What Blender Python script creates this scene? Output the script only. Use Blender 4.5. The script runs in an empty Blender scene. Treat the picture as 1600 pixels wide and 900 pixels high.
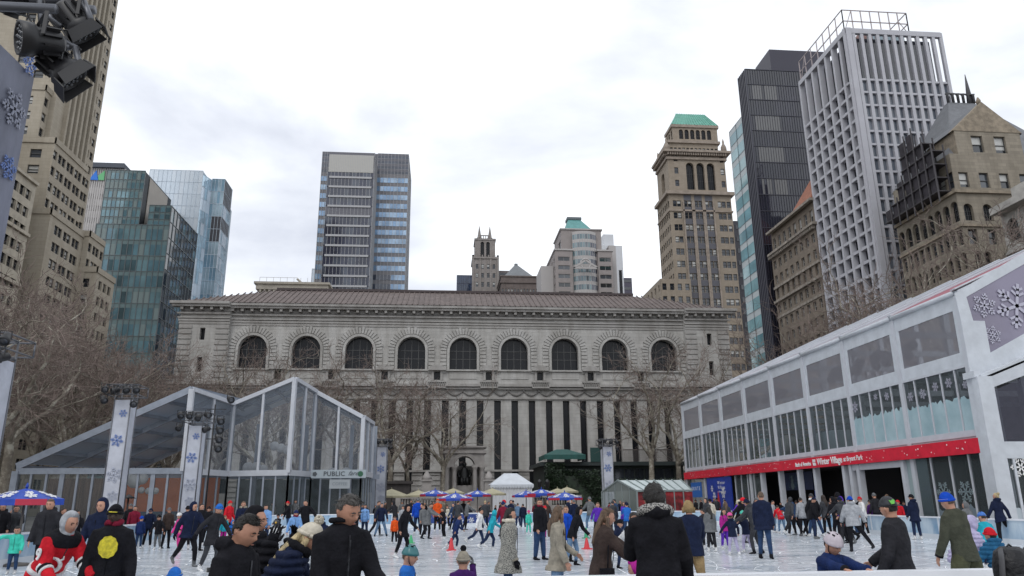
import bpy, math, random
import numpy as np
from mathutils import Vector, Matrix, noise
random.seed(7)
PI = math.pi; rad = math.radians
S = bpy.context.scene
COL = S.collection
# ------------------------------------------------------------ camera
F = 1180.; CP = rad(15.76); CYAW = rad(-5.36); CROLL = rad(-0.5); CH = 1.65
cy, sy = math.cos(CYAW), math.sin(CYAW)
FW = Vector((-sy*math.cos(CP), cy*math.cos(CP), math.sin(CP)))
R0 = Vector((cy, sy, 0)); U0 = R0.cross(FW)
RT = R0*math.cos(CROLL)+U0*math.sin(CROLL); UP = U0*math.cos(CROLL)-R0*math.sin(CROLL)
CAM = Vector((0, 0, CH))
cd = bpy.data.cameras.new('camera'); cam = bpy.data.objects.new('camera', cd); COL.objects.link(cam)
cam.matrix_world = Matrix(((RT.x, UP.x, -FW.x, 0), (RT.y, UP.y, -FW.y, 0), (RT.z, UP.z, -FW.z, CH), (0, 0, 0, 1)))
cd.sensor_width = 36; cd.lens = F/1600*36; cd.clip_start = .1; cd.clip_end = 6000
S.camera = cam
# ------------------------------------------------------------ world
w = bpy.data.worlds.new('World'); S.world = w; w.use_nodes = True
nt = w.node_tree; nt.nodes.clear(); N = nt.nodes.new; L = nt.links.new
out = N('ShaderNodeOutputWorld'); bg = N('ShaderNodeBackground'); bg.inputs[1].default_value = .1
sky = N('ShaderNodeTexSky'); sky.sky_type = 'NISHITA'; sky.sun_disc = False
sky.sun_elevation = rad(48); sky.sun_rotation = rad(205)
tc = N('ShaderNodeTexCoord'); mp = N('ShaderNodeMapping'); mp.inputs['Scale'].default_value = (1, 1, 2.3); mp.inputs['Location'].default_value = (24.100, 0.600, 1.180)
n1 = N('ShaderNodeTexNoise'); n1.inputs['Scale'].default_value = 2.1; n1.inputs['Detail'].default_value = 7; n1.inputs['Roughness'].default_value = .5; n1.inputs['Distortion'].default_value = .25
r1 = N('ShaderNodeValToRGB'); e = r1.color_ramp.elements
e[0].position = .32; e[0].color = (.50, .53, .61, 1); e[1].position = .54; e[1].color = (.95, .985, 1.03, 1)
m_ = r1.color_ramp.elements.new(.44); m_.color = (.72, .75, .81, 1)
sc = N('ShaderNodeVectorMath'); sc.operation = 'SCALE'; sc.inputs['Scale'].default_value = 12.0
mx = N('ShaderNodeMix'); mx.data_type = 'RGBA'; mx.inputs['Factor'].default_value = .94
L(tc.outputs['Generated'], mp.inputs[0]); L(mp.outputs[0], n1.inputs['Vector']); L(n1.outputs['Fac'], r1.inputs[0])
L(r1.outputs[0], sc.inputs[0]); L(sky.outputs[0], mx.inputs[6]); L(sc.outputs[0], mx.inputs[7]); L(mx.outputs[2], bg.inputs[0]); L(bg.outputs[0], out.inputs[0])
sd = bpy.data.lights.new('sun', 'SUN'); sd.energy = .7; sd.angle = rad(25); sd.color = (1, .97, .93)
so = bpy.data.objects.new('sun', sd); COL.objects.link(so); so.rotation_euler = (rad(42), 0, rad(205-180)*-1)
vs = S.view_settings; vs.view_transform = 'Standard'; vs.look = 'None'; vs.exposure = 0.2; vs.gamma = 1; vs.use_curve_mapping = False
S.render.engine = 'CYCLES'
# ------------------------------------------------------------ pixel helpers (1600x900 photograph -> a point on a real plane)
def ray(px, py): return FW*F+RT*(px-800)+UP*(450-py)
def proj(p):
    d = Vector(p)-CAM; z = d.dot(FW)
    if z < .01: return (-9999, -9999)
    return (800+F*d.dot(RT)/z, 450-F*d.dot(UP)/z)
def aY(px, py, Y): d = ray(px, py); return CAM+d*(Y/d.y)
def aX(px, py, X): d = ray(px, py); return CAM+d*(X/d.x)
def aZ(px, py, Z): d = ray(px, py); return CAM+d*((Z-CH)/d.z)
# ------------------------------------------------------------ objects
def tag(o, label=None, cat=None, group=None, kind=None):
    if label: o['label'] = label
    if cat: o['category'] = cat
    if group: o['group'] = group
    if kind: o['kind'] = kind
    return o
def empty(name, loc, label, cat, group=None, rz=0):
    o = bpy.data.objects.new(name, None); COL.objects.link(o); o.location = loc; o.rotation_euler = (0, 0, rz); o.empty_display_size = .3
    return tag(o, label, cat, group)
def rootloc(o):
    v = Vector((0, 0, 0))
    while o is not None: v += o.location; o = o.parent
    return v
def link(name, me, parent=None, loc=(0, 0, 0), rz=0):
    o = bpy.data.objects.new(name, me); COL.objects.link(o); o.location = loc; o.rotation_euler = (0, 0, rz)
    if parent: o.parent = parent
    return o
class MB:
    def __init__(s): s.v = []; s.f = []; s.m = []; s.sm = []
    def add(s, vs, fs, mi=0, sm=False):
        b = len(s.v); s.v.extend([tuple(p) for p in vs])
        for f in fs: s.f.append([b+i for i in f]); s.m.append(mi); s.sm.append(sm)
    def quad(s, a, b, c, d, mi=0): s.add((a, b, c, d), ((0, 1, 2, 3),), mi)
    def poly(s, pts, mi=0): s.add(pts, (tuple(range(len(pts))),), mi)
    def box(s, x0, x1, y0, y1, z0, z1, mi=0):
        s.add(((x0, y0, z0), (x1, y0, z0), (x1, y1, z0), (x0, y1, z0), (x0, y0, z1), (x1, y0, z1), (x1, y1, z1), (x0, y1, z1)),
              ((0, 3, 2, 1), (4, 5, 6, 7), (0, 1, 5, 4), (1, 2, 6, 5), (2, 3, 7, 6), (3, 0, 4, 7)), mi)
    def prism(s, pts, d, mi=0):          # closed polygon swept along vector d
        n = len(pts); d = Vector(d); P = [Vector(p) for p in pts]; Q = [p+d for p in P]
        s.add(P+Q, [tuple(range(n-1, -1, -1)), tuple(range(n, 2*n))]+[(i, (i+1) % n, n+(i+1) % n, n+i) for i in range(n)], mi)
    def bar(s, a, b, w, h, up=(0, 0, 1), mi=0):   # rectangular bar between two points
        a = Vector(a); b = Vector(b); t = (b-a).normalized(); up = Vector(up)
        r = t.cross(up)
        if r.length < 1e-3: r = t.cross(Vector((0, 1, 0)))
        r.normalize(); u = r.cross(t).normalized(); r = r*w/2; u = u*h/2
        P = [a-r-u, a+r-u, a+r+u, a-r+u, b-r-u, b+r-u, b+r+u, b-r+u]
        s.add(P, ((0, 1, 2, 3), (7, 6, 5, 4), (1, 0, 4, 5), (2, 1, 5, 6), (3, 2, 6, 7), (0, 3, 7, 4)), mi)
    def tube(s, pts, rs, n=8, mi=0, sm=True, cap=True, ref=None):
        """tube through pts; rs radius or (a,b) per point; ref = direction of the a axis"""
        P = [Vector(p) for p in pts]; k = len(P)
        if not isinstance(rs, (list, tuple)): rs = [rs]*k
        V = []; r = Vector(ref) if ref else None
        for i in range(k):
            t = (P[min(i+1, k-1)]-P[max(i-1, 0)])
            if t.length < 1e-9: t = Vector((0, 0, 1))
            t.normalize()
            if r is None: r = t.orthogonal()
            if ref: r = Vector(ref)
            r2 = (r-t*r.dot(t))
            if r2.length < 1e-5: r2 = t.orthogonal()
            r = r2.normalized(); u = t.cross(r)
            a, b = rs[i] if isinstance(rs[i], (list, tuple)) else (rs[i], rs[i])
            for j in range(n):
                c = 2*PI*j/n; V.append(P[i]+r*(a*math.cos(c))+u*(b*math.sin(c)))
        Fc = [(i*n+j, i*n+(j+1) % n, (i+1)*n+(j+1) % n, (i+1)*n+j) for i in range(k-1) for j in range(n)]
        if cap: Fc += [tuple(range(n-1, -1, -1)), tuple(range((k-1)*n, k*n))]
        s.add(V, Fc, mi, sm)
    def lathe(s, prof, c, n=16, mi=0, sm=True, axis=None, sx=1, sy=1):
        """profile [(r,z)] about vertical axis at c"""
        c = Vector(c); V = []
        Q = Vector(axis).to_track_quat('Z', 'Y') if axis else None
        for r, z in prof:
            for j in range(n):
                p = Vector((r*sx*math.cos(2*PI*j/n), r*sy*math.sin(2*PI*j/n), z))
                if Q: p = Q @ p
                V.append(c+p)
        k = len(prof)
        Fc = [(i*n+j, i*n+(j+1) % n, (i+1)*n+(j+1) % n, (i+1)*n+j) for i in range(k-1) for j in range(n)]
        Fc += [tuple(range(n-1, -1, -1)), tuple(range((k-1)*n, k*n))]
        s.add(V, Fc, mi, sm)
    def sphere(s, c, r, n=12, m=8, mi=0, sc=(1, 1, 1)):
        prof = [(max(.001, math.cos(-PI/2+PI*i/m)), math.sin(-PI/2+PI*i/m)) for i in range(m+1)]
        V = []; c = Vector(c)
        for a, z in prof:
            for j in range(n): V.append(c+Vector((a*r*sc[0]*math.cos(2*PI*j/n), a*r*sc[1]*math.sin(2*PI*j/n), z*r*sc[2])))
        Fc = [(i*n+j, i*n+(j+1) % n, (i+1)*n+(j+1) % n, (i+1)*n+j) for i in range(m) for j in range(n)]
        s.add(V, Fc, mi, True)
    def mesh(s, name, mats, off=(0, 0, 0)):
        me = bpy.data.meshes.new(name); ox, oy, oz = off
        me.from_pydata([(x-ox, y-oy, z-oz) for x, y, z in s.v], [], s.f)
        for m in (mats if isinstance(mats, (list, tuple)) else [mats]): me.materials.append(m)
        me.polygons.foreach_set('material_index', s.m); me.polygons.foreach_set('use_smooth', s.sm); me.update()
        return me
    def build(s, name, mats, parent=None):
        """vertices are world coordinates; parent chain is unrotated"""
        off = rootloc(parent) if parent else (0, 0, 0)
        return link(name, s.mesh(name, mats, off), parent)
    def thing(s, name, mats, loc, label, cat, group=None):
        o = link(name, s.mesh(name, mats, loc), None, loc); return tag(o, label, cat, group)
# ------------------------------------------------------------ materials
MC = {}
def mat(name, col, rough=.7, var=.0, scale=3., bump=0., bscale=None, metal=0., spec=.5, col2=None, stretch=None, alpha=None, detail=6, pos=(.35, .65)):
    if name in MC: return MC[name]
    m = bpy.data.materials.new(name); m.use_nodes = True; MC[name] = m
    t = m.node_tree; b = t.nodes['Principled BSDF']; b.inputs['Roughness'].default_value = rough; b.inputs['Metallic'].default_value = metal
    b.inputs['Specular IOR Level'].default_value = spec
    c = list(col)+[1]; b.inputs['Base Color'].default_value = c
    if alpha is not None: b.inputs['Alpha'].default_value = alpha
    if var or bump or col2:
        co = t.nodes.new('ShaderNodeTexCoord'); mpn = t.nodes.new('ShaderNodeMapping')
        if stretch: mpn.inputs['Scale'].default_value = stretch
        t.links.new(co.outputs['Object'], mpn.inputs[0])
        nn = t.nodes.new('ShaderNodeTexNoise'); nn.inputs['Scale'].default_value = scale; nn.inputs['Detail'].default_value = detail; nn.inputs['Roughness'].default_value = .6
        t.links.new(mpn.outputs[0], nn.inputs['Vector'])
        if var or col2:
            rp = t.nodes.new('ShaderNodeValToRGB'); rp.color_ramp.elements[0].position = pos[0]; rp.color_ramp.elements[1].position = pos[1]
            c2 = list(col2)+[1] if col2 else [min(1, x*(1+var)) for x in col]+[1]
            c1 = c if col2 else [x*(1-var) for x in col]+[1]
            rp.color_ramp.elements[0].color = c1; rp.color_ramp.elements[1].color = c2
            t.links.new(nn.outputs['Fac'], rp.inputs[0]); t.links.new(rp.outputs[0], b.inputs['Base Color'])
        if bump:
            n2 = t.nodes.new('ShaderNodeTexNoise'); n2.inputs['Scale'].default_value = bscale or scale*4; n2.inputs['Detail'].default_value = 5
            t.links.new(mpn.outputs[0], n2.inputs['Vector'])
            bp = t.nodes.new('ShaderNodeBump'); bp.inputs['Strength'].default_value = bump; bp.inputs['Distance'].default_value = .05
            t.links.new(n2.outputs['Fac'], bp.inputs['Height']); t.links.new(bp.outputs[0], b.inputs['Normal'])
    return m
def stone(name, col, bw=1.4, bh=.5, mortar=.82, var=.12, dirt=.25):
    """ashlar blocks with streaks of grime"""
    if name in MC: return MC[name]
    m = bpy.data.materials.new(name); m.use_nodes = True; MC[name] = m
    t = m.node_tree; b = t.nodes['Principled BSDF']; b.inputs['Roughness'].default_value = .85
    co = t.nodes.new('ShaderNodeTexCoord'); sp = t.nodes.new('ShaderNodeSeparateXYZ'); t.links.new(co.outputs['Object'], sp.inputs[0])
    ad = t.nodes.new('ShaderNodeMath'); ad.operation = 'ADD'; t.links.new(sp.outputs[0], ad.inputs[0]); t.links.new(sp.outputs[1], ad.inputs[1])
    cb = t.nodes.new('ShaderNodeCombineXYZ'); t.links.new(ad.outputs[0], cb.inputs[0]); t.links.new(sp.outputs[2], cb.inputs[1])
    br = t.nodes.new('ShaderNodeTexBrick'); br.inputs['Scale'].default_value = 1; br.inputs['Brick Width'].default_value = bw; br.inputs['Row Height'].default_value = bh
    br.inputs['Mortar Size'].default_value = .012; br.inputs['Bias'].default_value = 0
    br.inputs['Color1'].default_value = [x*(1-var) for x in col]+[1]; br.inputs['Color2'].default_value = [x*(1+var) for x in col]+[1]; br.inputs['Mortar'].default_value = [x*mortar*.8 for x in col]+[1]
    t.links.new(cb.outputs[0], br.inputs['Vector'])
    mpn = t.nodes.new('ShaderNodeMapping'); mpn.inputs['Scale'].default_value = (1, 1, .22); t.links.new(co.outputs['Object'], mpn.inputs[0])
    nn = t.nodes.new('ShaderNodeTexNoise'); nn.inputs['Scale'].default_value = .55; nn.inputs['Detail'].default_value = 8; nn.inputs['Roughness'].default_value = .65; t.links.new(mpn.outputs[0], nn.inputs['Vector'])
    rp = t.nodes.new('ShaderNodeValToRGB'); rp.color_ramp.elements[0].position = .35; rp.color_ramp.elements[1].position = .62
    d = 1-dirt; rp.color_ramp.elements[0].color = (d, d*.98, d*.95, 1); rp.color_ramp.elements[1].color = (1, 1, 1, 1); t.links.new(nn.outputs['Fac'], rp.inputs[0])
    mm = t.nodes.new('ShaderNodeMix'); mm.data_type = 'RGBA'; mm.blend_type = 'MULTIPLY'; mm.inputs['Factor'].default_value = 1
    t.links.new(br.outputs['Color'], mm.inputs[6]); t.links.new(rp.outputs[0], mm.inputs[7]); t.links.new(mm.outputs[2], b.inputs['Base Color'])
    return m
def clear(name, col=(.55, .6, .65), op=.3, rough=.12):
    """thin clear vinyl or glass: partly see-through, partly reflecting, a little milky"""
    if name in MC: return MC[name]
    m = bpy.data.materials.new(name); m.use_nodes = True; MC[name] = m; t = m.node_tree; t.nodes.clear()
    o = t.nodes.new('ShaderNodeOutputMaterial'); tr = t.nodes.new('ShaderNodeBsdfTransparent'); tr.inputs[0].default_value = (.8, .83, .86, 1)
    b = t.nodes.new('ShaderNodeBsdfPrincipled'); b.inputs['Base Color'].default_value = list(col)+[1]; b.inputs['Roughness'].default_value = rough
    fr = t.nodes.new('ShaderNodeFresnel'); fr.inputs[0].default_value = 1.5
    ma = t.nodes.new('ShaderNodeMath'); ma.operation = 'ADD'; ma.use_clamp = True; ma.inputs[1].default_value = op; t.links.new(fr.outputs[0], ma.inputs[0])
    mi = t.nodes.new('ShaderNodeMixShader'); t.links.new(ma.outputs[0], mi.inputs[0]); t.links.new(tr.outputs[0], mi.inputs[1]); t.links.new(b.outputs[0], mi.inputs[2]); t.links.new(mi.outputs[0], o.inputs[0])
    return m
def glass(name, col, rough=.06, metal=.0, var=.3, sc=.15):
    return mat(name, col, rough=rough, var=var, scale=sc, metal=metal, spec=.9)
G_dark = glass('glass_dark', (.02, .024, .03)); G_mid = glass('glass_mid', (.06, .07, .085)); G_blind = mat('glass_blind', (.42, .42, .40), .25, var=.15, scale=.5, spec=.8)
FRAME = mat('window_frame_dark', (.06, .06, .06), .5); FRAMEW = mat('window_frame_light', (.35, .34, .32), .6)
def text(name, s, size, m, parent, loc, rot, ext=.01, align='CENTER', shear=0, bold=0, spacing=1, width=None):
    c = bpy.data.curves.new(name, 'FONT'); c.body = s; c.size = size; c.extrude = ext; c.align_x = align; c.align_y = 'CENTER'; c.shear = shear; c.offset = bold; c.space_character = spacing
    c.resolution_u = 2
    o = bpy.data.objects.new(name, c); COL.objects.link(o)
    TX.append((name, o, m, parent, loc, rot, width)); return o
TX = []
def flush_text():
    dg = bpy.context.evaluated_depsgraph_get(); dg.update()
    for name, o, m, parent, loc, rot, width in TX:
        me = bpy.data.meshes.new_from_object(o.evaluated_get(dg)); me.materials.clear(); me.materials.append(m)
        if width:
            xs = [v.co.x for v in me.vertices]; k = width/(max(xs)-min(xs)); me.transform(Matrix.Diagonal((k, 1, 1, 1)))
        n = bpy.data.objects.new(name, me); COL.objects.link(n)
        n.parent = parent; n.location = Vector(loc)-rootloc(parent); n.rotation_euler = rot
        c = o.data; bpy.data.objects.remove(o); bpy.data.curves.remove(c)
    TX.clear()
def flake(mb, c, u, v, r, n, t=.008, mi=0, seed=0):
    """flat six-armed snowflake decal of real thickness on a surface with normal n"""
    c = Vector(c); u = Vector(u).normalized(); v = Vector(v).normalized(); n = Vector(n).normalized()
    for k in range(6):
        a = k*PI/3+seed; d = u*math.cos(a)+v*math.sin(a); p = u*-math.sin(a)+v*math.cos(a)
        def seg(A, B, w):
            q = (B-A).normalized(); s_ = n.cross(q)*w/2; mb.prism([A-s_, B-s_, B+s_, A+s_], n*t, mi)
        seg(c, c+d*r, r*.13)
        for f, l in ((.45, .32), (.7, .24)):
            for sg in (-1, 1): seg(c+d*r*f, c+d*r*(f+l*.6)+p*sg*r*l*.85, r*.1)
# ------------------------------------------------------------ buildings: walls with real openings
WT = {}
G_black = mat('glass_black', (.008, .009, .012), .22, spec=.25)
def win_mesh(w_, h_, d, style, var, fm=None):
    key = (round(w_, 2), round(h_, 2), round(d, 2), style, var, fm.name if fm else '')
    if key in WT: return WT[key]
    mb = MB(); w2 = w_/2
    if style == 'arch':
        r = w2; pts = [(-w2, d, 0), (w2, d, 0)]+[(r*math.cos(a), d, h_-r+r*math.sin(a)) for a in [PI*i/12 for i in range(13)]]
        mb.poly(pts, 0)
        f = .035*w_
        for k in range(-1, 2): mb.box(k*w_/4-f/3, k*w_/4+f/3, d-.1, d-.01, 0, h_-r*.15, 1)
        for z in (h_*.35, h_*.6): mb.box(-w2, w2, d-.09, d-.012, z-f/3, z+f/3, 1)
    else:
        mb.quad((-w2, d, 0), (w2, d, 0), (w2, d, h_), (-w2, d, h_), 0)
        f = min(.09, .07*w_+.02)
        mb.box(-w2, -w2+f, d-.1, d-.01, 0, h_, 1); mb.box(w2-f, w2, d-.1, d-.01, 0, h_, 1)
        mb.box(-w2+f, w2-f, d-.1, d-.01, 0, f, 1); mb.box(-w2+f, w2-f, d-.1, d-.01, h_-f, h_, 1)
        if style == 'sash':
            mb.box(-w2+f, w2-f, d-.12, d-.012, h_*.5-f/2, h_*.5+f/2, 1)
            if var >= 2:      # a blind drawn behind the upper sash
                mb.quad((-w2+f, d-.005, h_*(.5 if var == 2 else .25)), (w2-f, d-.005, h_*(.5 if var == 2 else .25)), (w2-f, d-.005, h_-f), (-w2+f, d-.005, h_-f), 2)
        if style == 'twin': mb.box(-f/2, f/2, d-.1, d-.012, f, h_-f, 1)
        if style == 'tall':
            for k in range(1, int(h_/3.2)+1): mb.box(-w2+f, w2-f, d-.1, d-.012, k*3.2-.25, k*3.2+.25, 1)
    me = mb.mesh('window', [G_black if style in ('arch', 'tall', 'plain') else (G_dark if var in (0, 2, 3) else G_mid), (G_black if style == 'tall' else fm or FRAME), G_blind]); WT[key] = me
    return me
def pt(O, a, u, z, d=0):
    return (O[0]+u*math.cos(a)-d*math.sin(a), O[1]+u*math.sin(a)+d*math.cos(a), z)
class Bld:
    def __init__(s, name, loc, label, wall, trim=None, zvis=0, cat='building', wname='window', fm=None, maxp=95, group=None):
        s.root = empty(name, loc, label, cat, group); s.W = MB(); s.T = MB(); s.wins = []; s.wall = wall; s.trim = trim or wall; s.zvis = zvis; s.wname = wname; s.fm = fm; s.maxp = maxp
    def face(s, O, a, W, z0, z1, holes=(), depth=.35, mi=0, style='sash'):
        us = sorted(set([0, W]+[round(h[0], 3) for h in holes]+[round(h[1], 3) for h in holes])); us = [u for u in us if -1e-6 <= u <= W+1e-6]
        vs_ = sorted(set([z0, z1]+[round(h[2], 3) for h in holes]+[round(h[3], 3) for h in holes])); vs_ = [v for v in vs_ if z0-1e-6 <= v <= z1+1e-6]
        ui = {u: i for i, u in enumerate(us)}; vi = {v: i for i, v in enumerate(vs_)}
        H = set()
        for h in holes:
            try:
                a0, a1, b0, b1 = ui[round(h[0], 3)], ui[round(h[1], 3)], vi[round(h[2], 3)], vi[round(h[3], 3)]
            except KeyError: continue
            for i in range(a0, a1):
                for j in range(b0, b1): H.add((i, j))
        mb = s.W
        for j in range(len(vs_)-1):
            i = 0
            while i < len(us)-1:
                if (i, j) in H: i += 1; continue
                k = i
                while k < len(us)-1 and (k, j) not in H: k += 1
                mb.quad(pt(O, a, us[i], vs_[j]), pt(O, a, us[k], vs_[j]), pt(O, a, us[k], vs_[j+1]), pt(O, a, us[i], vs_[j+1]), mi); i = k
        for h in holes:
            u0, u1, v0, v1 = h[:4]; st = h[4] if len(h) > 4 else style
            if round(u0, 3) not in ui or round(v0, 3) not in vi or round(v1, 3) not in vi or round(u1, 3) not in ui: continue
            p = lambda u, z, d: pt(O, a, u, z, d)
            mb.quad(p(u0, v0, 0), p(u1, v0, 0), p(u1, v0, depth), p(u0, v0, depth), mi)
            if st == 'arch':
                r = (u1-u0)/2; uc = (u0+u1)/2; zc = v1-r; n = 10
                arc = [(uc+r*math.cos(PI*i/n), zc+r*math.sin(PI*i/n)) for i in range(n+1)]
                for sgn, seg in ((1, arc[:n//2+1]), (-1, arc[n//2:])):
                    cn = (u1, v1) if sgn == 1 else (u0, v1)
                    for q in range(len(seg)-1): mb.add((p(cn[0], cn[1], 0), p(seg[q+1][0], seg[q+1][1], 0), p(seg[q][0], seg[q][1], 0)), ((0, 1, 2),), mi)
                for q in range(n): mb.quad(p(*arc[q], 0), p(*arc[q+1], 0), p(*arc[q+1], depth), p(*arc[q], depth), mi)
                mb.quad(p(u0, v0, 0), p(u0, v0, depth), p(u0, zc, depth), p(u0, zc, 0), mi); mb.quad(p(u1, v0, depth), p(u1, v0, 0), p(u1, zc, 0), p(u1, zc, depth), mi)
            else:
                mb.quad(p(u0, v1, depth), p(u1, v1, depth), p(u1, v1, 0), p(u0, v1, 0), mi)
                mb.quad(p(u0, v0, 0), p(u0, v0, depth), p(u0, v1, depth), p(u0, v1, 0), mi); mb.quad(p(u1, v0, depth), p(u1, v0, 0), p(u1, v1, 0), p(u1, v1, depth), mi)
            s.wins.append((O, a, u0, u1, v0, v1, st, depth))
    def block(s, x0, x1, y0, y1, z0, z1, front=None, left=None, right=None, mi=0, depth=.35, style='sash', roofmi=0):
        """closed block; front faces -Y, left faces -X, right faces +X; each = list of holes in (u,z)"""
        s.face((x0, y0), 0, x1-x0, z0, z1, front or (), depth, mi, style)
        s.face((x0, y1), -PI/2, y1-y0, z0, z1, left or (), depth, mi, style)
        s.face((x1, y0), PI/2, y1-y0, z0, z1, right or (), depth, mi, style)
        s.W.quad((x1, y1, z0), (x0, y1, z0), (x0, y1, z1), (x1, y1, z1), mi)
        s.W.quad((x0, y0, z1), (x1, y0, z1), (x1, y1, z1), (x0, y1, z1), roofmi)
    def band(s, x0, x1, y0, y1, z0, z1, out_, mb=None, mi=0):
        """a course or cornice running round a block, standing proud"""
        mb = mb or s.T; o = out_
        mb.box(x0-o, x1+o, y0-o, y0-.002, z0, z1, mi); mb.box(x0-o, x0-.002, y0, y1, z0, z1, mi); mb.box(x1+.002, x1+o, y0, y1, z0, z1, mi)
        mb.quad((x0-o, y0, z1+.001), (x1+o, y0, z1+.001), (x1+o, y1, z1+.001), (x0-o, y1, z1+.001), mi)
    def done(s, wallname='wall'):
        if s.W.v: s.W.build(wallname, s.wall, s.root)
        if s.T.v: s.T.build('trim', s.trim, s.root)
        sc_ = []
        for i, h in enumerate(s.wins):
            O, a, u0, u1, v0, v1 = h[:6]; c = Vector(pt(O, a, (u0+u1)/2, (v0+v1)/2)); q = proj(c); d = (c-CAM).length
            inf = -5 < q[0] < 1605 and -5 < q[1] < 800 and v0 >= s.zvis
            sc_.append(((u1-u0)*(v1-v0)/d**2 if inf else 0, i))
        sc_.sort(reverse=True); rest = MB()
        for n, (q, i) in enumerate(sc_):
            O, a, u0, u1, v0, v1, st, dep = s.wins[i]; r = random.Random(i*7+len(s.wins)); var = r.choice((0, 0, 0, 1, 1, 2, 3))
            me = win_mesh(u1-u0, v1-v0, dep, st, var, s.fm); b = Vector(pt(O, a, (u0+u1)/2, v0))
            if n < s.maxp and q > 0: link(s.wname, me, s.root, b-s.root.location, a)
            else:
                ca, sa = math.cos(a), math.sin(a)
                V = [(b.x+v.co.x*ca-v.co.y*sa, b.y+v.co.x*sa+v.co.y*ca, b.z+v.co.z) for v in me.vertices]
                k = len(rest.v); rest.v.extend(V)
                for p in me.polygons: rest.f.append([k+x for x in p.vertices]); rest.m.append(p.material_index); rest.sm.append(False)
        if rest.v: tag(rest.build('windows', [G_dark, s.fm or FRAME, G_blind], s.root), kind='stuff')
        return s.root
def cols(W, n, w_, m0=None, m1=None):
    m0 = (W/n-w_)/2 if m0 is None else m0; m1 = m0 if m1 is None else m1
    if n == 1: return [((W-w_)/2, (W+w_)/2)]
    st = (W-m0-m1-w_)/(n-1); return [(m0+i*st, m0+i*st+w_) for i in range(n)]
def pairs(W, n, w_, gap, m=None):
    o = []
    for a, b in cols(W, n, 2*w_+gap, m): o += [(a, a+w_), (b-w_, b)]
    return o
def rows(z0, z1, n, h_):
    st = (z1-z0)/n; return [(z0+i*st+(st-h_)/2, z0+i*st+(st-h_)/2+h_) for i in range(n)]
def grid(cs, rs, st=None): return [(a, b, c, d)+((st,) if st else ()) for a, b in cs for c, d in rs]
def curtain(gl, mu, O, a, W, z0, z1, nu, nv, band=.3, tilt=.004, mats=(0, 1, 2), sp=None, mw=.12, seed=1, floorbar=.12, dark=None):
    """glass wall pane by pane, each very slightly out of true, with mullion bars in front"""
    r = random.Random(seed); du = W/nu; dz = (z1-z0)/nv
    for j in range(nv):
        for i in range(nu):
            t1, t2 = r.uniform(-tilt, tilt)*du, r.uniform(-tilt, tilt)*dz; u0, u1 = i*du, (i+1)*du; za = z0+j*dz; zb = za+dz*(1-band); zc = za+dz
            mi = r.choice(mats)
            dm = dark(i/nu, j/nv) if dark else None
            if dm is not None: mi = dm
            gl.quad(pt(O, a, u0, za, .05-t1), pt(O, a, u1, za, .05+t1), pt(O, a, u1, zb, .05+t1+t2), pt(O, a, u0, zb, .05-t1+t2), mi)
            if band > 0: gl.quad(pt(O, a, u0, zb, .04), pt(O, a, u1, zb, .04), pt(O, a, u1, zc, .04), pt(O, a, u0, zc, .04), sp if sp is not None else mi)
    for i in range(nu+1): c = pt(O, a, i*du, 0, -.02); mu.bar((c[0], c[1], z0), (c[0], c[1], z1), mw, mw)
    for j in range(nv+1):
        z = z0+j*dz
        mu.bar(pt(O, a, 0, z, .0), pt(O, a, W, z, .0), floorbar, floorbar)
# ------------------------------------------------------------ ground and rink
RX0, RX1, RY0, RY1 = -12.2, 20.4, 7.85, 55.
M_ground = mat('paving', (.20, .19, .18), .85, var=.25, scale=.8, bump=.3, bscale=6)
g = MB(); g.quad((-1500, -300, -.03), (1500, -300, -.03), (1500, 4000, -.03), (-1500, 4000, -.03))
tag(g.build('ground', M_ground), 'grey stone paving of the park round the ice rink', 'ground', kind='structure')
M_ice = mat('ice', (.44, .50, .56), .16, scale=1.1, col2=(.76, .79, .83), stretch=(.35, 1, 1), bump=.12, bscale=18, spec=.6, pos=(.28, .66), detail=14)
ice = MB(); ice.quad((RX0, RY0, 0), (RX1, RY0, 0), (RX1, RY1, 0), (RX0, RY1, 0))
tag(ice.build('ice', M_ice), 'pale blue white skating ice scored by blades', 'ice', kind='structure')
M_scr = mat('ice_scratch', (.86, .88, .91), .6); M_scr2 = mat('ice_groove', (.30, .36, .43), .5)
sc_ = MB(); rr = random.Random(3)
for i in range(3600):
    x = rr.uniform(RX0+.5, RX1-.5); y = RY0+.4+(RY1-RY0-1)*rr.random()**1.6; a = rr.gauss(0, .5)+(0 if rr.random() < .75 else 1.4); ln = rr.uniform(.5, 3.5); k = rr.uniform(-.25, .25)
    w_ = rr.uniform(.005, .020)*(1+y/16); P = []
    for t in range(5):
        P.append((x, y)); x += math.cos(a)*ln/4; y += math.sin(a)*ln/4; a += k
    if not all(RX0+.2 < p[0] < RX1-.2 and RY0+.2 < p[1] < RY1-.2 for p in P): continue
    for t in range(4):
        (ax, ay), (bx, by) = P[t], P[t+1]; d = math.hypot(bx-ax, by-ay); nx, ny = -(by-ay)/d*w_/2, (bx-ax)/d*w_/2
        sc_.quad((ax-nx, ay-ny, .004), (bx-nx, by-ny, .004), (bx+nx, by+ny, .004), (ax+nx, ay+ny, .004), 0 if i % 3 else 1)
tag(sc_.build('ice_scratches', [M_scr, M_scr2]), 'white and grey blade tracks crossing the ice', 'ice', kind='structure')
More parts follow.
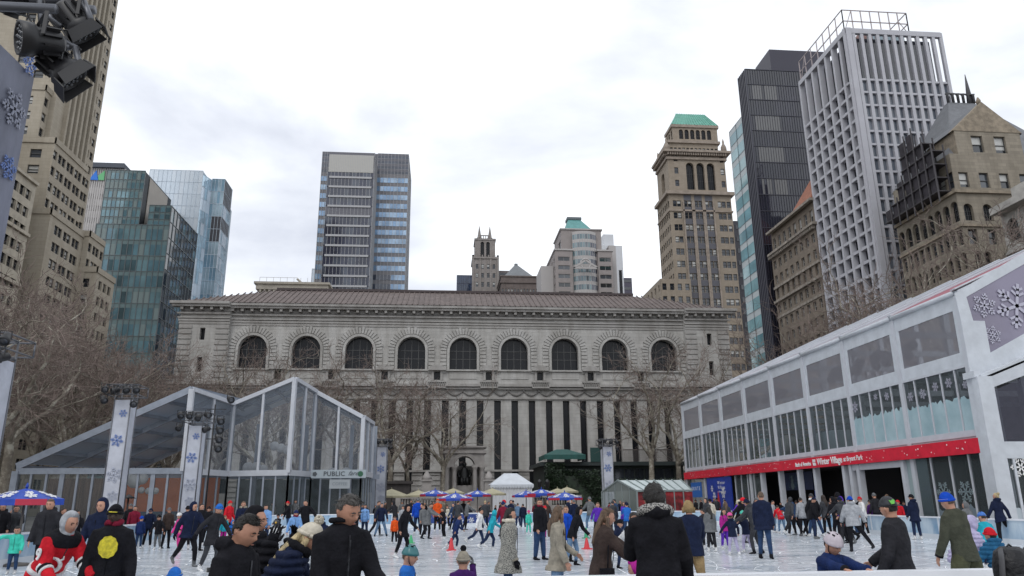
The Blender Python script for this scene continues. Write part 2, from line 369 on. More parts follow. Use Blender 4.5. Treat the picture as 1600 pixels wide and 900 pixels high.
# boards: light blue frosted panels with white cap rails
M_bd = mat('board_ice_blue', (.16, .30, .46), .45, scale=1.1, col2=(.52, .62, .70), stretch=(1, 1, .35), detail=8, pos=(.38, .62)); M_cap = mat('cap_rail_white', (.74, .76, .80), .35, var=.05, scale=3)
M_bd2 = mat('board_navy', (.01, .03, .16), .4, scale=1.5, col2=(.02, .06, .25)); M_white = mat('white_paint', (.8, .8, .8), .5); M_kick = mat('kick_plate', (.62, .66, .70), .5)
M_red = mat('red_vinyl', (.62, .010, .035), .45, var=.12, scale=2)
def board(label, pts, h=.86, mats=None, posts=True, cap=.16, grp=None):
    o = empty('rink_board', (pts[0][0], pts[0][1], 0), label, 'rink board', 'boards round the rink')
    p = MB(); c = MB(); k = MB(); q = MB()
    for A, B in zip(pts, pts[1:]):
        a = Vector((A[0], A[1], 0)); b = Vector((B[0], B[1], 0))
        p.bar(a+Vector((0, 0, h/2)), b+Vector((0, 0, h/2)), .07, h-.06); c.bar(a+Vector((0, 0, h)), b+Vector((0, 0, h)), cap, .06)
        k.bar(a+Vector((0, 0, .1)), b+Vector((0, 0, .1)), .10, .2)
        L_ = (b-a).length; n = int(L_/2.4)
        for i in range(1, n):
            m = a+(b-a)*(i/n); k.box(m.x-.05, m.x+.05, m.y-.05, m.y+.05, .18, h-.03)
    p.build('panel', mats or M_bd, o); c.build('cap_rail', M_cap, o); k.build('kick_plate', M_kick, o)
    return o
cr = 4.
arcL = [(RX0+cr-cr*math.cos(t), RY1-cr+cr*math.sin(t)) for t in [PI/2*i/6 for i in range(7)]]
arcR = [(RX1-cr+cr*math.sin(t), RY1-cr+cr*math.cos(t)) for t in [PI/2*i/6 for i in range(7)]]
board('frosted blue rink board running back along the left of the ice', [(RX0, RY0), (RX0, RY1-cr)])
board('curved rink board at the far left corner by the glass pavilion', arcL)
fb = board('long rink board with blue winter panels across the far end of the ice', [(RX0+cr, RY1), (RX1-cr, RY1)])
board('curved rink board at the far right corner before the lounge doors', arcR)
board('frosted blue rink board along the right in front of the white pavilion', [(RX1, RY1-cr), (RX1, RY0)])
nb = board('near rink board with wide white rail along the bottom edge of the photo', [(RX0, RY0), (RX1, RY0)], h=.90, cap=.22)
# navy advertising panels on the far board with white flakes and a small red mark
bx = MB(); x0, x1 = aY(664, 810, RY1-.06).x, aY(812, 810, RY1-.06).x
bx.box(x0, x1, RY1-.062, RY1-.036, .22, .80); nav = bx.build('navy_panel', M_bd2, fb)
fk = MB(); rr = random.Random(5)
for i in range(15):
    fk = MB(); flake(fk, (x0+(x1-x0)*(i+.5)/15+rr.uniform(-.15, .15), RY1-.063, rr.uniform(.33, .68)), (1, 0, 0), (0, 0, 1), rr.uniform(.10, .2), (0, -1, 0), seed=rr.random())
    fk.build('snowflake_decal', M_white, nav)
# ------------------------------------------------------------ library
LY = 130.
M_marb = stone('pale_marble', (.44, .43, .41), 1.9, .62, .80, .07, .30); M_marbd = stone('pale_marble_trim', (.375, .362, .345), 2.5, .8, .8, .05, .3)
M_marbs = mat('dark_marble', (.21, .20, .19), .85, var=.25, scale=1.2, bump=.3)
M_lroof = mat('library_roof_ribs', (.125, .098, .09), .75, var=.2, scale=.7, bump=.2)
lib = Bld('library', (3.5, LY, 0), 'long pale marble library facade with nine round arched windows and tall slits', M_marb, M_marbd, zvis=3, wname='window', maxp=95)
zc, zr = 34.7, 37.4                 # cornice top, ridge
zp = lambda y: aY(764, y, LY).z
XL, XR = -44.4, 51.2
z_ab, z_at = zp(578), zp(528); z_s1 = zp(626); z_s0 = zp(768)
ac = [-32.2+i*8.94 for i in range(9)]; aw = 4.75
pL, pR = aY(362, 500, LY).x, aY(1066, 500, LY).x
holes = []
for c in ac: holes.append((c-aw/2-pL, c+aw/2-pL, z_ab, z_at, 'arch'))
zb0, zb1 = zp(594), zp(581)
for i in range(8): c = (ac[i]+ac[i+1])/2; holes.append((c-.55-pL, c+.55-pL, zb0, zb1, 'plain'))
mxl, mxr = aY(690, 720, LY).x, aY(759, 720, LY).x
for i in range(-1, 27):
    c = ac[0]+(i-1)*2.98+1.49*0+2.98*.0
    if c-.6 < pL or c+.6 > pR: continue
    lo = z_s0 + (0 if i % 3 else 0)
    holes.append((c-.58-pL, c+.58-pL, lo, z_s1, 'tall'))
# non-rectangular grids share breakpoints, so each row of openings is its own strip of wall
zmid0, zmid1 = zp(600), zp(580)
H = lambda a, b: [h for h in holes if h[2] >= a-1e-3 and h[3] <= b+1e-3]
lib.face((pL, LY), 0, pR-pL, 0, z_s1+.9, H(0, z_s1+.9), .9)
lib.face((pL, LY), 0, pR-pL, z_s1+.9, z_ab-.02, [h for h in H(z_s1+.9, z_ab+.2) if h[4] == 'plain' and h[3] < z_ab], .7) if zb1 < z_ab else None
if zb1 >= z_ab:
    zmerge = z_s1+.9
    lib.face((pL, LY), 0, pR-pL, zmerge, zc-2.2, [h for h in holes if h[2] > zmerge], 1.0)
else: lib.face((pL, LY), 0, pR-pL, z_ab-.02, zc-2.2, [h for h in holes if h[4] == 'arch'], 1.0)
W = lib.W
W.quad((pL, LY, zc-2.2), (pR, LY, zc-2.2), (pR, LY, zc-.3), (pL, LY, zc-.3))
eL = (317-280)/82.*(pL-XL)
zn0, zn1, zn2, zn3 = zp(537), zp(519), zp(585), zp(563)
wp = pL-XL
lib.face((XL, LY-.9), 0, wp, 0, zc-.3, [(wp*.42, wp*.42+.85, zn0, zn1, 'plain'), (wp*.42, wp*.42+.85, zn2, zn3, 'plain'), (wp*.42, wp*.42+.85, zp(700), zp(640), 'plain')], .8)
wr = XR-pR
lib.face((pR, LY-.9), 0, wr, 0, zc-.3, [(wr*.5, wr*.5+.85, zn0, zn1, 'plain'), (wr*.5, wr*.5+.85, zn2, zn3, 'plain'), (wr*.5, wr*.5+.85, zp(700), zp(640), 'plain')], .8)
W.quad((pL, LY-.9, 0), (pL, LY, 0), (pL, LY, zc-.3), (pL, LY-.9, zc-.3)); W.quad((pR, LY, 0), (pR, LY-.9, 0), (pR, LY-.9, zc-.3), (pR, LY, zc-.3))
W.box(XL, XR, LY+1.6, LY+30, 0, zc-.3)
W.quad((XL, LY-.9, 0), (XL, LY+1.6, 0), (XL, LY+1.6, zc-.3), (XL, LY-.9, zc-.3)); W.quad((XR, LY-.9, 0), (XR, LY+1.6, 0), (XR, LY+1.6, zc-.3), (XR, LY-.9, zc-.3))
T = lib.T
def run(y0, z0, z1, a=XL, b=XR, step=True, extra=0):
    """moulding along the front that follows the projecting ends"""
    T.box(pL, pR, LY-y0, LY-.003, z0, z1)
    if step: T.box(XL-y0, pL-.01+0*extra, LY-.9-y0, LY-.903, z0, z1); T.box(pR+.01, XR+y0, LY-.9-y0, LY-.903, z0, z1)
run(1.5, zc-.45, zc); run(1.2, zc-.85, zc-.46); run(.45, zc-2.0, zc-1.75)
run(.35, zp(505), zp(503)); run(.22, zp(509), zp(506)); run(.12, zp(513), zp(510))
run(.9, zp(605), zp(601)); run(.55, zp(609), zp(606)); run(.3, zp(624), zp(621)); run(.5, zp(737), zp(734))
lib.T = T
# rustication courses on the end pavilions and the base
ru = lib.T
for i in range(30):
    z = zp(735)-.2-i*.62
    if z > .4: ru.box(pL, pR, LY-.16, LY-.002, z-.46, z) if False else None
segs = sorted([(h[0]+pL, h[1]+pL) for h in holes if h[4] == 'tall'])
z = 1.0
while z < zp(739):
    xs = pL
    for a, b in segs+[(pR, pR)]:
        if a-.05-xs > .2: ru.box(xs+.02, a-.05, LY-.2, LY-.004, z, z+.62)
        xs = b+.05
    z += .82
z = 10.
while z < zp(517):
    for a, b in ((XL, XL+wp*.26), (pL-wp*.27, pL-.02), (pR+.02, pR+wr*.26), (XR-wr*.26, XR)):
        ru.box(a+.01, b-.01, LY-1.08, LY-.905, z, z+.6)
    z += .92
# modillions under the cornice
md = lib.T; x = XL+.4
while x < XR:
    y = LY-(.9 if x < pL or x > pR else 0); md.box(x-.22, x+.22, y-1.0, y-.003, zc-1.35, zc-.87); x += 1.62
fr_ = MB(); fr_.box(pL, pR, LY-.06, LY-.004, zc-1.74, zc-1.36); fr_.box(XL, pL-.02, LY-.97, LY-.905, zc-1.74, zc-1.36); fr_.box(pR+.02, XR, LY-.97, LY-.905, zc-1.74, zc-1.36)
fr_.build('frieze_shadow_course', M_marbs, lib.root)  # darker marble strip, shade under the cornice put into its colour
# arch surrounds: plain inner moulding and ring of voussoirs
for c in ac:
    v = MB(); ri = aw/2; zs = z_at-ri
    for k in range(21):
        a0 = PI*k/21+.02; a1 = PI*(k+1)/21-.02
        P = [(c+r*math.cos(a), LY-.22, zs+r*math.sin(a)) for r, a in ((ri+.55, a0), (ri+1.55+.18*(k % 2), a0), (ri+1.55+.18*(k % 2), a1), (ri+.55, a1))]
        v.prism([P[3], P[2], P[1], P[0]], (0, .2, 0))
    z = zs
    while z > z_ab-.3:
        for sg in (-1, 1): v.box(*sorted((c+sg*(ri+.55), c+sg*(ri+1.6))), LY-.2, LY-.004, z-.58, z-.08)
        z -= .66
    for k in range(20):
        a0 = PI*k/20; a1 = PI*(k+1)/20
        P = [(c+r*math.cos(a), LY-.30, zs+r*math.sin(a)) for r, a in ((ri, a0), (ri+.42, a0), (ri+.42, a1), (ri, a1))]
        v.prism([P[3], P[2], P[1], P[0]], (0, .29, 0))
    for sg in (-1, 1): v.box(*sorted((c+sg*ri, c+sg*(ri+.42))), LY-.30, LY-.01, z_ab, zs)
    v.box(c-ri-.6, c+ri+.6, LY-.42, LY-.01, z_ab-.28, z_ab-.01)
    v.box(c-ri, c+ri, LY-.12, LY-.004, z_ab-1.6, z_ab-.45)
    v.build('arch_surround', M_marb, lib.root)
# little windows with hood and balcony between the arches
for i in range(8):
    c = (ac[i]+ac[i+1])/2; v = MB()
    for sg in (-1, 1): v.box(*sorted((c+sg*.56, c+sg*.95)), LY-.3, LY-.004, zb0-.1, zb1+.25)
    P = [(c+1.45*math.cos(PI*k/10), LY-.7, zb1+.35+.75*math.sin(PI*k/10)) for k in range(11)]; v.prism(list(reversed(P)), (0, .69, 0))
    v.box(c-1.5, c+1.5, LY-.75, LY-.01, zb1+.14, zb1+.34)
    v.box(c-1.5, c+1.5, LY-.95, LY-.01, zb0-.5, zb0-.25)
    for k in range(9): v.box(c-1.35+k*.32, c-1.22+k*.32, LY-.9, LY-.75, zb0-1.25, zb0-.5)
    v.box(c-1.5, c+1.5, LY-1.0, LY-.01, zb0-1.5, zb0-1.26)
    v.build('balcony', M_marbd, lib.root)
# garland frieze
v = MB(); n = 30
for i in range(n):
    x0_ = pL+(pR-pL)*i/n; x1_ = pL+(pR-pL)*(i+1)/n; zt = zp(611)
    P = [(x0_+(x1_-x0_)*t/8, LY-.14, zt-.75*math.sin(PI*t/8)) for t in range(9)]; v.tube(P, [.12+.08*math.sin(PI*t/8) for t in range(9)], 6)
    v.sphere((x0_, LY-.14, zt+.02), .26, 8, 6)
v.build('garland_frieze', M_marbs, lib.root)
# roof with ribs
v = MB(); rx0, rx1 = aY(437, 457, LY+9).x, aY(985, 461, LY+9).x; yb = LY+9
zrr = aY(700, 458, yb).z
A = (XL-.7, LY-1.6, zc+.02); B = (XR+.7, LY-1.6, zc+.02); Cc_ = (rx1, yb, zrr); D = (rx0, yb, zrr)
v.quad(A, B, Cc_, D); v.add((B, (XR+1, LY+24, zc), Cc_), ((0, 1, 2),)); v.add((A, D, (XL-1, LY+24, zc)), ((0, 1, 2),)); v.quad(D, Cc_, (XR+1, LY+24, zc), (XL-1, LY+24, zc))
x = XL
while x < XR:
    if rx0-2 < x < rx1+2: t1 = 1
    elif x <= rx0-2: t1 = (x-XL+1)/(rx0-XL-1)
    else: t1 = (XR+1-x)/(XR-rx1-1)
    t1 = max(0, min(1, t1)); v.bar((x, LY-1.6, zc+.05), (x, LY-1.6+(yb-LY+1.6)*t1, zc+.05+(zrr-zc)*t1), .14, .2); x += .95
v.build('roof', M_lroof, lib.root)
v = MB(); v.box(rx0-.5, rx1+.5, yb-.3, yb+.5, zrr, zrr+.45); v.build('ridge_cap', mat('dark_ridge', (.06, .045, .045), .7), lib.root)
lib.done()
# monument with seated bronze statue in front of the middle of the library
MY = 116.; zm = lambda y: aY(725, y, MY).z; mx0, mx1 = aY(695, 720, MY).x, aY(757, 720, MY).x; mc = (mx0+mx1)/2
M_mon = mat('monument_marble', (.30, .28, .265), .8, var=.12, scale=1, bump=.25)
mo = empty('monument', (mc, MY, 0), 'marble arched monument with paired columns before the library wall', 'monument')
v = MB(); zt, zk, zb = zm(698), zm(727), zm(768); hw = (mx1-mx0)/2; ro = hw*.52
v.box(mx0, mx0+hw*.25, MY, MY+3, .5, zk); v.box(mx1-hw*.25, mx1, MY, MY+3, .5, zk)
P = [(mc+ro*math.cos(PI*k/14), MY, zk-.2+ro*math.sin(PI*k/14)) for k in range(15)]
for k in range(14):
    p, q = P[k], P[k+1]; v.prism([(p[0], MY, zt-1.), (q[0], MY, zt-1.), q, p][::-1], (0, 3, 0))
v.box(mx0, mc-ro, MY, MY+3, zk-.2, zt-1.); v.box(mc+ro, mx1, MY, MY+3, zk-.2, zt-1.)
v.build('arch_wall', M_mon, mo)
v = MB(); v.box(mx0-.3, mx1+.3, MY-.3, MY+3.3, zt-.98, zt-.6); v.box(mx0, mx1, MY, MY+3, zt-.6, zt-.15); v.box(mx0-.35, mx1+.35, MY-.35, MY+3.3, zt-.14, zt+.12)
v.box(mx0-.4, mx0+1.9, MY-.5, MY-.01, zk-.25, zk+.1); v.box(mx1-1.9, mx1+.4, MY-.5, MY-.01, zk-.25, zk+.1); v.build('entablature', M_mon, mo)
for sx in (mx0+.35, mx0+1.45, mx1-1.45, mx1-.35):
    v = MB(); v.lathe([(.42, zb-.6), (.42, zb-.3), (.33, zb-.1), (.31, zk-1.), (.27, zk-.8), (.42, zk-.4), (.45, zk-.27)], (sx, MY-.45, 0), 14); v.build('column', M_mon, mo)
v = MB()
for k in range(14):
    a0, a1 = PI*k/14, PI*(k+1)/14
    Q = [(mc+r*math.cos(a), MY-.15, zk-.2+r*math.sin(a)) for r, a in ((ro, a0), (ro+.5, a0), (ro+.5, a1), (ro, a1))]; v.prism(Q[::-1], (0, .14, 0))
v.build('archivolt', M_mon, mo)
v = MB(); v.box(mx0-.6, mx1+.6, MY-1.2, MY+4, 0, zb-.6); v.box(mc-1.3, mc+1.3, MY+.2, MY+2.4, zb-.6, zb+.9); v.box(mx0+.5, mx1-.5, MY+2.6, MY+2.9, zb, zk+.3*0+zk*.0); v.build('pedestal', M_mon, mo)
M_brz = mat('dark_bronze', (.012, .013, .014), .45, metal=.3)
v = MB(); b0 = zb+.9; c = (mc, MY+1.2)
v.tube([(c[0], c[1]+.1, b0), (c[0], c[1], b0+.8), (c[0], c[1]+.1, b0+1.7), (c[0], c[1], b0+2.4), (c[0], c[1], b0+2.75)], [(1.0, .8), (.85, .7), (.78, .45), (.5, .35), (.2, .2)], 14, ref=(1, 0, 0))
v.sphere((c[0], c[1]-.05, b0+3.05), .33, 14, 10, sc=(1, 1, 1.25)); v.box(c[0]-.95, c[0]+.95, c[1]+.3, c[1]+.6, b0, b0+1.9)
for sg in (-1, 1): v.tube([(c[0]+sg*.7, c[1], b0+2.2), (c[0]+sg*.95, c[1]-.2, b0+1.5), (c[0]+sg*.7, c[1]-.8, b0+1.2)], [.25, .22, .15], 8); v.tube([(c[0]+sg*.35, c[1], b0+.9), (c[0]+sg*.42, c[1]-.9, b0+.95), (c[0]+sg*.4, c[1]-.95, b0)], [.35, .28, .22], 8)
v.thing('statue', M_brz, (mc, MY+1.2, b0), 'dark bronze seated figure inside the arched monument', 'statue')
# terrace wall with balusters
ty = 96.
for x0p, x1p, lab in ((622, 686, 'stone balustrade on the terrace left of the monument steps'), (764, 905, 'stone balustrade on the terrace right of the monument below the white tent')):
    x0, x1 = aY(x0p, 785, ty).x, aY(x1p, 785, ty).x
    o = empty('balustrade', (x0, ty, 0), lab, 'balustrade'); z1 = aY(700, 776, ty).z
    v = MB(); v.box(x0, x1, ty-.2, ty+.2, z1-.2, z1); v.box(x0, x1, ty-.25, ty+.25, 0, z1-1.1); n = int((x1-x0)/3)
    for i in range(n+1): xx = x0+(x1-x0)*i/n; v.box(xx-.3, xx+.3, ty-.27, ty+.27, z1-1.1, z1+.06)
    v.build('rail_and_piers', M_mon, o)
    v = MB(); x = x0+.5
    while x < x1-.3:
        v.lathe([(.07, z1-1.1), (.12, z1-.8), (.06, z1-.45), (.09, z1-.2)], (x, ty, 0), 8); x += .34
    v.build('balusters', M_mon, o)
for px_ in (666, 764):
    v = MB(); p = aY(px_, 790, 97.); z1 = aY(px_, 752, 97).z; v.box(p.x-.55, p.x+.55, 96.5, 97.5, 0, z1); v.box(p.x-.75, p.x+.75, 96.3, 97.7, z1, z1+.2); v.lathe([(.7, z1+.2), (.5, z1+.6), (.15, z1+1.2)], (p.x, 97, 0), 4)
    v.thing('gate_pier', M_mon, (p.x, 97, 0), 'stone pier with pointed cap '+('left' if px_ < 700 else 'right')+' of the monument steps', 'pier')
v = MB()
for i in range(6): v.box(aY(690, 790, 92).x, aY(760, 790, 92).x, 92+i*.6, 98, i*.17, i*.17+.17)
v.thing('steps', M_mon, (0, 92, 0), 'grey stone steps leading up to the monument', 'steps')
# ------------------------------------------------------------ city: left side
M_lime = stone('tan_limestone', (.37, .33, .265), 1.6, .6, .9, .05, .15); M_limed = mat('dark_recess_stone', (.13, .11, .09), .85, var=.15, scale=1)
def colsY(y0, y1, n, w_, gap, m=None): return pairs(y1-y0, n, w_, gap, m)
# A: stepped limestone tower
pB2 = aX(80, 213, -65.); pMf = aX(185, 0, -68.); yw = pB2.y; pB1 = aY(80, 330, yw); pB3 = aY(72, 137, pB2.y+3.)
bA = Bld('skyscraper', (-75, yw, 0), 'stepped tan limestone skyscraper with long dark window stripes rising past the top left', M_lime, M_limed, zvis=30)
fh = 2.85
def rws(z0, z1): n = max(1, int((z1-z0)/fh)); return [(z1-(i+1)*fh+.65, z1-(i+1)*fh+2.2) for i in range(n)]
yE = pMf.y
y1_ = aX(133, 372, pB1.x).y
bA.block(-95, pB1.x, yw, y1_, 0, pB1.z, front=grid([(28-5.2+(pB1.x+65)*.5, 28-3.4+(pB1.x+65)*.5)], rws(0, pB1.z-1)), right=grid(pairs(y1_-yw, 4, 1.25, .55), rws(0, pB1.z-1)), depth=.3)
y2_ = aX(137, 265, -65).y
bA.block(-95, -65, yw+1.5, y2_, pB1.z, pB2.z, front=grid([(26.3, 28.1)], rws(pB1.z, pB2.z-1)), right=grid(pairs(y2_-yw-1.5, 4, 1.2, .5), rws(pB1.z, pB2.z-1)), depth=.3)
y3_ = aX(120, 187, pB3.x).y
bA.block(-95, pB3.x, pB3.y, y3_+2, pB2.z, pB3.z, front=grid([(pB3.x+95-7.2, pB3.x+95-5.4), (pB3.x+95-3.6, pB3.x+95-1.8)], rws(pB2.z, pB3.z-1)), right=grid(pairs(y3_+2-pB3.y, 4, 1.2, .5), rws(pB2.z, pB3.z-1)), depth=.3)
zt = 175
Lr = yE-(pB3.y+2); hs = []
c1 = pairs(Lr*.22, 1, 1.2, .5); c3 = pairs(Lr*.24, 1, 1.15, .5)
hs += grid([(a, b) for a, b in c1], rws(pB3.z, zt-2)); hs += grid([(a+Lr*.76, b+Lr*.76) for a, b in c3], rws(0, zt-2))
st = [(Lr*(.24+.105*k), Lr*(.24+.105*k)+1.25) for k in range(5)]; hs += grid(st, rws(60, zt-2))
bA.block(-92, -68, pB3.y+2, yE, 0, zt, front=grid([(16.5, 18.2), (19.5, 21.2)], rws(pB3.z, zt-2)), right=hs, depth=.3)
for a, b in st:         # dark recessed stripe spandrels: thin strips between windows
    for z0_, z1_ in rws(60, zt-2): bA.T.box(-68+.002, -68+.02, pB3.y+2+a, pB3.y+2+b, z1_+.02, z0_+fh-.02)
for k in range(6):
    yy = pB3.y+2+Lr*(.225+.105*k); bA.W.box(-68.01, -67.4, yy-.32, yy+.32, 60, zt-3)
# low wings toward the far side
q1 = aX(141, 365, -62.); q1e = aX(163, 385, -62.); bA.block(-80, -62, q1.y, q1e.y, 0, q1.z, front=grid(cols(18, 5, 1.7), rws(0, q1.z-1)), right=grid(pairs(q1e.y-q1.y, 2, 1.2, .5), rws(0, q1.z-1)), depth=.3)
q2 = aX(152, 421, -60.); q2e = aX(180, 435, -60.); bA.block(-80, -60, q2.y, q2e.y, 0, q2.z, front=grid(cols(20, 5, 1.9), rws(0, q2.z-1)), right=grid(pairs(q2e.y-q2.y, 4, 1.1, .5), rws(0, q2.z-1)), depth=.3)
for x1b, ya, yb_, z_ in ((pB1.x, yw, y1_, pB1.z), (-65, yw+1.5, y2_, pB2.z), (pB3.x, pB3.y, y3_+2, pB3.z), (-62, q1.y, q1e.y, q1.z), (-60, q2.y, q2e.y, q2.z)):
    bA.W.box(x1b-.02, x1b+.18, ya-.18, yb_, z_-.5, z_+.5); bA.W.box(x1b-25, x1b+.18, ya-.18, ya-.002, z_-.5, z_+.5)
bA.done()
# near-left pale block
qa = aX(20, 257, -64); qb = aX(57, 290, -64)
bW = Bld('office_block', (-75, qa.y, 0), 'ornate cream stone office block at the left edge behind bare trees', mat('cream_stone', (.40, .36, .29), .85, var=.15, scale=.8, bump=.3), zvis=25)
bW.block(-90, -64, qa.y, qb.y, 0, qa.z, front=grid(cols(26, 8, 1.7), rws(0, qa.z-1)), right=grid(pairs(qb.y-qa.y, 4, 1.35, .6), rws(0, qa.z-1.2)), depth=.35)
bW.block(-90, -66, qa.y+2, qb.y-6, qa.z, qa.z+13, front=grid(cols(24, 8, 1.7), rws(qa.z, qa.z+12)), right=grid(pairs(qb.y-8-qa.y, 2, 1.35, .6), rws(qa.z, qa.z+12)), depth=.35)
for z_ in (qa.z-.5, qa.z-9, qa.z-17): bW.band(-90, -64, qa.y, qb.y, z_, z_+.5, .4)
bW.block(-90, -63, 40, qa.y-.5, 0, 46, right=grid(pairs(qa.y-40.5, 9, 1.35, .6), rws(0, 45)), front=[], depth=.35)
bW.done()
# C: teal glass
Mg = [glass('teal_glass_a', (.11, .22, .27), .05, .2), glass('teal_glass_b', (.16, .28, .32), .05, .2), glass('teal_glass_c', (.05, .10, .12), .05), glass('near_black_glass', (.010, .018, .024), .05), mat('teal_spandrel', (.15, .22, .23), .2, spec=.8), mat('pale_blind_glass', (.22, .28, .28), .15)]
M_mul = mat('mullion_grey', (.16, .18, .19), .4, metal=.4)
pc = aX(265, 352, -65); pcl = aY(150, 355, pc.y); pce = aX(305, 400, -65)
o = empty('glass_office', (-75, pc.y, 0), 'teal glass office block with dark right flank and stepped upper boxes', 'building')
gl, mu, so_ = MB(), MB(), MB(); xl = pcl.x; Wc = -65-xl
dk = lambda u, v: 3 if v < .34 or (v < .44 and u > .35 and random.random() < .6) else None
curtain(gl, mu, (xl, pc.y), 0, Wc, 0, pc.z, 13, 17, .28, .004, (0, 0, 1, 1, 2, 5) , 4, .14, 2, .14, dk)
curtain(gl, mu, (-65, pc.y), PI/2, pce.y-pc.y, 0, aX(285, 340, -65).z, 9, 18, .28, .004, (2, 3, 3), 3, .14, 3, .14)
so_.box(xl+.1, -65.15, pc.y+.2, pce.y, 0, pc.z-.1)
p2 = aX(267, 320, -65.4); p2l = aY(234, 321, pc.y+.8); p2e = aX(305, 356, -65.4)
curtain(gl, mu, (p2l.x, pc.y+.8), 0, -65.4-p2l.x, pc.z, p2.z, 4, 3, .3, .004, (0, 1, 2), 4, .12, 4); curtain(gl, mu, (-65.4, pc.y+.8), PI/2, p2e.y-pc.y-.8, pc.z-3, p2.z, 9, 4, .3, .004, (2, 3), 3, .12, 5)
so_.box(p2l.x+.1, -65.6, pc.y+1.2, p2e.y, pc.z-.1, p2.z-.1)
p3 = aY(228, 267, pc.y+1.4); p3l = aY(168, 264, pc.y+1.4); p3e = aX(268, 314, p3.x)
curtain(gl, mu, (p3l.x, p3.y), 0, p3.x-p3l.x, pc.z, p3.z, 9, 6, .3, .004, (0, 1, 1, 5), 4, .12, 6); so_.box(p3l.x+.1, p3.x-.1, p3.y+.4, p3e.y, pc.z-.1, p3.z-.1)
v = MB(); v.box(p3.x-.02, p3.x+.1, p3.y+3, p3e.y-3, pc.z, p3.z-.6); v.build('beige_flank', mat('beige_panel', (.36, .33, .29), .6, var=.06, scale=.5), o)
gl.build('glass_facade', Mg, o); mu.build('mullions', M_mul, o); so_.build('core', mat('dark_core', (.03, .035, .04), .6), o)
# B: striped block with logo
yB = 232.; b0_, b1_ = aY(118, 300, yB).x, aY(176, 300, yB).x; zt = aY(150, 283, yB).z; zq = aY(150, 263, yB).z; zk_ = aY(150, 256, yB).z; b1_ = aY(196, 262, yB).x-14
o = empty('office_tower', (b0_, yB, 0), 'white banded office tower with blue and green leaf emblem at its top', 'building')
v = MB(); gl = MB(); n = int(zt/4)
gl.box(b0_, b1_+14, yB+.5, yB+14, 0, zt+3)
for i in range(n): z = i*4.; v.box(b0_, b1_+14, yB-.1, yB+.45, z, z+2.1)
for i in range(22): x = b0_+(b1_+14-b0_)*i/21; v.box(x-.25, x+.25, yB-.2, yB+.4, 0, zq)
v.build('white_bands', mat('white_band', (.42, .40, .39), .7, var=.1, scale=.5), o); gl.build('dark_glazing', G_dark, o)
v = MB(); v.box(b0_-1, b1_+14, yB-1.2, yB+14, zq, zk_); v.build('cap', mat('dark_cap', (.06, .07, .09), .6), o)
v = MB(); e0, e1 = aY(140, 275, yB-.6), aY(163, 275, yB-.6); zt1, zb1_ = aY(150, 266, yB-.6).z, aY(150, 281, yB-.6).z; mxx = (e0.x+e1.x)/2
v.prism([(e0.x, yB-.6, zb1_), (mxx+.5, yB-.6, zb1_), (mxx, yB-.6, zt1-1.6), (e0.x+1.8, yB-.6, zt1)], (0, .3, 0), 0); v.prism([(mxx+.6, yB-.6, zb1_), (e1.x, yB-.6, zb1_), (e1.x-.1, yB-.6, zt1), (mxx+.3, yB-.6, zt1-1.9)], (0, .3, 0), 1)
v.build('emblem', [mat('emblem_blue', (.01, .16, .62), .4), mat('emblem_green', (.12, .42, .18), .4)], o)
# D: pale glass
yD = 200.
Mp = [glass('pale_glass_a', (.60, .68, .76), .2, .2, .06), glass('pale_glass_b', (.64, .71, .78), .2, .2, .06), glass('blue_glass_a', (.26, .42, .55), .05, .3), glass('blue_glass_b', (.42, .56, .66), .05, .3), glass('navy_glass', (.02, .06, .11), .05), mat('louvre_dark', (.05, .05, .06), .6)]
d0 = aY(252, 265, yD); d1 = aY(318, 267, yD); o = empty('glass_tower', (d1.x, yD, 0), 'pale blue glass tower with flat white front and louvred blue flank', 'building')
gl, mu, so_ = MB(), MB(), MB()
curtain(gl, mu, (d0.x-3, yD), 0, d1.x-d0.x+3, 0, d0.z, 12, 26, 0, .0015, (0, 1), None, .05, 7, .05)
d2 = aY(332, 279, yD+4); curtain(gl, mu, (d1.x, yD), math.atan2(4, d2.x-d1.x), math.hypot(4, d2.x-d1.x), 0, d0.z-1, 3, 26, 0, .002, (0, 3), None, .05, 8, .05)
d3 = aY(352, 280, yD+4); curtain(gl, mu, (d2.x, yD+4), 0, d3.x-d2.x, 0, d3.z, 4, 24, .0, .003, (2, 3, 3), None, .08, 9, .1, lambda u, v: 5 if .78 < v < .86 and .2 < u < .8 else (4 if v < .42 and u > .3 and v > .33 else None))
d4 = aX(363, 300, d3.x); curtain(gl, mu, (d3.x, yD+4), PI/2, d4.y-yD-4, 0, d3.z, 6, 24, .0, .002, (3, 3, 0), None, .06, 10, .08, lambda u, v: 5 if (.91 < v < .97 or .80 < v < .87) else None)
so_.box(d0.x-2.9, d1.x-.1, yD+.4, yD+30, 0, d0.z-.1); so_.box(d1.x, d3.x-.2, yD+4.5, d4.y, 0, d3.z-.1)
so_.box(d0.x-6, d0.x-3.1, yD+3, yD+20, 0, d0.z-5)
gl.build('glass_facade', Mp, o); mu.build('mullions', mat('mullion_pale', (.50, .57, .64), .4), o); so_.build('core', mat('pale_core', (.35, .42, .47), .5), o)
